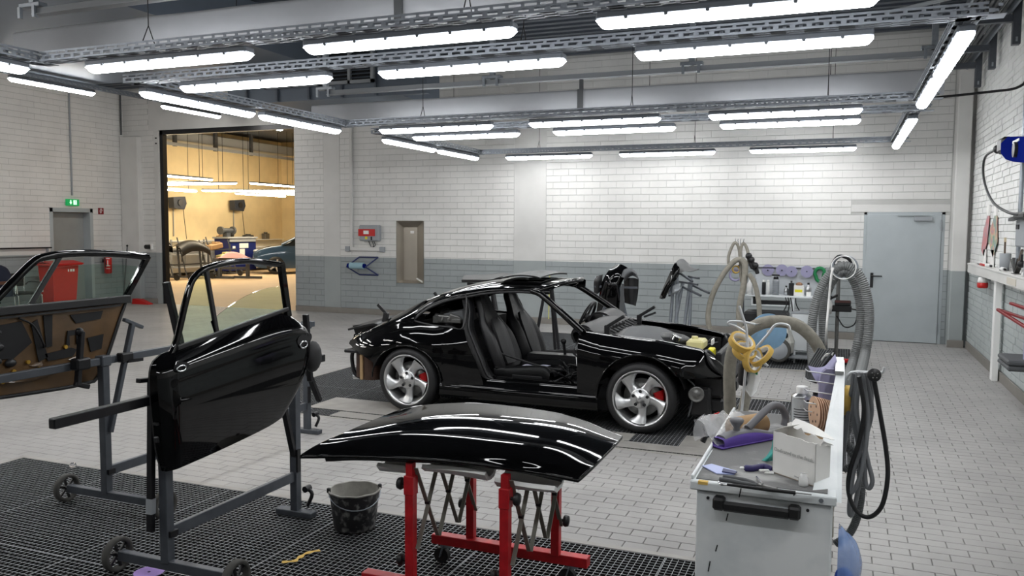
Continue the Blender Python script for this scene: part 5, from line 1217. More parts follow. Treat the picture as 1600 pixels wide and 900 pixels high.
# ---- cabin
def seat(w0):
    sb = MB(); C = []
    for t, half, dep, z, x in ((0, 0.24, 0.10, 0.40, -3.02), (0.2, 0.265, 0.12, 0.52, -3.07), (0.45, 0.255, 0.12, 0.70, -3.15), (0.62, 0.215, 0.10, 0.84, -3.22), (0.75, 0.145, 0.085, 0.95, -3.27), (0.9, 0.125, 0.08, 1.06, -3.31), (1.0, 0.09, 0.05, 1.12, -3.325)):
        n = np.array((0.92, 0, 0.38)); bol = 0.055 if t < 0.6 else 0.01
        row = []
        for a, f in ((-1, -0.3), (-1.0, 0.5), (-0.86, 1.0), (-0.5, 0.45), (0, 0.35), (0.5, 0.45), (0.86, 1.0), (1.0, 0.5), (1, -0.3), (0.6, -0.75), (0, -0.85), (-0.6, -0.75)):
            o = dep*0.5*f+(bol*(f-0.45) if abs(a) > 0.6 and f > 0.4 else 0)
            row.append((x+n[0]*o, YC-(w0+a*half), z+n[2]*o))
        C.append(row)
    A = np.array([smooth_path(np.array(C)[:, j], 4) for j in range(12)]).transpose(1, 0, 2)
    G = np.array([smooth_path(r, 3, True) for r in A]); sb.grid(G, True, closed_v=True); sb.grid(G, True, flip=True, closed_v=True)
    sb.add(G[-1], [tuple(range(G.shape[1]))], True)
    back = sb.build('seat_back', 'leather', car)
    ins = MB(); C = []
    for z, x, h in ((0.46, -2.985, 0.11), (0.58, -3.03, 0.135), (0.70, -3.075, 0.135), (0.80, -3.12, 0.12), (0.88, -3.165, 0.06)):
        C.append([(x-0.02*abs(a), YC-(w0+a*h), z) for a in (-1, -0.5, 0, 0.5, 1)])
    ins.shell(catmull_grid(C, 4, 3), 0.03, flip=True); ins.build('backrest_inset', 'leather2', back)
    c = MB(); C = []
    for x, z in ((-3.06, 0.40), (-2.9, 0.405), (-2.7, 0.425), (-2.56, 0.43), (-2.50, 0.38)):
        C.append([(x, YC-(w0+a), z+d) for a, d in ((-0.26, -0.12), (-0.265, 0.02), (-0.21, 0.06), (-0.14, 0.0), (0, -0.01), (0.14, 0.0), (0.21, 0.06), (0.265, 0.02), (0.26, -0.12))])
    g = catmull_grid(C, 3, 3); c.grid(g, True); c.grid(g, True, flip=True); c.box((-2.79, YC-w0, 0.34), (0.52, 0.48, 0.06)); cu = c.build('seat_cushion', 'leather', car)
    q = MB(); q.box((-2.72, YC-w0-0.268, 0.36), (0.30, 0.012, 0.07), bev=0.004); q.build('seat_switch_panel', 'black_plastic', cu)
    q = MB()
    for dx in (-0.03, 0.03): q.bar((-2.67+dx, YC-w0-0.276, 0.352), (-2.67+dx, YC-w0-0.276, 0.372), 0.006); q.bar((-2.68+dx, YC-w0-0.276, 0.362), (-2.66+dx, YC-w0-0.276, 0.362), 0.006)
    q.build('seat_switch', 'white_plain', cu)
    return back
seat(0.36); seat(-0.36)
b = MB(); C = [[(-2.86+0.08*i, YC-0.36-0.12+0.08*j, 0.435+0.012*math.sin(i*2+j)) for j in range(4)] for i in range(4)]; b.shell(catmull_grid(C, 3, 3), 0.004); b.build('protective_sheet', mat('pale_lilac_film', srgb(176, 176, 196), 0.5), car)
for k, pts in enumerate(([(-3.12, 0.60, 0.62), (-2.95, 0.52, 0.55), (-2.7, 0.40, 0.46), (-2.45, 0.36, 0.42)], [(-3.05, 0.62, 0.45), (-2.8, 0.5, 0.45), (-2.5, 0.3, 0.40)])):
    b = MB(); b.tube(smooth_path([cp(*p) for p in pts], 6), 0.010, 6); b.build('seat_belt', 'cable_black', car)
b = MB(); C = [[cp(x, w, z) for w in (-0.64, -0.3, 0, 0.3, 0.64)] for x, z in ((-2.24, 0.74), (-2.27, 0.81), (-2.23, 0.87), (-2.15, 0.88), (-2.08, 0.82))]; b.shell(catmull_grid(C, 4, 3), 0.02); b.box(cp(-2.10, 0, 0.60), (0.14, 1.26, 0.38), bev=0.04); b.build('dashboard', 'leather', car)
b = MB(); C = [[cp(x, w, z) for w in (-0.60, -0.36, -0.12)] for x, z in ((-2.34, 0.85), (-2.30, 0.915), (-2.20, 0.925), (-2.10, 0.87))]; b.shell(catmull_grid(C, 4, 4), 0.02); b.build('instrument_hood', 'leather', car)
b = MB(); sc_ = np.array(cp(-2.44, -0.36, 0.86)); sax = np.array((-0.9, 0, 0.42)); u1 = np.array((0, 1.0, 0)); u2 = np.cross(sax, u1)
b.tube([sc_+0.18*(math.cos(a)*u1+math.sin(a)*u2) for a in np.linspace(0, 2*PI, 29)[:-1]], 0.016, 8, closed=True)
for a in (0.2, PI-0.2, -PI/2): b.bar(sc_, sc_+0.17*(math.cos(a)*u1+math.sin(a)*u2), 0.035, 0.015)
b.cyl(sc_, sc_-sax*0.22, 0.04, 10); b.ball(sc_, 0.055, sc=(0.6, 1, 1)); b.build('steering_wheel', 'black_plastic', car)
b = MB(); b.box(cp(-2.6, 0, 0.46), (0.7, 0.22, 0.12), bev=0.03); b.cyl(cp(-2.55, 0, 0.5), cp(-2.57, 0, 0.64), 0.015, 8); b.ball(cp(-2.57, 0, 0.65), 0.03); b.build('centre_console', 'leather', car)
r_ = random.Random(11); b = MB()
for k in range(10):
    x, w = -2.45+0.2*r_.random(), 0.2+0.45*r_.random(); b.tube(smooth_path([cp(x+0.12*r_.uniform(-1, 1), w+0.12*r_.uniform(-1, 1), 0.34+0.14*r_.random()) for q in range(4)], 5), 0.009, 6)
b.build('footwell_wiring', 'cable_black', car, kind='stuff')
b = MB(); p = [cp(-2.235, 0.66, 0.62), cp(-2.165, 0.70, 0.60), cp(-2.215, 0.69, 0.53)]; b.prism(p, (0.01, 0.01, 0)); b.build('warning_label', 'label_white', car)
# ================================================================== PANEL STANDS WITH THE TWO CAR DOORS
M['door_glass'] = mat('green_tinted_window_glass', (0.72, 0.86, 0.77), 0.01, 0, trans=1.0, ior=1.25)
M['brass'] = mat('yellow_brass', srgb(190, 150, 60), 0.4, 0.6)
M['brown_primer'] = mat('brown_cavity_wax', srgb(92, 68, 40), 0.45, 0.1, var=0.35, scale=5, coat=0.3)
def stand_wheel(t, c, ax=(0, 1, 0), r=0.09):
    c = np.array(c, float); ax = np.array(ax, float)
    b = MB(); b.lathe([(r-0.022, -0.018), (r-0.006, -0.02), (r, -0.012), (r, 0.012), (r-0.006, 0.02), (r-0.022, 0.018), (r-0.022, -0.018)], c, ax, 28); w = b.build('wheel', 'rubber_grey', t)
    e = np.cross(ax, (0, 0, 1)); b = MB()
    for k in range(6):
        a = 2*PI*k/6+0.3; d = e*math.cos(a)+np.array((0, 0, 1))*math.sin(a); b.bar(c, c+d*(r-0.02), 0.012, 0.012, up=tuple(ax))
    b.cyl(c-ax*0.022, c+ax*0.022, 0.018, 12); b.build('wheel_spokes', 'black_plastic', w)
M['rubber_grey'] = mat('dusty_grey_rubber', srgb(74, 73, 70), 0.8, var=0.1)
def panel_stand(X, ya, yb, z_beam, y0, y1, x_l, x_r, label, cross_z, near=None):
    t = thing('panel_stand', (X, (ya+yb)/2, 0), label, 'stand')
    def part(nm, m='dark_steel', **k): return lambda b: b.build(nm, m, t)
    b = MB(); b.bar((x_l, ya, 0.09), (x_r, ya, 0.09), 0.04, 0.05, bev=0.003); b.build('foot_bar', 'dark_steel', t)
    for x in (x_l, x_r): stand_wheel(t, (x+(0.02 if x == x_r else -0.02), ya-0.0, 0.09), (0.98, 0.17, 0) if False else (1, 0, 0))
    b = MB(); b.bar((X, ya, 0.1), (X, ya, z_beam), 0.05, 0.05, bev=0.003); b.build('upright', 'dark_steel', t)
    b = MB(); b.bar((X, yb, 0.02), (X, yb, z_beam), 0.05, 0.05, bev=0.003)
    b.build('upright', 'dark_steel', t)
    b = MB(); b.box((X, yb, 0.02), (0.26, 0.07, 0.035), bev=0.004); b.build('base_plate', 'dark_steel', t)
    b = MB(); b.tube(smooth_path([(X+0.05, yb+0.05, 0.05), (X+0.07, yb+0.07, 0.12), (X+0.03, yb+0.08, 0.15)], 4), 0.012, 6); b.cyl((X+0.03, yb+0.05, 0.15), (X+0.03, yb+0.10, 0.15), 0.02, 10); b.build('brake_lever', 'black_steel', t)
    b = MB(); b.bar((X, ya+0.02, cross_z), (X, yb-0.02, cross_z), 0.025, 0.06, bev=0.003); b.build('cross_bar', 'dark_steel', t)
    b = MB(); b.box((X+0.03, ya+0.01, cross_z), (0.02, 0.05, 0.03)); b.build('lug', 'black_steel', t)
    b = MB(); b.box((X+0.03, yb-0.01, cross_z+0.10), (0.012, 0.03, 0.14)); b.build('lug', 'black_steel', t)
    b = MB(); b.bar((X, y0, z_beam+0.0), (X, y1, z_beam), 0.04, 0.045, bev=0.003); b.box((X, y0-0.001, z_beam), (0.028, 0.004, 0.032)); b.build('beam', 'black_steel' if near else 'dark_steel', t)
    for y in (ya, yb):
        b = MB(); b.box((X, y, z_beam), (0.07, 0.07, 0.065), bev=0.006); b.build('sleeve', 'dark_steel', t)
    return t
def clamp_post(t, p, q, tee=None, band=None, w=0.035, m='black_steel'):
    b = MB(); b.bar(p, q, w, w*0.8, bev=0.003); o = b.build('clamp_post', m, t)
    if tee: 
        b = MB(); b.bar(tee[0], tee[1], 0.03, 0.022, bev=0.003); b.build('tee_bar', m, o)
    if band:
        b = MB(); b.bar(lerp(p, q, band), lerp(p, q, band+0.1), w*1.04, w*0.84); b.build('tape_band', 'housing', o)
    m_ = lerp(p, q, 0.45); return o
def coons(B, T, F, R, nu=24, nv=16):
    """patch from bottom, top (front->rear) and front, rear (bottom->top) boundary curves of (y,z)"""
    def rs(c, n):
        P = smooth_path([(a, b, 0) for a, b in c], 10)[:, :2]; L = np.concatenate([[0], np.cumsum(np.linalg.norm(np.diff(P, axis=0), axis=1))]); t = np.linspace(0, L[-1], n)
        return np.stack([np.interp(t, L, P[:, k]) for k in (0, 1)], 1)
    b, tp, f, r = rs(B, nu), rs(T, nu), rs(F, nv), rs(R, nv); G = np.zeros((nu, nv, 2))
    for i in range(nu):
        u = i/(nu-1)
        for j in range(nv):
            v = j/(nv-1)
            G[i, j] = (1-v)*b[i]+v*tp[i]+(1-u)*f[j]+u*r[j]-((1-u)*(1-v)*b[0]+u*(1-v)*b[-1]+(1-u)*v*tp[0]+u*v*tp[-1])
    return G
# ---- stand with the glossy door, outside towards the viewer
st2 = panel_stand(-3.085, 3.08, 4.12, 0.94, 2.46, 4.42, -3.40, -2.68, 'dark grey wheeled panel stand carrying the glossy black door', 0.25, near=True)
clamp_post(st2, (-3.13, 3.02, 0.27), (-3.13, 3.05, 1.03), ((-3.13, 2.965, 1.035), (-3.13, 3.10, 1.025)), 0.12)
clamp_post(st2, (-3.12, 3.15, 1.50), (-3.08, 3.24, 1.0))
clamp_post(st2, (-3.12, 4.29, 1.23), (-3.12, 4.33, 0.80)); clamp_post(st2, (-3.08, 3.98, 0.80), (-3.08, 4.10, 0.378)); clamp_post(st2, (-3.14, 4.30, 0.92), (-3.14, 4.455, 0.647))
b = MB(); b.ball((-3.02, 4.22, 0.98), 0.075, sc=(0.6, 1, 1.3)); b.build('clamp_pad', 'rubber', st2)
X2 = -2.985
dt = thing('door_shell', (X2, 3.55, 0.59), 'glossy black car door hung on the stand, outer skin facing, window up', 'car door')
B_ = [(3.0, 0.595), (3.35, 0.617), (3.72, 0.652), (3.90, 0.69)]; T_ = [(3.02, 1.165), (3.4, 1.226), (3.75, 1.277), (3.93, 1.276), (4.02, 1.245)]
F_ = [(3.0, 0.595), (2.968, 0.72), (2.942, 1.0), (2.955, 1.12), (3.02, 1.165)]; R_e = [(3.90, 0.69), (4.03, 0.84), (4.10, 0.94), (4.14, 1.06), (4.11, 1.17), (4.02, 1.245)]
G = coons(B_, T_, F_, R_e, 36, 22); nu, nv = G.shape[:2]; S = np.zeros((nu, nv, 3))
for i in range(nu):
    for j in range(nv):
        u, v = i/(nu-1), j/(nv-1)
        bulge = 0.045*math.sin(PI*min(1, v*0.95+0.05))**0.8+0.012*math.exp(-((v-0.80)/0.06)**2)
        e = min(1, min(u, 1-u)/0.04); S[i, j] = (X2+bulge*(0.55+0.45*e)-0.05*max(0, v-0.75)/0.25*0.5-0.02*(1-e), G[i, j, 0], G[i, j, 1])
b = MB(); b.shell(S, 0.012); b.build('outer_skin', 'paint_black', dt)
S2 = S*1.0; S2[..., 0] = X2-0.045+0.0*S[..., 0]; b = MB(); b.shell(S2, 0.01); 
ed = [(i, 0) for i in range(nu)]+[(nu-1, j) for j in range(1, nv)]+[(i, nv-1) for i in range(nu-2, -1, -1)]+[(0, j) for j in range(nv-2, 0, -1)]
b.build('inner_panel', 'black_plastic', dt)
b = MB(); a_ = np.array([S[i, j] for i, j in ed]); c_ = np.array([S2[i, j] for i, j in ed]); b.grid(np.stack([np.vstack([a_, a_[:1]]), np.vstack([c_, c_[:1]])], 1), True); b.grid(np.stack([np.vstack([a_, a_[:1]]), np.vstack([c_, c_[:1]])], 1), True, flip=True); b.build('door_edge', 'paint_black', dt)
XW = X2-0.03
fr = [(3.06, 1.155), (3.10, 1.22), (3.18, 1.44), (3.235, 1.528), (3.36, 1.574), (3.62, 1.592), (3.91, 1.560)]
b = MB(); b.tube(smooth_path([(XW, y, z) for y, z in fr], 6), 0.017, 8); b.build('window_frame', 'paint_black', dt)
b = MB(); b.bar((XW, 3.915, 1.572), (XW, 3.975, 1.25), 0.03, 0.045, up=(0, 1, 0), bev=0.004); b.build('rear_window_post', 'paint_black', dt)
b = MB(); b.bar((XW, 3.31, 1.558), (XW, 3.385, 1.20), 0.02, 0.028, up=(0, 1, 0), bev=0.004); b.build('quarterlight_post', 'black_plastic', dt)
b = MB(); b.bar((XW+0.012, 3.09, 1.185), (XW+0.012, 3.96, 1.30), 0.018, 0.024, bev=0.004); b.build('window_seal', 'black_plastic', dt)
def pane(name, poly, x, parent, m='door_glass'):
    b = MB(); b.prism([(x, y, z) for y, z in poly], (0.004, 0, 0)); return b.build(name, m, parent)
arc = [(3.945, 1.415)]+[(float(y), 1.435-0.16*((y-3.86)/0.55)**2 if y < 3.86 else 1.435) for y in np.linspace(3.93, 3.335, 10)]
pane('window_pane', [(3.37, 1.20), (3.96, 1.28)]+arc, XW, dt)
pane('quarterlight_pane', [(3.10, 1.18), (3.375, 1.21), (3.31, 1.555), (3.24, 1.525), (3.18, 1.43)], XW, dt)
def aperture(c, w, h, nm):
    b = MB(); n = 14; pts = [(c[0]+w*math.cos(2*PI*k/n), c[1]+h*math.sin(2*PI*k/n)) for k in range(n)]
    b.prism([(c[2], y, z) for y, z in pts], (0.003, 0, 0)); return b.build(nm, 'black_matte', dt)
xa = lambda y, z: float(S[np.argmin((S[..., 1]-y).ravel()**2+(S[..., 2]-z).ravel()**2)//nv, np.argmin((S[..., 1]-y).ravel()**2+(S[..., 2]-z).ravel()**2) % nv, 0])
h = aperture((4.02, 1.11, xa(4.02, 1.11)+0.002), 0.055, 0.035, 'handle_opening'); aperture((4.10, 1.12, xa(4.09, 1.12)+0.002), 0.02, 0.022, 'lock_opening')
b = MB(); b.tube([(xa(4.02, 1.10)+0.006, 4.02+0.035*math.cos(a), 1.085+0.02*math.sin(a)) for a in np.linspace(0, 2*PI, 13)[:-1]], 0.006, 6, closed=True); b.build('latch_bracket', 'chrome', h)
aperture((3.06, 1.10, xa(3.06, 1.10)+0.002), 0.05, 0.025, 'mirror_opening')
b = MB(); b.tube([(xa(3.06, 1.08)+0.006, 3.05+0.03*math.cos(a), 1.095+0.014*math.sin(a)) for a in np.linspace(0, 2*PI, 11)[:-1]], 0.005, 6, closed=True); b.build('mirror_stud', 'chrome', dt)
b = MB(); b.box((X2-0.02, 2.955, 0.84), (0.03, 0.03, 0.012)); b.box((X2-0.03, 2.965, 0.76), (0.03, 0.025, 0.03), bev=0.005); b.build('door_check', 'black_plastic', dt)
# ---- stand with the door seen from inside
st1 = panel_stand(-4.25, 3.76, 5.85, 0.94, 2.6, 5.95, -4.58, -3.80, 'dark grey wheeled panel stand carrying the brown-lined door at the left', 0.24)
st1_b = None
clamp_post(st1, (-4.22, 3.77, 0.49), (-4.22, 3.965, 1.15), ((-4.22, 3.90, 1.185), (-4.22, 4.045, 1.12)), m='dark_steel')
clamp_post(st1, (-4.19, 3.52, 0.83), (-4.19, 3.56, 1.15), m='black_steel')
b = MB(); b.bar((-4.19, 3.50, 0.845), (-4.19, 3.60, 0.81), 0.03, 0.03, bev=0.006); b.build('clamp_foot', 'black_steel', st1)
b = MB(); b.box((-4.20, 3.555, 0.955), (0.07, 0.10, 0.07), bev=0.01); b.build('clamp_jaw', 'black_steel', st1)
b = MB(); b.ball((-4.19, 3.545, 1.15), 0.025); b.build('clamp_knob', 'black_steel', st1)
b = MB(); b.box((-4.22, 3.90, 0.945), (0.06, 0.10, 0.06), bev=0.01); b.bar((-4.2, 3.9, 0.92), (-4.2, 4.02, 0.915), 0.02, 0.02); b.build('clamp_jaw', 'black_steel', st1)
X1 = -4.36
d1_ = thing('door_shell', (X1, 3.5, 0.79), 'car door at the left with its bare brown inner side towards the viewer', 'car door')
B_ = [(2.90, 0.835), (3.14, 0.815), (3.59, 0.795), (3.78, 0.80)]; T_ = [(2.86, 1.27), (3.2, 1.288), (3.7, 1.288), (4.05, 1.285)]
F_ = [(2.90, 0.835), (2.86, 1.05), (2.86, 1.27)]; R_e = [(3.78, 0.80), (3.83, 0.845), (3.90, 0.97), (4.0, 1.19), (4.05, 1.285)]
G = coons(B_, T_, F_, R_e, 26, 16)
S = np.concatenate([np.full(G.shape[:2]+(1,), X1), G], 2); b = MB(); b.shell(S, 0.012); b.build('inner_panel', 'brown_primer', d1_)
O = S.copy()
for i in range(O.shape[0]):
    for j in range(O.shape[1]): O[i, j, 0] = X1-0.10-0.04*math.sin(PI*j/(O.shape[1]-1)); 
O[..., 1] += (O[..., 1]-3.45)*0.02; O[..., 2] += (O[..., 2]-1.02)*0.05
b = MB(); b.shell(O, 0.01); b.build('outer_skin', 'paint_black', d1_)
nu, nv = S.shape[:2]; ed = [(i, 0) for i in range(nu)]+[(nu-1, j) for j in range(1, nv)]+[(i, nv-1) for i in range(nu-2, -1, -1)]+[(0, j) for j in range(nv-2, 0, -1)]
a_ = np.array([S[i, j] for i, j in ed]+[S[0, 0]]); c_ = np.array([O[i, j] for i, j in ed]+[O[0, 0]]); b = MB(); b.grid(np.stack([a_, c_], 1), True); b.grid(np.stack([a_, c_], 1), True, flip=True); b.build('door_edge', 'paint_black', d1_)
rim = np.array([S[i, j] for i, j in ed])+(0.004, 0, 0); b = MB(); b.tube(rim, 0.012, 6, closed=True); b.build('door_seal', 'black_plastic', d1_)
b = MB(); b.bar((X1+0.01, 2.86, 1.298), (X1+0.01, 4.07, 1.300), 0.04, 0.05, bev=0.006); b.bar((X1+0.03, 2.86, 1.262), (X1+0.03, 3.98, 1.265), 0.012, 0.012); b.build('belt_rail', 'black_plastic', d1_)
fr = [(2.93, 1.30), (3.16, 1.345), (3.40, 1.552), (3.50, 1.592), (3.66, 1.606), (3.85, 1.604), (4.08, 1.588), (4.27, 1.566)]
b = MB(); b.tube(smooth_path([(X1-0.03, y, z) for y, z in fr[1:]], 5), 0.024, 8); b.bar((X1-0.03, 3.0, 1.20), (X1-0.03, 3.18, 1.36), 0.04, 0.045); b.build('window_frame', 'paint_black', d1_)
b = MB(); b.bar((X1-0.03, 4.275, 1.575), (X1-0.03, 4.05, 1.27), 0.03, 0.04, up=(0, 1, 0), bev=0.004); b.build('rear_window_post', 'paint_black', d1_)
b = MB(); b.bar((X1-0.03, 3.60, 1.60), (X1-0.03, 3.37, 1.29), 0.02, 0.032, up=(0, 1, 0), bev=0.004); b.build('quarterlight_post', 'black_plastic', d1_)
arc = [(float(y), 1.505+0.03*(1-((y-3.8)/0.4)**2)) for y in np.linspace(4.18, 3.55, 9)]
pane('window_pane', [(3.40, 1.29), (4.06, 1.29)]+arc, X1-0.03, d1_); pane('quarterlight_pane', [(3.10, 1.30), (3.37, 1.30), (3.585, 1.585), (3.50, 1.575), (3.40, 1.53)], X1-0.03, d1_)
xf = X1+0.004
for k, P in enumerate(([(3.62, 1.235), (3.86, 1.24), (3.84, 1.19), (3.66, 1.18)], [(3.44, 1.25), (3.50, 1.25), (3.49, 1.06), (3.45, 1.06)], [(3.36, 1.21), (3.40, 1.23), (3.46, 1.0), (3.40, 0.98)], [(3.60, 1.14), (3.70, 1.14), (3.69, 1.05), (3.66, 1.05), (3.66, 1.11), (3.61, 1.11), (3.61, 1.05), (3.585, 1.05)],
        [(3.44, 1.02), (3.62, 1.035), (3.66, 1.02), (3.63, 0.98), (3.46, 0.975)], [(3.74, 1.08), (3.86, 1.09), (3.84, 1.0), (3.76, 0.99)], [(3.16, 1.22), (3.30, 1.23), (3.36, 1.10), (3.24, 1.02), (3.16, 1.03)])):
    b = MB(); b.prism([(xf, y, z) for y, z in P], (0.006, 0, 0)); b.build('opening', 'black_matte', d1_)
for k, P in enumerate(([(3.12, 0.90), (3.40, 0.93), (3.62, 0.91), (3.60, 0.875), (3.35, 0.87)], [(3.34, 0.965), (3.42, 0.985), (3.41, 0.94)], [(3.60, 0.965), (3.68, 0.98), (3.68, 0.93), (3.62, 0.92)])):
    b = MB(); b.shell(np.array([[(xf, y, z) for y, z in (P[0], P[1])], [(xf+0.02, (P[0][0]+P[-1][0])/2+0.03, (P[0][1]+P[-1][1])/2), (xf+0.02, (P[1][0]+P[2][0])/2, (P[1][1]+P[2][1])/2)], [(xf, y, z) for y, z in (P[-1], P[2])]]), 0.004); b.build('pressed_rib', 'brown_primer', d1_)
for y, z in ((3.33, 0.99), (3.58, 1.045), (3.40, 0.94), (3.24, 0.95), (3.17, 0.90)):
    b = MB(); b.cyl((xf, y, z), (xf+0.012, y, z), 0.012, 10); b.build('clip', 'brass', d1_)
b = MB(); b.tube(smooth_path([(xf+0.01, 3.28, 1.25), (xf+0.02, 3.36, 1.20), (xf+0.02, 3.42, 1.09), (xf+0.01, 3.43, 1.06)], 6), 0.006, 6); b.build('wire', 'cable_black', d1_)
for y, z, r in ((3.15, 1.10, 0.03), (3.14, 1.02, 0.025), (3.22, 1.0, 0.03), (3.15, 1.18, 0.02)):
    b = MB(); b.ball((xf+0.01, y, z), r, sc=(0.6, 1.2, 0.8)); b.build('hinge_piece', 'black_plastic', d1_)
# ================================================================== BONNET ON THE RED TRESTLE
bt = thing('car_bonnet', (-1.6, 3.6, 0.7), 'glossy black car bonnet lying crown up on the red trestle', 'bonnet')
H_ = [[(470, 711, .715), (560, 711, .725), (700, 718, .745), (820, 733, .735), (903, 748, .705)],
      [(498, 694, .752), (600, 691, .778), (720, 699, .792), (830, 714, .78), (924, 729, .74)],
      [(543, 674, .785), (636, 672, .82), (740, 678, .832), (850, 691, .82), (947, 706, .768)],
      [(585, 656, .80), (668, 650, .848), (760, 654, .862), (868, 667, .846), (962, 691, .778)],
      [(622, 641, .79), (668, 632, .83), (752, 630, .85), (880, 647, .838), (971, 681, .768)]]
C = [[at(px, py, Z=z) for px, py, z in r] for r in H_]
G = catmull_grid(C, 8, 8); b = MB(); b.shell(G, 0.012, flip=True); b.build('bonnet_skin', 'paint_black', bt)
E_ = np.concatenate([G[0], G[1:, -1], G[-1, -2::-1], G[-2:0:-1, 0]]); b = MB(); b.tube(E_-(0, 0, 0.008), 0.009, 6, closed=True); b.build('folded_edge', 'paint_black', bt)
g2 = lerp(G, G.mean((0, 1)), 0.14)-(0, 0, 0.03); b = MB(); b.shell(g2, 0.02, flip=True); b.build('inner_frame', 'black_plastic', bt)
b = MB(); b.prism([at(490, 714, Z=.71), at(550, 715, Z=.69), at(580, 712, Z=.715), at(500, 711, Z=.72)], (0.0, 0.12, 0)); b.build('corner_flange', 'black_plastic', bt)
# trestle
tr = thing('panel_trestle', (-1.55, 3.55, 0), 'red steel panel trestle on castors with grey scissor lattices under the bonnet', 'trestle')
UP = {'fl': (at(642, 800, Y=3.27)[0], 3.27), 'fr': (at(790, 800, Y=3.27)[0], 3.27), 'rl': (-1.77, 3.85), 'rr': (-1.285, 3.81)}
for (y, x0, x1) in ((3.27, -2.06, -1.20), (3.83, -1.98, -1.12)):
    b = MB(); b.bar((x0, y, 0.13), (x1, y, 0.13), 0.06, 0.05, bev=0.003); b.build('foot_beam', 'red_paint', tr)
    for x in (x0+0.08, x1-0.08):
        b = MB(); b.box((x, y, 0.098), (0.06, 0.05, 0.012)); b.bar((x-0.012, y-0.025, 0.1), (x-0.03, y-0.025, 0.04), 0.025, 0.004); b.bar((x-0.012, y+0.025, 0.1), (x-0.03, y+0.025, 0.04), 0.025, 0.004); c = b.build('castor_fork', 'galv', tr)
        b = MB(); b.cyl((x-0.03, y-0.016, 0.042), (x-0.03, y+0.016, 0.042), 0.042, 18); b.build('castor_wheel', 'rubber', c)
for k, (x, y) in UP.items():
    b = MB(); b.bar((x, y, 0.15), (x, y, 0.60), 0.042, 0.042, up=(0, 1, 0), bev=0.002); b.build('upright', 'red_paint', tr)
    b = MB(); b.bar((x, y, 0.58), (x, y, 0.705), 0.034, 0.034, up=(0, 1, 0)); b.build('inner_tube', 'red_paint', tr)
    b = MB(); b.box((x, y, 0.60), (0.05, 0.05, 0.09), bev=0.003); b.build('collar', 'red_paint', tr)
    for (dz, sd) in (((0.60, -1 if k == 'fl' else 1), (0.24, -1)) if k[0] == 'f' else ((0.33, -1 if k == 'rl' else 1),)):
        b = MB(); b.cyl((x+0.02*sd, y, dz), (x+0.045*sd, y, dz), 0.008, 8); b.lathe([(0.001, 0), (0.026, 0), (0.030, 0.008), (0.026, 0.022), (0.001, 0.026)], (x+0.042*sd, y, dz), (sd, 0, 0), 14); b.build('star_knob', 'black_plastic', tr)
M['lattice'] = mat('olive_grey_steel', srgb(122, 121, 112), 0.5, 0.3)
for a, c in (('fl', 'rl'), ('fr', 'rr')):
    A, Cc = UP[a], UP[c]; n = 3
    for k in range(n):
        for s in (0, 1):
            t0, t1 = k/n, (k+1)/n
            p = lerp((A[0]+0.03, A[1], 0), (Cc[0]-0.03 if False else Cc[0]+0.03, Cc[1], 0), t0); q = lerp((A[0]+0.03, A[1], 0), (Cc[0]+0.03, Cc[1], 0), t1)
            z0, z1 = (0.30, 0.68) if s else (0.68, 0.30)
            b = MB(); off = np.array((0.004 if s else -0.004, 0, 0)); b.bar(p+off+(0, 0, z0), q+off+(0, 0, z1), 0.005, 0.020, up=(1, 0, 0)); bb = b.build('lattice_bar', 'lattice', tr)
        m_ = lerp((A[0]+0.03, A[1], 0.49), (Cc[0]+0.03, Cc[1], 0.49), (k+0.5)/n); b = MB(); b.cyl(m_-(0.012, 0, 0), m_+(0.012, 0, 0), 0.009, 8); b.build('rivet', 'black_steel', tr)
for (x0, x1, y0, y1, nm, z) in ((-1.76, -1.44, 3.29, 3.40, 'lying along the front of the trestle', 0.708), (-1.40, -1.12, 3.30, 3.42, 'lying at the right front of the trestle', 0.685), (-2.0, -1.86, 3.3, 3.38, 'hanging at the left front of the trestle', 0.69)):
    t = thing('foam_pad', ((x0+x1)/2, (y0+y1)/2, z-0.03), 'white foam pad under the bonnet %s' % nm, 'pad', 'foam pads on the trestle')
    G = [[(x, y, z-0.035*(1 if 0.15 < (y-y0)/(y1-y0) < 0.85 else 0.3)-0.006*math.sin(9*x+k)) for k, y in enumerate(np.linspace(y0, y1, 5))] for x in np.linspace(x0, x1, 7)]
    b = MB(); b.shell(np.array(G), 0.02); b.build('pad', 'white_plain', t)
# ================================================================== BUCKET AND LITTER
bk = at(550, 826, Z=0); bx_, by_ = bk[0], bk[1]+0.03
t = thing('builders_bucket', (bx_, by_, 0), 'black builder\'s bucket spattered with filler, wire handle folded down', 'bucket')
M['bucket'] = mat('spattered_black_plastic', (0.018, 0.018, 0.02), 0.55, col2=srgb(128, 128, 126), thr=(0.52, 0.70), scale=26, bump=0.2, bscale=50)
M['bucket_in'] = mat('filler_coated_inside', srgb(150, 148, 142), 0.85, var=0.2, scale=14)
c = (bx_, by_, 0.0)
b = MB(); b.lathe([(0.001, 0.004), (0.112, 0.004), (0.118, 0.0), (0.122, 0.008), (0.146, 0.215), (0.146, 0.225)], c, seg=36); b.build('outside', 'bucket', t)
b = MB(); b.lathe([(0.141, 0.228), (0.118, 0.02), (0.001, 0.016)], c, seg=36); b.build('inside', 'bucket_in', t)
b = MB(); b.tube([(bx_+0.149*math.cos(a), by_+0.149*math.sin(a), 0.228+0.002*math.sin(9*a)) for a in np.linspace(0, 2*PI, 41)[:-1]], 0.006, 6, closed=True); b.build('rim', 'bucket_in', t)
hd = np.array((0.62, -0.78, 0)); pa = np.array((-0.78, -0.62, 0))
P = [np.array((bx_, by_, 0.222))+pa*0.152*math.cos(a)+(hd*0.165*math.sin(a))-np.array((0, 0, 0.07*math.sin(a))) for a in np.linspace(0, PI, 15)]
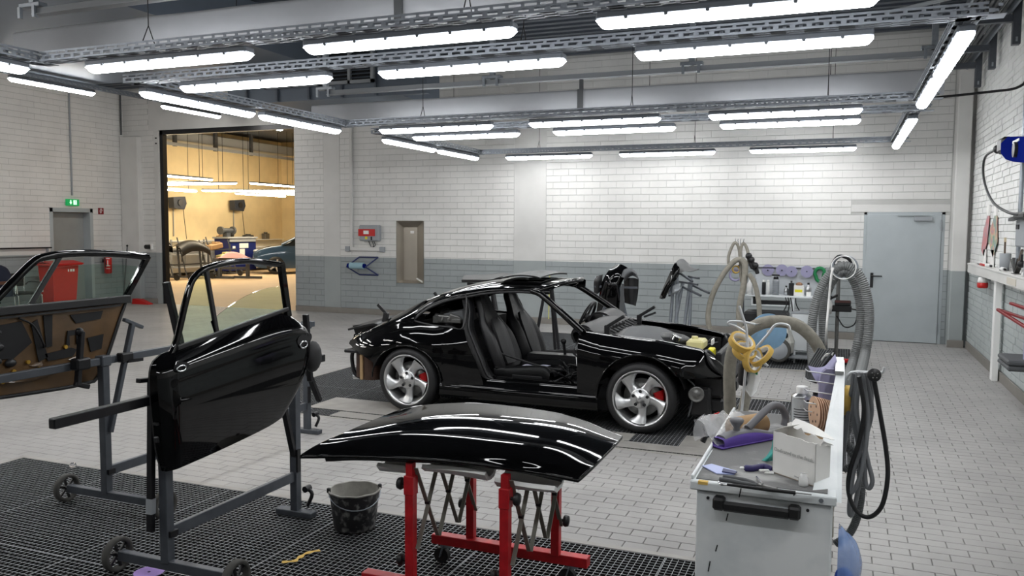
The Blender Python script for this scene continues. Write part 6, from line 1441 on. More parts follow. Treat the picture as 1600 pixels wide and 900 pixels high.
b = MB(); b.tube(P, 0.0035, 6); b.build('wire_handle', 'galv', t)
for s in (1, -1):
    b = MB(); b.box(np.array((bx_, by_, 0.235))+pa*0.15*s, (0.02, 0.02, 0.03), bev=0.004); b.build('handle_lug', 'bucket', t)
tp = [at(441, 878, Z=0.008), at(458, 877, Z=0.012), at(468, 871, Z=0.008), at(480, 864, Z=0.012), at(499, 860, Z=0.008)]
P = smooth_path(tp, 5); d_ = np.gradient(P, axis=0); sd = np.stack([-d_[:, 1], d_[:, 0], 0*d_[:, 0]], 1); sd /= np.linalg.norm(sd, axis=1)[:, None]
wv = np.array([0.012+0.006*math.sin(i*1.3) for i in range(len(P))])[:, None]; b = MB(); b.shell(np.stack([P-sd*wv, P+(0, 0, 0.006), P+sd*wv], 1), 0.0012); b.build('masking_tape_strip', 'tape_side', None, 'crumpled yellow masking tape strip lying on the floor grating', 'tape')
dc = at(233, 894, Z=0.0); b = MB(); b.disc((dc[0], dc[1], 0.0005), 0.075, (0, 0, 1), 0.0018, 28, hole=0.008); b.build('sanding_disc', mat('bright_lilac_disc', srgb(170, 140, 210), 0.8, bump=0.2, bscale=300), None, 'single lilac sanding disc dropped on the floor grating', 'disc')
pc = at(114, 731, Z=0.0); b = MB(); b.ball((pc[0], pc[1], 0.02), 0.025, sc=(1.1, 0.9, 0.8)); b.build('film_scrap', 'clear', None, 'small ball of clear film on the far left edge of the grating', 'scrap')
# ================================================================== WHITE SANDING TROLLEY IN THE FOREGROUND
M['wire_bright'] = mat('bright_zinc_wire', srgb(206, 208, 210), 0.4, 0.5)
CZ = 0.86; CX0, CX1, CY0, CY1 = -0.495, 0.008, 3.0, 4.28
ct = thing('sanding_trolley', ((CX0+CX1)/2, (CY0+CY1)/2, 0), 'white steel sanding trolley with a dark drawer handle in the foreground', 'trolley')
M['cart_white'] = mat('scuffed_white_enamel', srgb(214, 219, 221), 0.4, 0, col2=srgb(232, 235, 236), thr=(0.4, 0.6), scale=5)
M['cart_mat'] = mat('dusty_grey_rubber_mat', srgb(112, 112, 112), 0.85, 0, col2=srgb(166, 166, 164), thr=(0.52, 0.7), scale=5, bump=0.15, bscale=120)
b = MB(); bx(b, CX0+0.02, CX1-0.012, CY0+0.035, CY1, 0.09, CZ-0.035, 0.004); b.build('cabinet_body', 'cart_white', ct)
b = MB(); bx(b, CX0, CX1, CY0, CY1, CZ-0.035, CZ-0.002, 0.004); b.build('table_top', 'cart_white', ct)
b = MB(); bx(b, CX0+0.018, CX1-0.03, CY0+0.03, CY1-0.02, CZ-0.002, CZ+0.001); b.build('rubber_mat', 'cart_mat', ct)
b = MB(); bx(b, CX0, CX0+0.012, CY0+0.02, CY1, CZ-0.002, CZ+0.014, 0.003); b.build('side_lip', 'cart_white', ct)
b = MB(); bx(b, CX0+0.024, CX1-0.014, CY0+0.015, CY0+0.036, 0.35, CZ-0.042, 0.003); dr = b.build('drawer', 'cart_white', ct)
b = MB(); bx(b, CX0+0.024, CX1-0.014, CY0+0.015, CY0+0.036, 0.10, 0.342, 0.003); b.build('drawer', 'cart_white', ct)
hx0, hx1, hz = -0.395, -0.12, 0.785
b = MB(); b.bar((hx0+0.02, CY0-0.02, hz), (hx1-0.02, CY0-0.02, hz), 0.022, 0.036, bev=0.008)
for x in (hx0, hx1): b.box((x+0.008*(1 if x == hx0 else -1), CY0-0.008, hz+0.006), (0.042, 0.05, 0.046), bev=0.008)
b.build('drawer_handle', 'black_plastic', dr)
for x in (hx0-0.035, hx1+0.035):
    b = MB(); b.cyl((x, CY0+0.015, hz+0.012), (x, CY0+0.010, hz+0.012), 0.0055, 12); b.build('screw', 'ink', dr)
b = MB(); b.cyl((CX1-0.05, CY0, CZ-0.018), (CX1-0.05, CY0-0.004, CZ-0.018), 0.008, 12); b.build('screw', 'galv', ct)
for k, (x, z0, z1) in enumerate(((-0.315, CZ-0.042, CZ-0.008), (-0.36, 0.72, 0.748), (-0.395, 0.60, 0.625), (-0.42, 0.52, 0.56), (-0.13, CZ-0.012, CZ-0.002))):
    b = MB(); y = CY0-0.0012 if z0 > CZ-0.05 else CY0+0.0138; b.bar((x-0.003, y, z0), (x+0.003, y, z1), 0.004, 0.0015, up=(0, 1, 0)); b.build('pen_mark', 'ink', ct)
b = MB(); bx(b, CX0+0.03, CX0+0.065, CY0-0.0015, CY0+0.02, CZ-0.012, CZ-0.0008); b.build('chipped_edge', 'tape_side', ct)
P = [(CX1+0.004, 3.04, CZ-0.03), (CX1+0.004, CY1, CZ-0.03), (CX1+0.004, CY1, 1.15), (CX1+0.004, 3.75, 1.17)]
b = MB(); b.prism(P, (0.012, 0, 0)); b.prism([(CX1+0.004, 3.04, CZ-0.03), (CX1+0.004, 3.75, 1.17), (CX1-0.018, 3.75, 1.17), (CX1-0.080, 3.04, CZ-0.002)], (0, 0.006, 0.0)); b.build('side_board', 'cart_white', ct)
b = MB(); b.bar((CX1-0.005, 3.73, 1.176), (CX1-0.005, CY1, 1.158), 0.035, 0.012); b.build('board_flange', 'alu', ct)
for x in (CX0+0.06, CX1-0.06):
    for y in (CY0+0.1, CY1-0.1):
        b = MB(); b.cyl((x-0.015, y, 0.045), (x+0.015, y, 0.045), 0.045, 16); b.build('castor', 'rubber', ct)
b = MB(); bx(b, CX0-0.005, CX0+0.02, CY0+0.2, CY0+0.32, 0.60, 0.68); bx(b, CX0-0.005, CX0+0.02, CY0+0.2, CY0+0.32, 0.46, 0.56); b.build('side_latch', 'white_metal', ct)
# hooks and what hangs on the inner side of the board
for k, (y, z) in enumerate(((3.84, 1.115), (3.80, 1.075), (3.76, 1.03), (3.80, 0.985), (3.84, 1.155))):
    b = MB(); b.tube([(CX1, y, z-0.01), (CX1-0.135, y, z), (CX1-0.147, y, z+0.01)], 0.0028, 6); b.build('hook', 'wire_bright', ct)
t = thing('ribbed_holder', (-0.13, 4.15, 0.95), 'black ribbed disc holder on the trolley board', 'holder')
C = [[at(px, py, Y=y) for px, py, y in r] for r in ([(1259, 592, 4.10), (1262, 573, 4.13), (1279, 544, 4.18)], [(1265, 596, 4.08), (1273, 572, 4.10), (1290, 546, 4.15)], [(1271, 597, 4.06), (1284, 572, 4.08), (1301, 548, 4.12)])]
G = catmull_grid(C, 6, 5); b = MB(); b.shell(G, 0.02); b.build('back', 'black_plastic', t)
for k in range(0, G.shape[0], 2):
    b = MB(); b.tube(G[k]-(0, 0.004, 0), 0.004, 6); b.build('rib', 'cable_grey', t)
def paper_fold(name, label, pts, w, m, y0, grp=None, n=1, thick=0.004):
    t = thing(name, pts[0], label, 'abrasive', grp)
    for k in range(n):
        P = smooth_path([(x, y0+0.006*k, z) for x, y, z in pts], 5); G = [[p+(0, 0, 0), p+(0.003, w, 0.0)] for p in P+np.array((0.007*k, 0, -0.002*k))]
        b = MB(); b.shell(np.array(G), thick); b.build('sheet', m, t)
    return t
def sheet_px(name, label, rows, m, th=0.004):
    C = [[at(px, py, Y=y) for px, py, y in r] for r in rows]; P = np.array(C).reshape(-1, 3); t = thing(name, tuple(P.mean(0)), label, 'abrasive')
    b = MB(); b.shell(catmull_grid(C, 4, 4), th); b.build('sheet', m, t); return t
sheet_px('abrasive_sheet', 'lilac abrasive sheet drooping over the upper hooks of the board', [[(1263, 571, 3.94), (1275, 574, 3.96), (1288, 572, 4.0), (1298, 562, 4.05), (1305, 553, 4.1)], [(1272, 590, 3.90), (1282, 584, 3.92), (1292, 580, 3.96), (1300, 574, 4.0), (1307, 562, 4.06)], [(1282, 604, 3.90), (1287, 594, 3.92), (1296, 588, 3.96), (1303, 580, 4.0), (1308, 572, 4.06)]], 'lilac')
sheet_px('abrasive_sheet', 'lilac abrasive roll face standing upright against the trolley board', [[(1281, 640, 3.88), (1280, 610, 3.88), (1283, 586, 3.88), (1292, 577, 3.88)], [(1293, 640, 3.90), (1293, 610, 3.90), (1294, 588, 3.90), (1299, 577, 3.90)], [(1306, 640, 3.95), (1307, 610, 3.95), (1307, 590, 3.95), (1307, 577, 3.95)]], 'lilac', 0.01)
sheet_px('white_backing_sheet', 'white backing sheet tucked behind the lilac abrasives', [[(1276, 575, 4.1), (1284, 562, 4.1), (1291, 553, 4.1)], [(1290, 577, 4.12), (1297, 562, 4.12), (1303, 551, 4.12)]], 'paper')
t = thing('disc_stack', (-0.08, 3.75, 0.88), 'stack of peach sanding discs hung on the trolley board', 'discs')
for k in range(9):
    cx_ = -0.112+0.010*k; b = MB(); n_ = np.array((-0.93, -0.36, 0.0)); b.disc((cx_+0.02, 3.78, 0.985-0.002*k), 0.072, n_, 0.003, 28, hole=0.006); b.build('sanding_disc', 'peach', t)
b = MB()
for k in range(7):
    a = 2*PI*k/7; n_ = np.array((-0.93, -0.36, 0)); s_ = np.array((0.36, -0.93, 0)); p = np.array((-0.092, 3.78, 0.985))+0.042*(math.cos(a)*s_+math.sin(a)*np.array((0, 0, 1.0)))+n_*0.0035; b.lathe([(0.006, 0), (0.0001, 0.0002)], p, n_, 10)
b.build('dust_hole', 'ink', t)
# tins on the trolley
t = thing('round_tin', (-0.155, 4.02, CZ), 'round silver tin with printed lines at the rear of the trolley', 'tin')
b = MB(); b.lathe([(0.001, 0), (0.048, 0), (0.048, 0.135), (0.045, 0.142), (0.024, 0.152), (0.024, 0.156), (0.001, 0.156)], (-0.155, 4.02, CZ+0.012), seg=28); b.build('body', 'tin', t)
b = MB(); b.lathe([(0.026, 0.150), (0.027, 0.178), (0.024, 0.182), (0.001, 0.182)], (-0.155, 4.02, CZ+0.012), seg=20); b.build('cap', 'white_plain', t)
b = MB(); b.lathe([(0.0484, 0.012), (0.0484, 0.128)], (-0.155, 4.02, CZ+0.012), seg=24, arc=(-2.6, -0.3)); lb = b.build('label_wrap', mat('pale_grey_label', srgb(186, 190, 192), 0.5), t)
for k, z in enumerate((0.03, 0.042, 0.054, 0.066, 0.078)):
    b = MB(); b.lathe([(0.0487, z), (0.0487, z+0.004 if k != 3 else z+0.003)], (-0.155, 4.02, CZ+0.012), seg=16, arc=(-2.3, -0.75-0.12*(k % 2))); b.build('print_line', 'ink', lb)
b = MB(); b.lathe([(0.0487, 0.118), (0.0487, 0.126)], (-0.155, 4.02, CZ+0.012), seg=6, arc=(-1.1, -0.5)); b.build('print_mark', 'ink', lb)
b = MB(); b.lathe([(0.008, 0), (0.006, 0.0005)], (-0.1513, 3.9715, CZ+0.107), (0.1, -1, 0), 14); b.build('print_emblem', 'ink_grey', lb)
b = MB(); bx(b, -0.19, -0.02, 3.93, 4.13, CZ+0.001, CZ+0.012, 0.003); b.build('board_pad', 'cable_grey', None, 'thin grey board under the tins on the trolley', 'board')
for k, (x, y, w_, h, l) in enumerate(((-0.085, 4.0, 0.045, 0.10, 'small square tin beside the round tin'), (-0.05, 3.97, 0.05, 0.085, 'small square tin nearest the trolley board'), (-0.098, 4.09, 0.04, 0.13, 'dark square bottle behind the small tins'))):
    t = thing('square_tin', (x, y, CZ+0.012), l, 'tin'); b = MB(); b.box((x, y, CZ+0.013+h/2), (w_, 0.04, h), bev=0.005); b.build('body', 'tin' if k < 2 else 'blue_steel', t)
    b = MB(); b.cyl((x, y, CZ+0.012+h), (x, y, CZ+0.03+h), 0.012, 14); b.build('cap', 'tin' if k < 2 else 'black_plastic', t)
    b = MB(); bx(b, x-w_*0.4, x+w_*0.4, y-0.0208, y-0.02, CZ+0.03, CZ+h-0.02); b.build('label_patch', 'housing', t)
b = MB(); G = [[(-0.19+0.18*u, 3.80+0.10*v, CZ+0.004+0.002*math.sin(7*u+3*v)+0.02*v*(u > 0.5)) for v in (0, 0.5, 1)] for u in np.linspace(0, 1, 6)]; b.shell(np.array(G), 0.005); b.build('cardboard_offcut', 'cardboard', None, 'brown cardboard offcut lying behind the white carton', 'cardboard')
# torn white carton
p0, p1 = np.array((-0.222, 3.215, CZ+0.002)), np.array((-0.066, 3.085, CZ+0.002))
u = (p1-p0); L_ = np.linalg.norm(u); u = u/L_; v = np.array((-u[1], u[0], 0)); v = v if v[1] > 0 else -v; BW = 0.075; HB = 0.160; zz = np.array((0, 0, 1.0))
t = thing('torn_carton', tuple(p0+u*L_/2+v*BW/2), 'open white carton with a torn top and printed slogan on the trolley', 'carton')
def wall(a, bq, h0, h1, jag, seed):
    r_ = random.Random(seed); n = 12; top = [lerp(a, bq, k/n)+zz*(h0+(h1-h0)*k/n+(r_.uniform(-jag, jag) if 0 < k < n else 0)) for k in range(n+1)]
    m = MB(); m.prism([a, bq]+top[::-1], np.cross(bq-a, zz)/np.linalg.norm(bq-a)*-0.003); return m
f_ = wall(p0, p1, HB, HB-0.005, 0.003, 1).build('front_face', 'paper', t)
wall(p1, p1+v*BW, HB-0.005, HB-0.02, 0.004, 2).build('side_face', 'paper', t); wall(p1+v*BW, p0+v*BW, HB-0.01, HB+0.02, 0.012, 3).build('back_face', 'paper', t); wall(p0+v*BW, p0, HB+0.005, HB, 0.003, 4).build('side_face', 'paper', t)
b = MB(); b.prism([p0, p1, p1+v*BW, p0+v*BW], (0, 0, 0.003)); b.build('base', 'cardboard', t)
b = MB(); b.shell(np.array([[p0+zz*HB+v*BW*s, p0+zz*(HB+0.028)+u*0.06+v*BW*s] for s in (0.0, 0.5, 0.95)]), 0.002); b.build('flap', 'paper', t)
b = MB(); b.shell(np.array([[p0+v*BW+zz*(HB+0.005)+u*L_*s, p0+v*(BW+0.04)+zz*(HB+0.035-0.04*s*s)+u*L_*(s*0.92)] for s in np.linspace(0, 1, 6)]), 0.002); b.build('flap', 'paper', t)
b = MB(); b.shell(np.array([[p1+v*BW*s+zz*(HB-0.01), p1+v*BW*s+u*0.012+zz*(HB+0.015-0.03*s)] for s in (0.3, 0.6, 1)]), 0.002); b.build('flap', 'paper', t)
ang = math.atan2(u[1], u[0]); fn = np.cross(u, zz); fn = fn if fn[1] < 0 else -fn
text('slogan', 'Dedicated to the finish.', 0.020, tuple(p0+u*L_*0.52+zz*0.093+fn*0.004), (PI/2, 0, ang), 'ink_grey', f_)
b = MB(); b.bar(p0+u*L_*0.55+zz*0.016+fn*0.004, p0+u*L_*0.75+zz*0.013+fn*0.004, 0.001, 0.004); b.build('small_print', 'ink_grey', f_)
t = thing('clear_bottle', tuple(p1+fn*0.03-u*0.01), 'small clear glass bottle before the white carton', 'bottle')
c = p1+fn*0.024-u*0.03; b = MB(); b.lathe([(0.001, 0), (0.017, 0), (0.018, 0.004), (0.017, 0.03), (0.012, 0.036), (0.012, 0.046), (0.010, 0.046), (0.010, 0.036), (0.015, 0.029), (0.015, 0.004), (0.001, 0.003)], (c[0], c[1], CZ+0.001), seg=18); b.build('glass', mat('clear_bottle_glass', (0.95, 0.96, 0.96), 0.05, 0, alpha=0.3), t)
# long purple hand block
q0, q1 = np.array((-0.468, 3.475, CZ+0.002)), np.array((-0.205, 3.835, CZ+0.002)); d = q1-q0; LB = np.linalg.norm(d); d /= LB; s_ = np.array((-d[1], d[0], 0))
t = thing('hand_sanding_block', tuple((q0+q1)/2), 'long purple and grey hand sanding block with a loop handle and knob', 'sanding block')
b = MB(); b.bar(q0+zz*0.006, q1+zz*0.006, 0.072, 0.010, bev=0.004); b.build('sole', 'purple', t)
def hb(k): return 0.012+0.045*min(1, k*4)*(1 if k < 0.9 else (1-k)/0.1*0.6+0.4)
C = [[q0+d*LB*k+s_*w*(0.034-0.004*(j == 2))+zz*(0.010+[0, 0.6, 1, 1, 0.6, 0][j]*(0.014+0.030*math.sin(PI*min(1, k*1.3+0.1))**0.7)) for j, w in enumerate((-1, -1, -0.75, 0.75, 1, 1))] for k in np.linspace(0.03, 0.99, 9)]
g = catmull_grid(C, 3, 2); b = MB(); b.grid(g, True, flip=True); b.grid(g, True); b.build('purple_shell', 'purple', t)
M['block_grey'] = mat('mid_grey_plastic', srgb(104, 104, 108), 0.45)
b = MB(); C2 = [[q0+d*LB*k+s_*w+zz*(0.026+0.030*math.sin(PI*min(1, k*1.3+0.1))**0.7+hh) for w, hh in ((-0.027, -0.004), (-0.015, 0.006), (0.015, 0.006), (0.027, -0.004))] for k in np.linspace(0.06, 0.97, 9)]; b.shell(catmull_grid(C2, 3, 3), 0.01); b.build('grey_deck', 'block_grey', t)
b = MB(); P = [q0+d*LB*k+zz*h for k, h in ((0.42, 0.062), (0.52, 0.088), (0.66, 0.125), (0.78, 0.145), (0.90, 0.130), (0.965, 0.085), (0.95, 0.045))]; b.tube(smooth_path(P, 6), 0.0165, 10); b.build('loop_handle', 'block_grey', t)
b = MB(); kc = q0+d*LB*0.27; b.lathe([(0.022, 0.03), (0.015, 0.05), (0.013, 0.075), (0.028, 0.098), (0.031, 0.108), (0.024, 0.115), (0.001, 0.116)], tuple(kc), seg=18); b.build('knob', 'block_grey', t)
t = thing('brown_paper_core', tuple(q0+d*LB*0.62+s_*0.07), 'brown card piece behind the purple sanding block', 'cardboard')
b = MB(); c0 = q0+d*LB*0.62+s_*0.075; b.tube([c0-d*0.1+zz*0.05, c0+d*0.09+zz*0.05], 0.045, 18); b.build('core', 'cardboard', t)
M['film'] = mat('crumpled_clear_film', (0.97, 0.98, 0.98), 0.12, 0, alpha=0.30, bump=0.9, bscale=40)
t = thing('film_bag', tuple(q0+d*0.1+s_*0.05), 'crumpled clear plastic bag lying over the sanding block', 'bag')
r_ = random.Random(21); C = []
for i in range(9):
    C.append([q0+d*(-0.01+0.034*i)+s_*(0.02+0.11*math.sin(0.35*j-0.2)+r_.uniform(-0.012, 0.012))+zz*(max(0.0, 0.105*math.sin(PI*j/7)*(1-0.12*abs(i-3)/3))+r_.uniform(-0.012, 0.014)+0.012) for j in range(8)])
b = MB(); b.grid(catmull_grid(C, 3, 3), True); b.build('film', 'film', t)
# small things lying on the mat
def slab(name, label, cat, pts, h, m, lift=0.002, kids=()):
    P = [at(px, py, Z=CZ+lift) for px, py in pts]; c = sum(P)/len(P); t = thing(name, tuple(c), label, cat); b = MB(); b.prism(P, (0, 0, h)); b.build('piece', m, t); return t
t = slab('blue_film_strip', 'pale lilac-blue plastic strip at the left edge of the trolley', 'strip', [(1097, 729), (1112, 726), (1150, 737), (1147, 742), (1120, 741)], 0.004, mat('lilac_blue_film', srgb(170, 180, 222), 0.4))
b = MB(); b.prism([at(px, py, Z=CZ+0.006) for px, py in ((1130, 733), (1152, 738), (1148, 741), (1128, 738))], (0, 0, 0.004)); b.build('dark_end', 'blue_steel', t)
t = thing('marker_tool', tuple(at(1178, 733, Z=CZ)), 'dark purple gripping tool with white tips beside the carton', 'tool')
P = [at(px, py, Z=CZ+0.012) for px, py in ((1162, 731), (1175, 732), (1192, 729), (1206, 733))]; b = MB(); b.tube(smooth_path(P, 4), [0.006]+[0.013]*11+[0.008], 8); b.build('grip', mat('dark_purple_rubber', srgb(46, 40, 92), 0.5), t)
for a, c in (((1156, 731), (1163, 731)), ((1186, 735), (1202, 735)), ((1184, 726), (1193, 728))):
    b = MB(); b.bar(at(*a, Z=CZ+0.014), at(*c, Z=CZ+0.014), 0.012, 0.008, bev=0.003); b.build('white_tip', 'white_plain', t)
slab('white_scraper', 'white plastic scraper corner beside the carton', 'scraper', [(1194, 740), (1209, 732), (1209, 741)], 0.004, 'white_plain')
t = thing('teal_film', tuple(at(1200, 715, Z=CZ)), 'crumpled teal plastic film left of the carton', 'film')
C = [[at(px, py, Z=CZ+z) for px, py, z in r] for r in ([(1190, 719, .004), (1198, 712, .02), (1205, 700, .05), (1207, 688, .085)], [(1198, 721, .004), (1203, 714, .03), (1208, 704, .05), (1210, 692, .08)], [(1208, 720, .004), (1209, 714, .02), (1211, 706, .04), (1212, 697, .06)])]
b = MB(); b.shell(catmull_grid(C, 4, 4), 0.002); b.build('film', 'teal', t)
t = thing('pliers', tuple(at(1160, 752, Z=CZ)), 'pliers with dark grey handles lying at the front of the trolley', 'pliers')
for pts in ([(1124, 749), (1140, 751), (1160, 755), (1182, 758)], [(1130, 745), (1150, 748), (1170, 752), (1184, 757)]):
    b = MB(); b.tube(smooth_path([at(px, py, Z=CZ+0.012) for px, py in pts], 4), [0.009]*8+[0.008]*3+[0.005, 0.005], 8); b.build('handle', 'cable_grey', t)
b = MB(); b.bar(at(1182, 757, Z=CZ+0.01), at(1214, 765, Z=CZ+0.008), 0.018, 0.01, bev=0.003); b.build('jaws', 'iron', t)
t = thing('scriber', tuple(at(1185, 750, Z=CZ)), 'small steel scriber leaning on the pliers', 'tool'); b = MB(); b.cyl(at(1182, 745, Z=CZ+0.004), at(1192, 756, Z=CZ+0.02), 0.003, 8); b.build('pin', 'chrome', t)
t = thing('file_tool', tuple(at(1190, 762, Z=CZ)), 'long black handled file lying along the front edge of the trolley', 'file')
b = MB(); b.tube([at(1136, 757, Z=CZ+0.008), at(1200, 765, Z=CZ+0.008), at(1243, 770, Z=CZ+0.008)], [0.005, 0.007, 0.007], 8); b.build('handle', 'black_plastic', t)
b = MB(); b.tube(smooth_path([at(1123, 753, Z=CZ+0.006), at(1127, 757, Z=CZ+0.008), at(1136, 757, Z=CZ+0.008)], 4), 0.004, 6); b.build('spring_clip', 'chrome', t)
b = MB(); b.bar(at(1243, 770, Z=CZ+0.006), at(1268, 773, Z=CZ+0.004), 0.008, 0.002); b.build('blade', 'iron', t)
# tape stand at the rear corner with masking-tape rolls
TY = 4.30
def T_(px, py, y=TY): return at(px, py, Y=y)
t = thing('tape_stand', (-0.455, TY, CZ-0.03), 'bright wire tape stand rising from the rear corner of the trolley', 'stand')
b = MB(); b.tube([(-0.457, TY, CZ-0.05), T_(1163, 600), T_(1168, 540), T_(1166, 512), T_(1155, 478)], 0.007, 8); b.build('pole', 'wire_bright', t)
for pts in ([(1166, 520), (1150, 510), (1138, 506), (1142, 502), (1160, 503), (1180, 507)], [(1168, 560), (1180, 545), (1200, 522), (1210, 509), (1220, 506), (1232, 509), (1234, 516)], [(1165, 535), (1172, 550), (1185, 560), (1200, 572)]):
    b = MB(); b.tube(smooth_path([T_(*p) for p in pts], 5), 0.0065, 8); b.build('arm', 'wire_bright', t)
def tape_roll(px, py, r, wd, ax, label):
    c = T_(px, py); t = thing('masking_tape_roll', tuple(c), label, 'tape', 'masking tape rolls on the wire stand')
    ax = np.array(ax, float); ax /= np.linalg.norm(ax)
    b = MB(); b.lathe([(r*0.80, -wd/2), (r, -wd/2), (r, wd/2), (r*0.80, wd/2)], c, ax, 36, smooth=False); b.build('tape', 'tape', t)
    b = MB(); b.lathe([(r*0.80, wd/2), (r*0.77, wd/2), (r*0.77, -wd/2), (r*0.80, -wd/2)], c, ax, 36); b.build('card_core', 'paper', t)
tape_roll(1159, 535, 0.066, 0.034, (0.45, -0.42, 0.8), 'uppermost ochre masking tape roll on the wire stand')
tape_roll(1163, 549, 0.060, 0.03, (0.42, -0.5, 0.75), 'ochre tape roll just below the uppermost one')
tape_roll(1176, 562, 0.066, 0.032, (0.86, -0.5, 0.05), 'ochre tape roll hanging upright in the middle of the stand')
tape_roll(1190, 556, 0.066, 0.024, (-0.62, -0.35, 0.7), 'tilted ochre tape roll at the right of the stand')
t = thing('blue_polishing_disc', tuple(T_(1200, 530, 4.98)), 'large light blue disc hung behind the tape rolls', 'disc')
b = MB(); b.disc(T_(1200, 518, 4.98), 0.105, (0.35, -0.93, 0.1), 0.012, 40, hole=0.012); b.build('disc', mat('light_blue_felt', srgb(130, 166, 196), 0.85, var=0.06, scale=30), t)
b = MB(); b.tube([T_(1196, 505, 4.97), T_(1180, 507, TY)], 0.004, 6); b.build('peg', 'chrome', t)
t = thing('tool_bag', tuple(T_(1172, 590, 4.36)), 'black tool head in a clear bag hanging below the tape rolls', 'bag')
b = MB(); b.tube(smooth_path([T_(1166, 560, 4.36), T_(1163, 580, 4.36), T_(1161, 602, 4.36)], 4), [0.012]+[0.03]*7+[0.02], 10); b.build('tool_head', 'black_plastic', t)
b = MB(); b.lathe([(0.006, 0.16), (0.03, 0.12), (0.05, 0.05), (0.03, -0.02), (0.005, -0.05)], T_(1174, 605, 4.38), seg=12); b.build('film', 'film', t)
b = MB(); b.box(T_(1176, 583, 4.35), (0.05, 0.01, 0.012)); b.build('green_tie', 'green', t)
# padded fabric hose arching behind the trolley
def hose(name, label, pts, r, m, n=8, seg=12, rib=0.0, pitch=0.012, cat='hose'):
    P = smooth_path(pts, n); L = np.concatenate([[0], np.cumsum(np.linalg.norm(np.diff(P, axis=0), axis=1))])
    b = MB()
    if rib:
        N = int(L[-1]/pitch*2); t = np.linspace(0, L[-1], N); Q = np.stack([np.interp(t, L, P[:, k]) for k in range(3)], 1); b.tube(Q, [r if i % 2 else r-rib for i in range(N)], seg, smooth=False)
    else: b.tube(P, r, seg)
    return b.build(name, m, None, label, cat)
hose('padded_hose', 'thick grey-beige padded hose arching behind the trolley', [(-0.50, 4.72, 0.02), T_(1141, 640, 4.72), T_(1142, 560, 4.70), T_(1160, 524, 4.70), T_(1195, 504, 4.70), T_(1240, 506, 4.75), T_(1272, 532, 4.8), T_(1288, 572, 4.85), T_(1292, 640, 4.9), (-0.03, 4.95, 0.03)], 0.034, 'grey_fabric')
hose('padded_hose', 'second grey-beige padded hose hanging straight behind the wire pole', [T_(1176, 560, 4.62), T_(1170, 600, 4.62), T_(1160, 650, 4.62), T_(1156, 720, 4.6), (-0.52, 4.6, 0.03)], 0.028, 'grey_fabric')
# cables hooked on the outer side of the board
KY = 3.80
def K(px, py, y=KY): return at(px, py, Y=y)
t = thing('cable_hook', (0.05, KY, 1.1), 'bright cable hook on the outer side of the trolley board', 'hook')
b = MB(); b.tube(smooth_path([(0.02, KY, 1.10), K(1330, 582), K(1375, 583), K(1382, 574)], 4), 0.006, 8); b.build('rod', 'wire_bright', t)
t = thing('masking_tape_roll', (0.04, 3.85, 1.0), 'ochre masking tape roll hung on the outer side of the trolley board', 'tape')
b = MB(); b.lathe([(0.05, 0), (0.066, 0), (0.066, 0.026), (0.05, 0.026), (0.05, 0)], (0.026, 3.86, 1.035), (1, 0, 0), 30); b.build('tape', 'tape', t)
b = MB(); b.lathe([(0.05, 0.026), (0.047, 0.026), (0.047, 0), (0.05, 0)], (0.026, 3.86, 1.035), (1, 0, 0), 30); b.build('card_core', 'paper', t)
M['cable_mid'] = mat('mid_grey_rubber_cable', srgb(112, 114, 117), 0.55)
CB = [([(1335, 584), (1326, 640), (1320, 690), (1312, 740)], 0.0095, 'cable_mid', 'grey cable end hanging nearest the trolley board'),
      ([(1340, 582), (1334, 650), (1345, 720), (1338, 780), (1330, 805), (1327, 790), (1336, 720), (1352, 650), (1350, 590)], 0.0095, 'cable_mid', 'grey cable loop reaching lowest behind the black one'),
      ([(1352, 582), (1362, 640), (1352, 690), (1356, 720), (1363, 750), (1358, 763), (1352, 750), (1352, 690), (1362, 620), (1358, 585)], 0.0095, 'cable_mid', 'grey cable loop ending highest in the bundle'),
      ([(1345, 582), (1338, 640), (1346, 690), (1332, 740), (1330, 770), (1345, 740), (1356, 660), (1348, 586)], 0.0095, 'cable_mid', 'grey cable loop in the middle of the bundle'),
      ([(1366, 595), (1374, 640), (1384, 700), (1387, 745), (1378, 790), (1358, 808), (1338, 798), (1326, 770), (1328, 735), (1342, 690), (1350, 640), (1342, 588)], 0.0095, 'cable_black', 'black air hose in the widest loop of the bundle')]
for k, (pts, r, m, l) in enumerate(CB):
    hose('hung_cable', l, [K(px, py, KY-0.02*k+0.015*math.sin(i)) for i, (px, py) in enumerate(pts)], r, m, 7, 8, cat='cable')
t = thing('power_plug', tuple(K(1366, 586, 3.70)), 'round black power plug at the top of the cable bundle', 'plug')
c = K(1366, 586, 3.70); ax = np.array((0.1, -0.98, 0.15)); b = MB(); b.lathe([(0.016, -0.05), (0.025, -0.03), (0.028, 0.0), (0.026, 0.006), (0.001, 0.006)], c, ax, 24); b.build('body', 'black_plastic', t)
for a in (0.6, 2.4, 4.2, 5.4):
    b = MB(); b.cyl(c+ax*0.006+0.013*np.array((math.cos(a), 0, math.sin(a))), c+ax*0.016+0.013*np.array((math.cos(a), 0, math.sin(a))), 0.003, 8); b.build('pin', 'chrome', t)
hose('vacuum_hose', 'dark grey corrugated vacuum hose hanging behind the cables', [K(1318, 640, 3.95), K(1322, 690, 3.95), K(1340, 710, 3.95), K(1346, 760, 3.95), K(1340, 805, 3.95), K(1326, 835, 3.95), K(1305, 850, 3.95)], 0.019, 'cable_grey', rib=0.003, pitch=0.008)
hose('vacuum_hose', 'dark corrugated hose coiled close behind the trolley board', [K(1316, 620, 4.05), K(1330, 650, 4.05), K(1322, 690, 4.05), K(1335, 720, 4.05), K(1318, 735, 4.05)], 0.016, 'cable_grey', rib=0.003, pitch=0.008)
t = thing('blue_bag', tuple(K(1315, 880, 3.35)), 'translucent blue plastic bag at the right side of the trolley', 'bag')
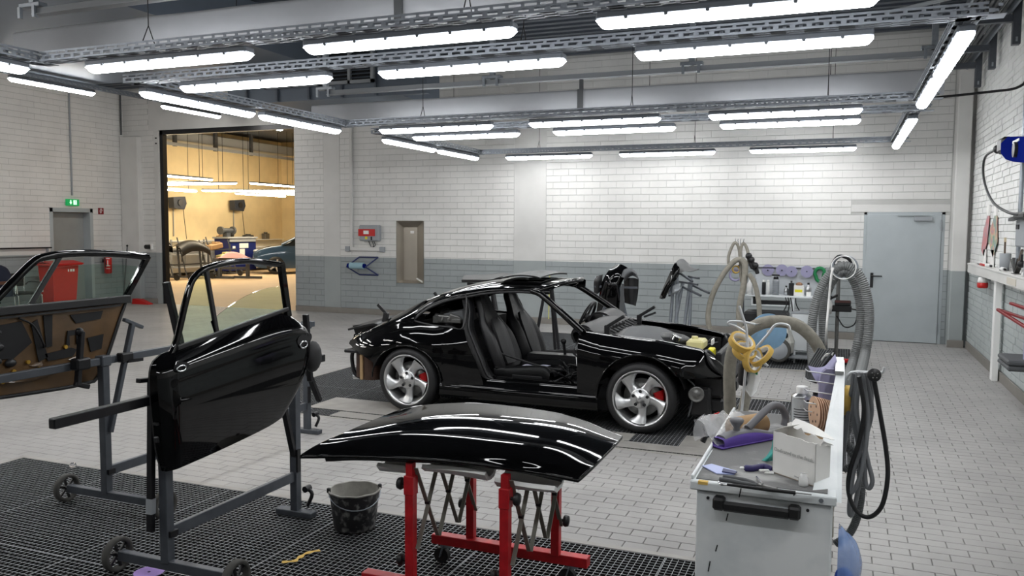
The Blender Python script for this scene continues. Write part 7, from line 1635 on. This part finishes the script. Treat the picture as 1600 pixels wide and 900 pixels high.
c = K(1312, 862, 3.35); C = []
r_ = random.Random(4)
for i in range(6):
    z = c[2]+0.10-0.05*i; rr_ = (0.01, 0.055, 0.075, 0.08, 0.07, 0.045)[i]; C.append([(0.02+rr_*max(0, math.cos(a))*1.1, c[1]+rr_*1.6*math.sin(a)+r_.uniform(-.006, .006), z+r_.uniform(-.006, .006)) for a in np.linspace(-PI/2, PI/2, 9)])
b = MB(); b.grid(catmull_grid(C, 4, 3), True); b.build('film', mat('blue_translucent_film', srgb(130, 160, 214), 0.15, 0, alpha=0.6, bump=0.6, bscale=30), t)
b = MB(); b.ball((0.045, c[1], c[2]-0.10), 0.05, sc=(0.7, 1.2, 0.7)); b.build('blue_cloth', mat('mid_blue_cloth', srgb(40, 84, 190), 0.7), t)

t = thing('polishing_gun', tuple(at(1110, 690, Y=4.2)), 'black hand tool with a red lever hung at the far left of the trolley', 'tool')
P4 = lambda px, py: at(px, py, Y=4.22)
b = MB(); b.tube([P4(1094, 652), P4(1100, 656), P4(1108, 668), P4(1122, 686)], [0.012, 0.017, 0.022, 0.022], 10); b.build('barrel', 'black_plastic', t)
b = MB(); b.lathe([(0.001, 0), (0.024, 0), (0.026, 0.012), (0.001, 0.014)], P4(1097, 654), (-0.6, 0, 0.8), 16); b.build('head', 'black_plastic', t)
b = MB(); b.tube([P4(1108, 672), P4(1102, 682), P4(1098, 690)], [0.012, 0.014, 0.015], 8); b.build('grip', 'black_plastic', t)
b = MB(); b.tube(smooth_path([P4(1112, 656), P4(1116, 648), P4(1124, 645)], 4), 0.005, 6); b.build('lever', 'red_plastic', t)
b = MB(); b.tube([P4(1122, 686), (CX0, 4.22, CZ-0.02)], 0.006, 6); b.build('hanger', 'chrome', t)
# ================================================================== WORK STATION, HOSE STANDS AND BUMPERS AT THE BACK
WY = 11.75
def Q(px, py, y=WY): return at(px, py, Y=y)
ws = thing('work_station', (-0.75, WY, 0), 'white mobile sanding station with shelves and a back board at the rear', 'work station')
x0, x1 = Q(1166, 460)[0], Q(1290, 460)[0]; zs = Q(1220, 461)[2]
b = MB(); bx(b, x0, x1, WY-0.12, WY+0.18, zs-0.025, zs, 0.004); b.build('top_shelf', 'white_metal', ws)
b = MB(); bx(b, x0+0.1, x1-0.02, WY+0.18, WY+0.20, zs, Q(1220, 416)[2], 0.003); b.build('back_board', mat('pale_grey_board', srgb(186, 190, 194), 0.5), ws)
xa, xb = Q(1175, 470)[0], Q(1240, 470)[0]; z2 = Q(1220, 476)[2]
b = MB(); bx(b, xa, xb, WY-0.1, WY+0.15, z2-0.015, z2, 0.003); bx(b, xa, xa+0.02, WY-0.1, WY+0.15, z2, zs); b.build('lower_shelf', 'white_metal', ws)
b = MB(); bx(b, xa+0.03, xb-0.05, WY-0.06, WY+0.1, z2, z2+0.05, 0.01); bx(b, xa+0.02, xa+0.06, WY-0.08, WY+0.1, z2, z2+0.13, 0.01); b.build('shelf_tray', 'black_plastic', ws)
b = MB(); xp_ = Q(1239, 480)[0]; bx(b, xp_-0.02, xp_+0.02, WY-0.1, WY-0.06, 0.1, zs); b.build('post', 'white_metal', ws)
xc0, xc1 = Q(1237, 530)[0], Q(1289, 530)[0]; zc1 = Q(1262, 489)[2]
b = MB(); bx(b, xc0, xc1, WY-0.2, WY+0.2, 0.17, zc1, 0.006); cb_ = b.build('cabinet', 'white_metal', ws)
b = MB(); bx(b, xc0-0.005, xc1+0.005, WY-0.205, WY+0.205, zc1, zc1+0.03, 0.004); b.build('cabinet_top', 'housing', cb_)
b = MB(); bx(b, Q(1245, 503)[0], Q(1257, 503)[0], WY-0.206, WY-0.2, Q(1250, 506)[2], Q(1250, 500)[2]); b.build('display', 'ink', cb_)
b = MB(); bx(b, Q(1246, 511)[0], Q(1256, 511)[0], WY-0.204, WY-0.2, Q(1250, 512)[2], Q(1250, 509)[2]); b.build('label_patch', 'ink_grey', cb_)
b = MB(); bx(b, Q(1190, 560)[0], xc1, WY-0.35, WY+0.2, 0.08, 0.11, 0.005); b.build('base_plate', 'housing', ws)
for x in (xc0+0.05, xc1-0.03):
    b = MB(); bx(b, x-0.012, x+0.012, WY-0.19, WY-0.16, 0.0, 0.17); b.build('foot', 'white_metal', ws)
for k in range(3):
    b = MB(); xx = Q(1228+4*k, 470)[0]; b.tube(smooth_path([(xx, WY-0.13, zs-0.02), (xx+0.02, WY-0.15, z2+0.02), (xx-0.03+0.03*k, WY-0.14, z2-0.12), (xx, WY-0.13, z2-0.2)], 5), 0.008, 6); b.build('cable', 'cable_black', ws)
b = MB(); b.tube(smooth_path([Q(1243, 463), Q(1244, 475), Q(1249, 485), Q(1254, 488)], 4), 0.008, 6); b.build('cable', 'cable_black', ws)
# vacuum extractor
vx = Q(1205, 540)[0]
v_ = thing('dust_extractor', (vx, WY-0.3, 0), 'grey wheeled dust extractor with a black tool case on top', 'vacuum cleaner')
C = []
for z, f in ((0.16, 1.0), (0.30, 1.05), (0.42, 0.9), (0.50, 0.86)): C.append([(vx+f*(0.30*cx), WY-0.25+f*0.2*cy, z) for cx, cy in ((-0.9, -1), (0.9, -1), (1, -0.8), (1, 0.8), (0.9, 1), (-0.9, 1), (-1, 0.8), (-1, -0.8))])
b = MB(); b.grid(np.array(C), False, closed_v=True, flip=True); b.add(np.array(C[-1]), [tuple(range(8))]); b.build('body', mat('light_grey_plastic', srgb(176, 176, 170), 0.45), v_)
b = MB(); bx(b, vx-0.02, vx+0.24, WY-0.47, WY-0.05, 0.36, 0.43, 0.015); b.build('dark_band', 'black_plastic', v_)
xk0, xk1 = Q(1166, 500)[0], Q(1234, 500)[0]
b = MB(); bx(b, xk0, xk1, WY-0.45, WY-0.05, 0.505, 0.69, 0.03); cs = b.build('tool_case', 'black_plastic', v_)
M['sage'] = mat('sage_green_print', srgb(120, 140, 116), 0.6)
text('lettering', 'FESTOOL', 0.045, (Q(1214, 494, WY-0.45)[0], WY-0.452, 0.60), (PI/2, 0, 0), 'sage', cs)
wc = Q(1216, 547, WY-0.48); b = MB(); b.lathe([(0.11, -0.04), (0.155, -0.04), (0.16, -0.03), (0.16, 0.02), (0.15, 0.03), (0.12, 0.03)], wc, (0, -1, 0), 32); w = b.build('wheel', 'rubber_grey', v_)
b = MB(); b.lathe([(0.122, 0.028), (0.115, 0.036), (0.08, 0.03), (0.07, 0.036), (0.001, 0.036)], wc, (0, -1, 0), 32); b.build('wheel_cap', 'housing', w)
# bottles on the shelf
def bottle(px, w, h, body, cap, label, shape='can'):
    x = Q(px, 450)[0]; t = thing('spray_bottle', (x, WY, zs), label, 'bottle', None); r = w/2
    b = MB()
    if shape == 'can': b.lathe([(0.001, 0), (r, 0), (r, h*0.80), (r*0.75, h*0.86), (0.001, h*0.86)], (x, WY, zs), seg=16)
    elif shape == 'box': b.box((x, WY, zs+h*0.42), (w, 0.09, h*0.84), bev=0.004)
    else: b.lathe([(0.001, 0), (r, 0), (r, h*0.62), (r*0.35, h*0.80), (r*0.35, h*0.86), (0.001, h*0.86)], (x, WY, zs), seg=16)
    b.build('body', body, t)
    b = MB(); b.lathe([(0.001, h*0.86), (r*(0.8 if shape == 'can' else 0.4), h*0.86), (r*(0.75 if shape == 'can' else 0.4), h), (0.001, h)], (x, WY, zs), seg=12); b.build('cap', cap, t); return t
bottle(1171, 0.07, 0.22, 'white_plain', 'white_plain', 'white bottle standing leftmost on the rear shelf', 'b'); bottle(1180, 0.07, 0.22, 'white_plain', 'housing', 'second white bottle from the left on the rear shelf', 'b')
bottle(1193.5, 0.05, 0.20, 'ink', 'white_plain', 'black spray can with a white cap on the rear shelf'); bottle(1200, 0.05, 0.20, 'white_plain', 'white_plain', 'white spray can right of the black one')
t = bottle(1212, 0.085, 0.25, 'housing', 'black_plastic', 'tall ribbed clear canister with a black pump on the rear shelf')
for k in range(7):
    b = MB(); b.lathe([(0.044, 0.03+0.024*k), (0.0455, 0.036+0.024*k), (0.044, 0.042+0.024*k)], (Q(1212, 450)[0], WY, zs), seg=16); b.build('ring', 'galv', t)
b = MB(); b.box((Q(1212, 450)[0], WY-0.02, zs+0.27), (0.10, 0.03, 0.02), bev=0.005); b.build('pump_lever', 'black_plastic', t)
bottle(1228.5, 0.06, 0.13, 'tin', 'black_plastic', 'small metal bottle with a black cap on the rear shelf', 'b'); bottle(1236.5, 0.065, 0.20, 'ink', 'black_plastic', 'black bottle with a white badge on the rear shelf', 'box')
t = bottle(1248.5, 0.13, 0.165, 'paper', 'cardboard', 'white carton with a yellow label on the rear shelf', 'box')
b = MB(); x = Q(1248.5, 450)[0]; bx(b, x-0.05, x+0.045, WY-0.048, WY-0.045, zs+0.05, zs+0.085); b.build('label_patch', 'yellow', t); b = MB(); b.ball((x, WY, zs+0.155), 0.045, sc=(1, 0.8, 0.6)); b.build('sponge', mat('brown_sponge', srgb(150, 116, 92), 0.9), t)
t = bottle(1263, 0.08, 0.18, 'tin', 'black_plastic', 'grey bottle with a white tag rightmost on the rear shelf', 'b'); b = MB(); x = Q(1264, 450)[0]; bx(b, x-0.03, x+0.03, WY-0.05, WY-0.047, zs+0.0, zs+0.06); b.build('tag', 'label_white', t)
nm5 = ('leftmost of the four', 'second of the four', 'third of the four', 'rightmost of the four')
for k, (px, py, r) in enumerate(((1200, 422, 0.08), (1222, 422, 0.08), (1237, 424, 0.075), (1261, 424, 0.082))):
    c = Q(px, py, WY+0.17); t = thing('hung_sanding_disc', tuple(c-(0, 0, r)), 'lilac sanding disc hung on the rear back board, %s' % nm5[k], 'disc', 'lilac discs on the back board')
    b = MB(); b.disc(c-(0, 0.02*k+0.004, 0), r, (0, -1, 0), 0.008, 30, hole=0.008); b.build('disc', 'lilac', t); b = MB(); b.cyl(c-(0, 0.0, 0), c-(0, 0.075, 0), 0.009, 8); b.build('peg', 'ink', t)
c = Q(1281, 428, WY+0.15); t = thing('green_cable_coil', tuple(c-(0, 0, 0.08)), 'green teardrop coil hung right of the lilac discs', 'coil')
b = MB(); P = [c+np.array((0.065*math.cos(a)*(1 if math.sin(a) > 0 else 0.8), -0.02, 0.08*math.sin(a)-0.02*(math.sin(a) < -0.7))) for a in np.linspace(0, 2*PI, 17)[:-1]]; b.tube(P, 0.024, 8, closed=True); b.build('coil', 'green', t)
b = MB(); b.cyl(c+(0, 0.03, 0.06), c+(0, -0.06, 0.06), 0.006, 6); b.build('peg', 'chrome', t)
b = MB(); b.tube([Q(1178, 418, WY+0.16), Q(1290, 420, WY+0.16)], 0.008, 6); b.build('hook_rail', 'ink', ws)
# left extraction stand with fabric hoses
EY = 11.5
def E2(px, py, y=EY): return at(px, py, Y=y)
t = thing('extraction_boom', (E2(1160, 500)[0], EY, 0), 'slim extraction boom stand carrying grey fabric hoses left of the station', 'stand')
pb = E2(1162, 520); b = MB(); b.tube([(pb[0], EY, 0.02), E2(1160, 450), E2(1157, 390)], 0.022, 10); b.build('pole', 'dark_steel', t)
b = MB(); b.lathe([(0.001, 0), (0.26, 0), (0.26, 0.025), (0.03, 0.05), (0.001, 0.05)], (pb[0], EY, 0), seg=24); b.build('foot', 'dark_steel', t)
for px in (1149, 1153, 1157, 1162):
    b = MB(); b.tube([E2(1157, 392), E2(px, 376), E2(px+0.5, 373)], 0.006, 6); b.build('prong', 'chrome', t)
for k, (a, c2) in enumerate((((1170, 400), (1176, 420)), ((1174, 406), (1182, 422)), ((1180, 415), (1184, 428)))):
    b = MB(); b.bar(E2(*a, EY-0.15), E2(*c2, EY-0.15), 0.05, 0.05, bev=0.01); b.ball(E2(*a, EY-0.15), 0.045); b.build('tool_grip', 'black_plastic', t)
b = MB(); b.bar(E2(1158, 402), E2(1182, 424, EY-0.15), 0.03, 0.03); b.build('tool_arm', 'galv', t)
FH = [([(1138, 412), (1139, 398), (1147, 380), (1153, 384), (1156, 400), (1158, 440)], 0.020, 'grey hose looping left over the boom top'), ([(1158, 440), (1157, 400), (1159, 384), (1163, 381), (1168, 392), (1170, 412)], 0.020, 'grey hose looping right over the boom top'),
      ([(1160, 405), (1148, 408), (1132, 426), (1117, 452), (1108, 480), (1107, 505), (1114, 525), (1124, 540), (1140, 546)], 0.036, 'thick fabric hose swinging far left from the boom'),
      ([(1158, 404), (1164, 415), (1162, 445), (1156, 475), (1155, 500), (1160, 520)], 0.040, 'thick fabric hose hanging straight down the boom'), ([(1170, 428), (1178, 440), (1183, 458), (1186, 478), (1187, 500)], 0.032, 'fabric hose hanging before the station shelf')]
for k, (pts, r, l) in enumerate(FH): hose('fabric_hose', l, [E2(px, py, EY-0.06-0.05*k) for px, py in pts], r, 'grey_fabric')
for k, (px, py, r, m, l) in enumerate(((1150, 421, 0.055, 'tape', 'small ochre tape roll hung high on the boom'), (1149, 430, 0.085, 'lilac', 'lilac tape ring hung on the boom'))):
    c = E2(px, py, EY-0.1); t2 = thing('hung_ring', tuple(c), l, 'tape'); b = MB(); b.lathe([(r*0.7, -0.02), (r, -0.02), (r, 0.02), (r*0.7, 0.02), (r*0.7, -0.02)], c, (0.3, -0.9, 0.2), 28); b.build('ring', m, t2); b = MB(); b.cyl(c+(0, 0.02, r*0.8), E2(1158, py-8, EY), 0.006, 6); b.build('peg', 'chrome', t2)
# right-hand hose stand
SY = 11.2
def S2(px, py, y=SY): return at(px, py, Y=y)
t = thing('hose_stand', (S2(1308, 500)[0], SY+0.5, 0), 'slim steel hose stand with two looped corrugated hoses before the grey door', 'stand')
pf = S2(1308, 500, SY+0.5)
b = MB(); b.tube([(pf[0], SY+0.5, 0.02), (pf[0], SY+0.5, S2(1309, 408, SY+0.5)[2])], 0.025, 10); b.build('pole', 'iron', t)
b = MB(); bx(b, pf[0]-0.3, pf[0]+0.3, SY+0.45, SY+0.55, 0.0, 0.04, 0.006); bx(b, pf[0]-0.05, pf[0]+0.05, SY+0.2, SY+0.8, 0.0, 0.04, 0.006); b.build('foot', 'black_steel', t)
b = MB(); bx(b, pf[0]+0.06, pf[0]+0.28, SY+0.3, SY+0.36, 0.05, 0.10, 0.01); b.build('red_foot_lever', 'red_plastic', t)
b = MB(); b.tube(smooth_path([S2(1297, 425), S2(1303, 408), S2(1312, 400), S2(1325, 404), S2(1330, 412)], 5), 0.02, 8); b.build('saddle', 'black_steel', t)
bk_ = thing('control_box', tuple(S2(1313, 482, SY+0.4)), 'black control box with a trailing cable on the right hose stand', 'box')
c = S2(1314, 482, SY+0.42); b = MB(); b.box(c, (0.26, 0.12, 0.08), bev=0.01); b.box(c+(0.02, 0, 0.075), (0.2, 0.1, 0.07), bev=0.01); b.build('case', 'black_plastic', bk_)
b = MB(); b.box(c+(0.02, -0.052, 0.095), (0.19, 0.006, 0.03)); b.build('red_stripe', mat('dull_red_brown', srgb(90, 56, 52), 0.5), bk_)
b = MB(); b.tube(smooth_path([c+(0.13, 0, 0), c+(0.2, 0, -0.03), c+(0.17, 0, -0.2), c+(0.05, 0, -0.24), c+(-0.05, 0, -0.1)], 6), 0.009, 6); b.build('cable', 'cable_black', bk_)
b = MB(); bx(b, pf[0]-0.03, pf[0]+0.03, SY+0.4, SY+0.5, c[2]-0.03, c[2]+0.03); b.build('clamp', 'iron', bk_)
sb_ = thing('trigger_bottle', tuple(S2(1294, 487, SY+0.3)), 'white trigger spray bottle hung on the right hose stand', 'bottle')
c = S2(1294, 478, SY+0.38); b = MB(); b.lathe([(0.001, -0.10), (0.055, -0.10), (0.06, -0.02), (0.045, 0.05), (0.02, 0.08), (0.001, 0.08)], c, (0.15, 0, 1), 16); b.build('body', 'white_plain', sb_); b = MB(); b.box(c+(-0.01, 0, 0.11), (0.12, 0.04, 0.05), bev=0.01); b.bar(c+(-0.05, 0, 0.1), c+(-0.07, 0, 0.04), 0.02); b.build('trigger', 'black_plastic', sb_)
b = MB(); b.bar(c+(0.02, 0.02, 0.1), (pf[0], SY+0.5, c[2]+0.14), 0.03, 0.03); b.build('holder', 'black_plastic', sb_)
gz = 0.0
hose('corrugated_hose', 'outer grey corrugated hose looped over the right stand', [at(1270, 572, Z=0.065), S2(1268, 530), S2(1273, 480), S2(1290, 437), S2(1318, 415), S2(1344, 432), S2(1357, 475), S2(1357, 520), S2(1350, 560, SY-0.2), at(1338, 606, Z=0.065)], 0.062, 'hose_grey', rib=0.010, pitch=0.026)
hose('corrugated_hose', 'inner grey corrugated hose looped over the right stand', [at(1287, 558, Z=0.065), S2(1286, 530, SY+0.2), S2(1287, 480, SY+0.2), S2(1300, 441, SY+0.2), S2(1320, 426, SY+0.2), S2(1336, 444, SY+0.2), S2(1345, 485, SY+0.2), S2(1341, 530, SY+0.1), S2(1331, 570, SY-0.1), at(1320, 600, Z=0.065)], 0.058, 'hose_grey', rib=0.010, pitch=0.026)
t = thing('wire_coil', tuple(S2(1318, 437, SY-0.1)), 'coil of pale wire hung on top of the right hose stand', 'coil')
for k in range(4):
    c = S2(1318+1.2*k, 418, SY-0.12+0.05*k); b = MB(); b.tube([c+np.array((0.145*math.cos(a), 0.01*math.sin(3*a), 0.145*math.sin(a))) for a in np.linspace(0, 2*PI, 33)[:-1]], 0.007, 6, closed=True); b.build('wire_turn', 'galv' if k else 'white_plain', t)
hose('white_air_line', 'thin white air line hanging beside the right stand pole', [S2(1302, 418, SY-0.15), S2(1299, 430, SY-0.15), S2(1295, 470, SY-0.1), S2(1291, 520, SY-0.1), at(1289, 560, Z=0.02)], 0.014, 'white_plain')
# bumpers on stands behind the car
def thin_stand(name, label, c, h, legs, arms=(), m='dark_steel'):
    t = thing(name, (c[0], c[1], 0), label, 'stand')
    for dx, dy in legs:
        b = MB(); b.bar((c[0]+dx, c[1]+dy, 0.0), (c[0]+dx*0.15, c[1]+dy*0.15, h), 0.035, 0.03); b.build('leg', m, t)
    for p, q in arms:
        b = MB(); b.bar(np.array(c)*(1, 1, 0)+np.array(p), np.array(c)*(1, 1, 0)+np.array(q), 0.025, 0.025); b.build('arm', m, t)
    b = MB(); b.bar((c[0]-0.3, c[1], h), (c[0]+0.3, c[1], h), 0.03, 0.03); b.build('head_bar', m, t)
    return t
NY = 11.0
def N(px, py, y=NY): return at(px, py, Y=y)
c1 = N(962, 480); thin_stand('panel_tripod', 'dark steel stand under the standing black bumpers', c1, 0.98, ((-0.35, -0.2), (0.35, -0.2), (0.0, 0.4)))
def skin_from(name, label, rows, m='paint_black', y=NY, dy=None, th=0.012, group=None):
    C = [[at(px, py, Y=y+d) for px, py, d in r] for r in rows]; P = np.array(C).reshape(-1, 3); t = thing(name, tuple((P.min(0)+P.max(0))/2*(1, 1, 0)+np.array((0, 0, P.min(0)[2]))), label, 'car part', group)
    b = MB(); b.shell(catmull_grid(C, 5, 5), th); b.build('skin', m, t); return t
t = skin_from('bumper_cover', 'tall glossy black bumper cover standing upright on a stand behind the car', [[(932, 487, .05), (936, 462, 0), (941, 440, 0), (950, 424, .05), (960, 415, .2)], [(946, 489, -.05), (948, 462, -.1), (952, 440, -.1), (962, 423, -.02), (970, 413, .15)], [(964, 489, -.05), (964, 463, -.1), (965, 444, -.1), (972, 428, -.02), (980, 418, .15)], [(972, 488, .05), (971, 463, .02), (970, 447, .0), (976, 434, .05), (986, 424, .2)]])
b = MB(); b.bar(N(937, 470, NY-0.11), N(946, 441, NY-0.12), 0.02, 0.015); b.bar(N(946, 441, NY-0.12), N(964, 446, NY-0.12), 0.02, 0.015); b.bar(N(964, 446, NY-0.12), N(968, 470, NY-0.1), 0.02, 0.015); b.build('moulding', 'black_steel', t)
skin_from('mudguard_piece', 'small black end piece left of the tall bumper cover', [[(928, 457, .05), (928, 440, 0), (932, 431, .05)], [(934, 459, 0), (934, 440, -.05), (938, 430, 0)], [(941, 452, .05), (941, 438, 0), (942, 429, .05)]], 'black_plastic', th=0.05)
skin_from('valance_piece', 'grey-black folded valance hung right of the tall bumper cover', [[(966, 432, 0), (974, 422, .05), (984, 419, .1), (993, 424, .1), (997, 434, 0)], [(975, 434, -.1), (980, 427, -.1), (987, 424, -.05), (994, 429, -.05), (997, 436, -.05)], [(976, 440, 0), (982, 434, .05), (988, 431, .05), (993, 433, .05), (997, 437, 0)]], 'cable_grey')
skin_from('wheel_liner', 'matt black liner sheet hanging below the folded valance', [[(976, 436, .1), (976, 455, .1), (977, 473, .1)], [(986, 434, .0), (986, 456, .0), (987, 476, .0)], [(997, 436, .1), (996, 458, .1), (992, 478, .1)]], 'black_plastic')
skin_from('corner_strip', 'grey strip standing along the right edge of the tall bumper cover', [[(968, 489, -.15), (970, 465, -.15), (972, 443, -.15)], [(975, 488, -.1), (975, 465, -.1), (975, 444, -.1)]], 'cable_grey')
c2 = N(1068, 480, 11.4); ts = thing('panel_tripod', (c2[0], 11.4, 0), 'steel tube stand with sprouting arms right of the standing bumpers', 'stand')
for a, c in (((1053, 435), (1046, 520)), ((1058, 425), (1057, 525)), ((1067, 440), (1052, 522)), ((1080, 432), (1077, 525)), ((1078, 440), (1068, 520))):
    p, q = N(*a, 11.4), N(*c, 11.4); q = p+(q-p)*((0.0-p[2])/(q[2]-p[2])); b = MB(); b.cyl(p, q, 0.022, 8); b.build('leg', 'galv', ts)
for a, c in (((1066, 448), (1095, 462)), ((1083, 446), (1108, 458)), ((1076, 432), (1092, 435)), ((1062, 440), (1090, 445)), ((1052, 440), (1046, 462)), ((1060, 425), (1082, 440))):
    b = MB(); b.bar(N(*a, 11.38), N(*c, 11.2), 0.03, 0.025); b.build('arm', 'dark_steel', ts)
t = skin_from('seat_shell', 'glossy black shell panel tilted on the steel tube stand', [[(1030, 466, 0), (1036, 450, 0), (1044, 432, 0), (1053, 413, .05), (1056, 410, .1)], [(1036, 464, -.1), (1042, 450, -.12), (1050, 436, -.12), (1058, 424, -.08), (1062, 416, 0)], [(1041, 460, 0), (1047, 449, -.05), (1054, 440, -.05), (1060, 432, 0), (1064, 424, .05)]], 'paint_black', 11.3, th=0.05)
skin_from('grey_cap_panel', 'grey rounded cap panel on top of the steel tube stand', [[(1053, 414, .1), (1060, 406, .15), (1068, 405, .2), (1074, 410, .2)], [(1054, 422, 0), (1062, 414, 0), (1072, 414, .05), (1082, 418, .1)], [(1060, 428, 0), (1070, 424, -.02), (1080, 424, .0), (1092, 420, .05)]], mat('dull_grey_primer', srgb(112, 113, 113), 0.6), 11.3)
skin_from('grey_inner_panel', 'pale grey inner panel hanging under the tilted black shell', [[(1042, 458, .05), (1050, 448, 0), (1060, 443, .05)], [(1048, 461, 0), (1056, 455, -.05), (1064, 450, 0)], [(1056, 458, .05), (1062, 455, 0), (1066, 447, .05)]], 'housing', 11.3)
c3 = at(765, 440, Y=9.3); thin_stand('panel_tripod', 'dark steel stand behind the car carrying the lifted black spoiler', (c3[0], 9.3, 0), c3[2]-0.035, ((-0.3, -0.15), (0.3, -0.15), (0, 0.35)), m='black_steel')
t = skin_from('rear_spoiler', 'black rear spoiler lying on a stand behind the car roof', [[(721, 437, 0), (724, 432, .35), (728, 430, .6)], [(745, 437, -.05), (748, 433, .35), (750, 429, .6)], [(766, 437, -.05), (768, 432, .3), (770, 428, .6)], [(785, 432, 0), (786, 429, .3), (788, 426, .6)], [(803, 436, 0), (803, 432, .3), (801, 428, .6)]], 'black_plastic', 9.3, th=0.035)
c4 = at(858, 470, Y=10.6); t = thin_stand('panel_tripod', 'dark A-frame stand seen through the missing windscreen', (c4[0], 10.6, 0), 1.08, ((-0.2, -0.1), (0.2, -0.1), (0.0, 0.3)), ((((-0.3, 0, 0.03)), (0.3, 0, 0.03)),), 'black_steel')
b = MB(); b.tube([(c4[0]+0.02, 10.55, 1.15), (c4[0]+0.03, 10.5, 0.55)], 0.008, 6); b.build('yellow_strap', mat('yellow_green_strap', srgb(190, 186, 110), 0.7), t)
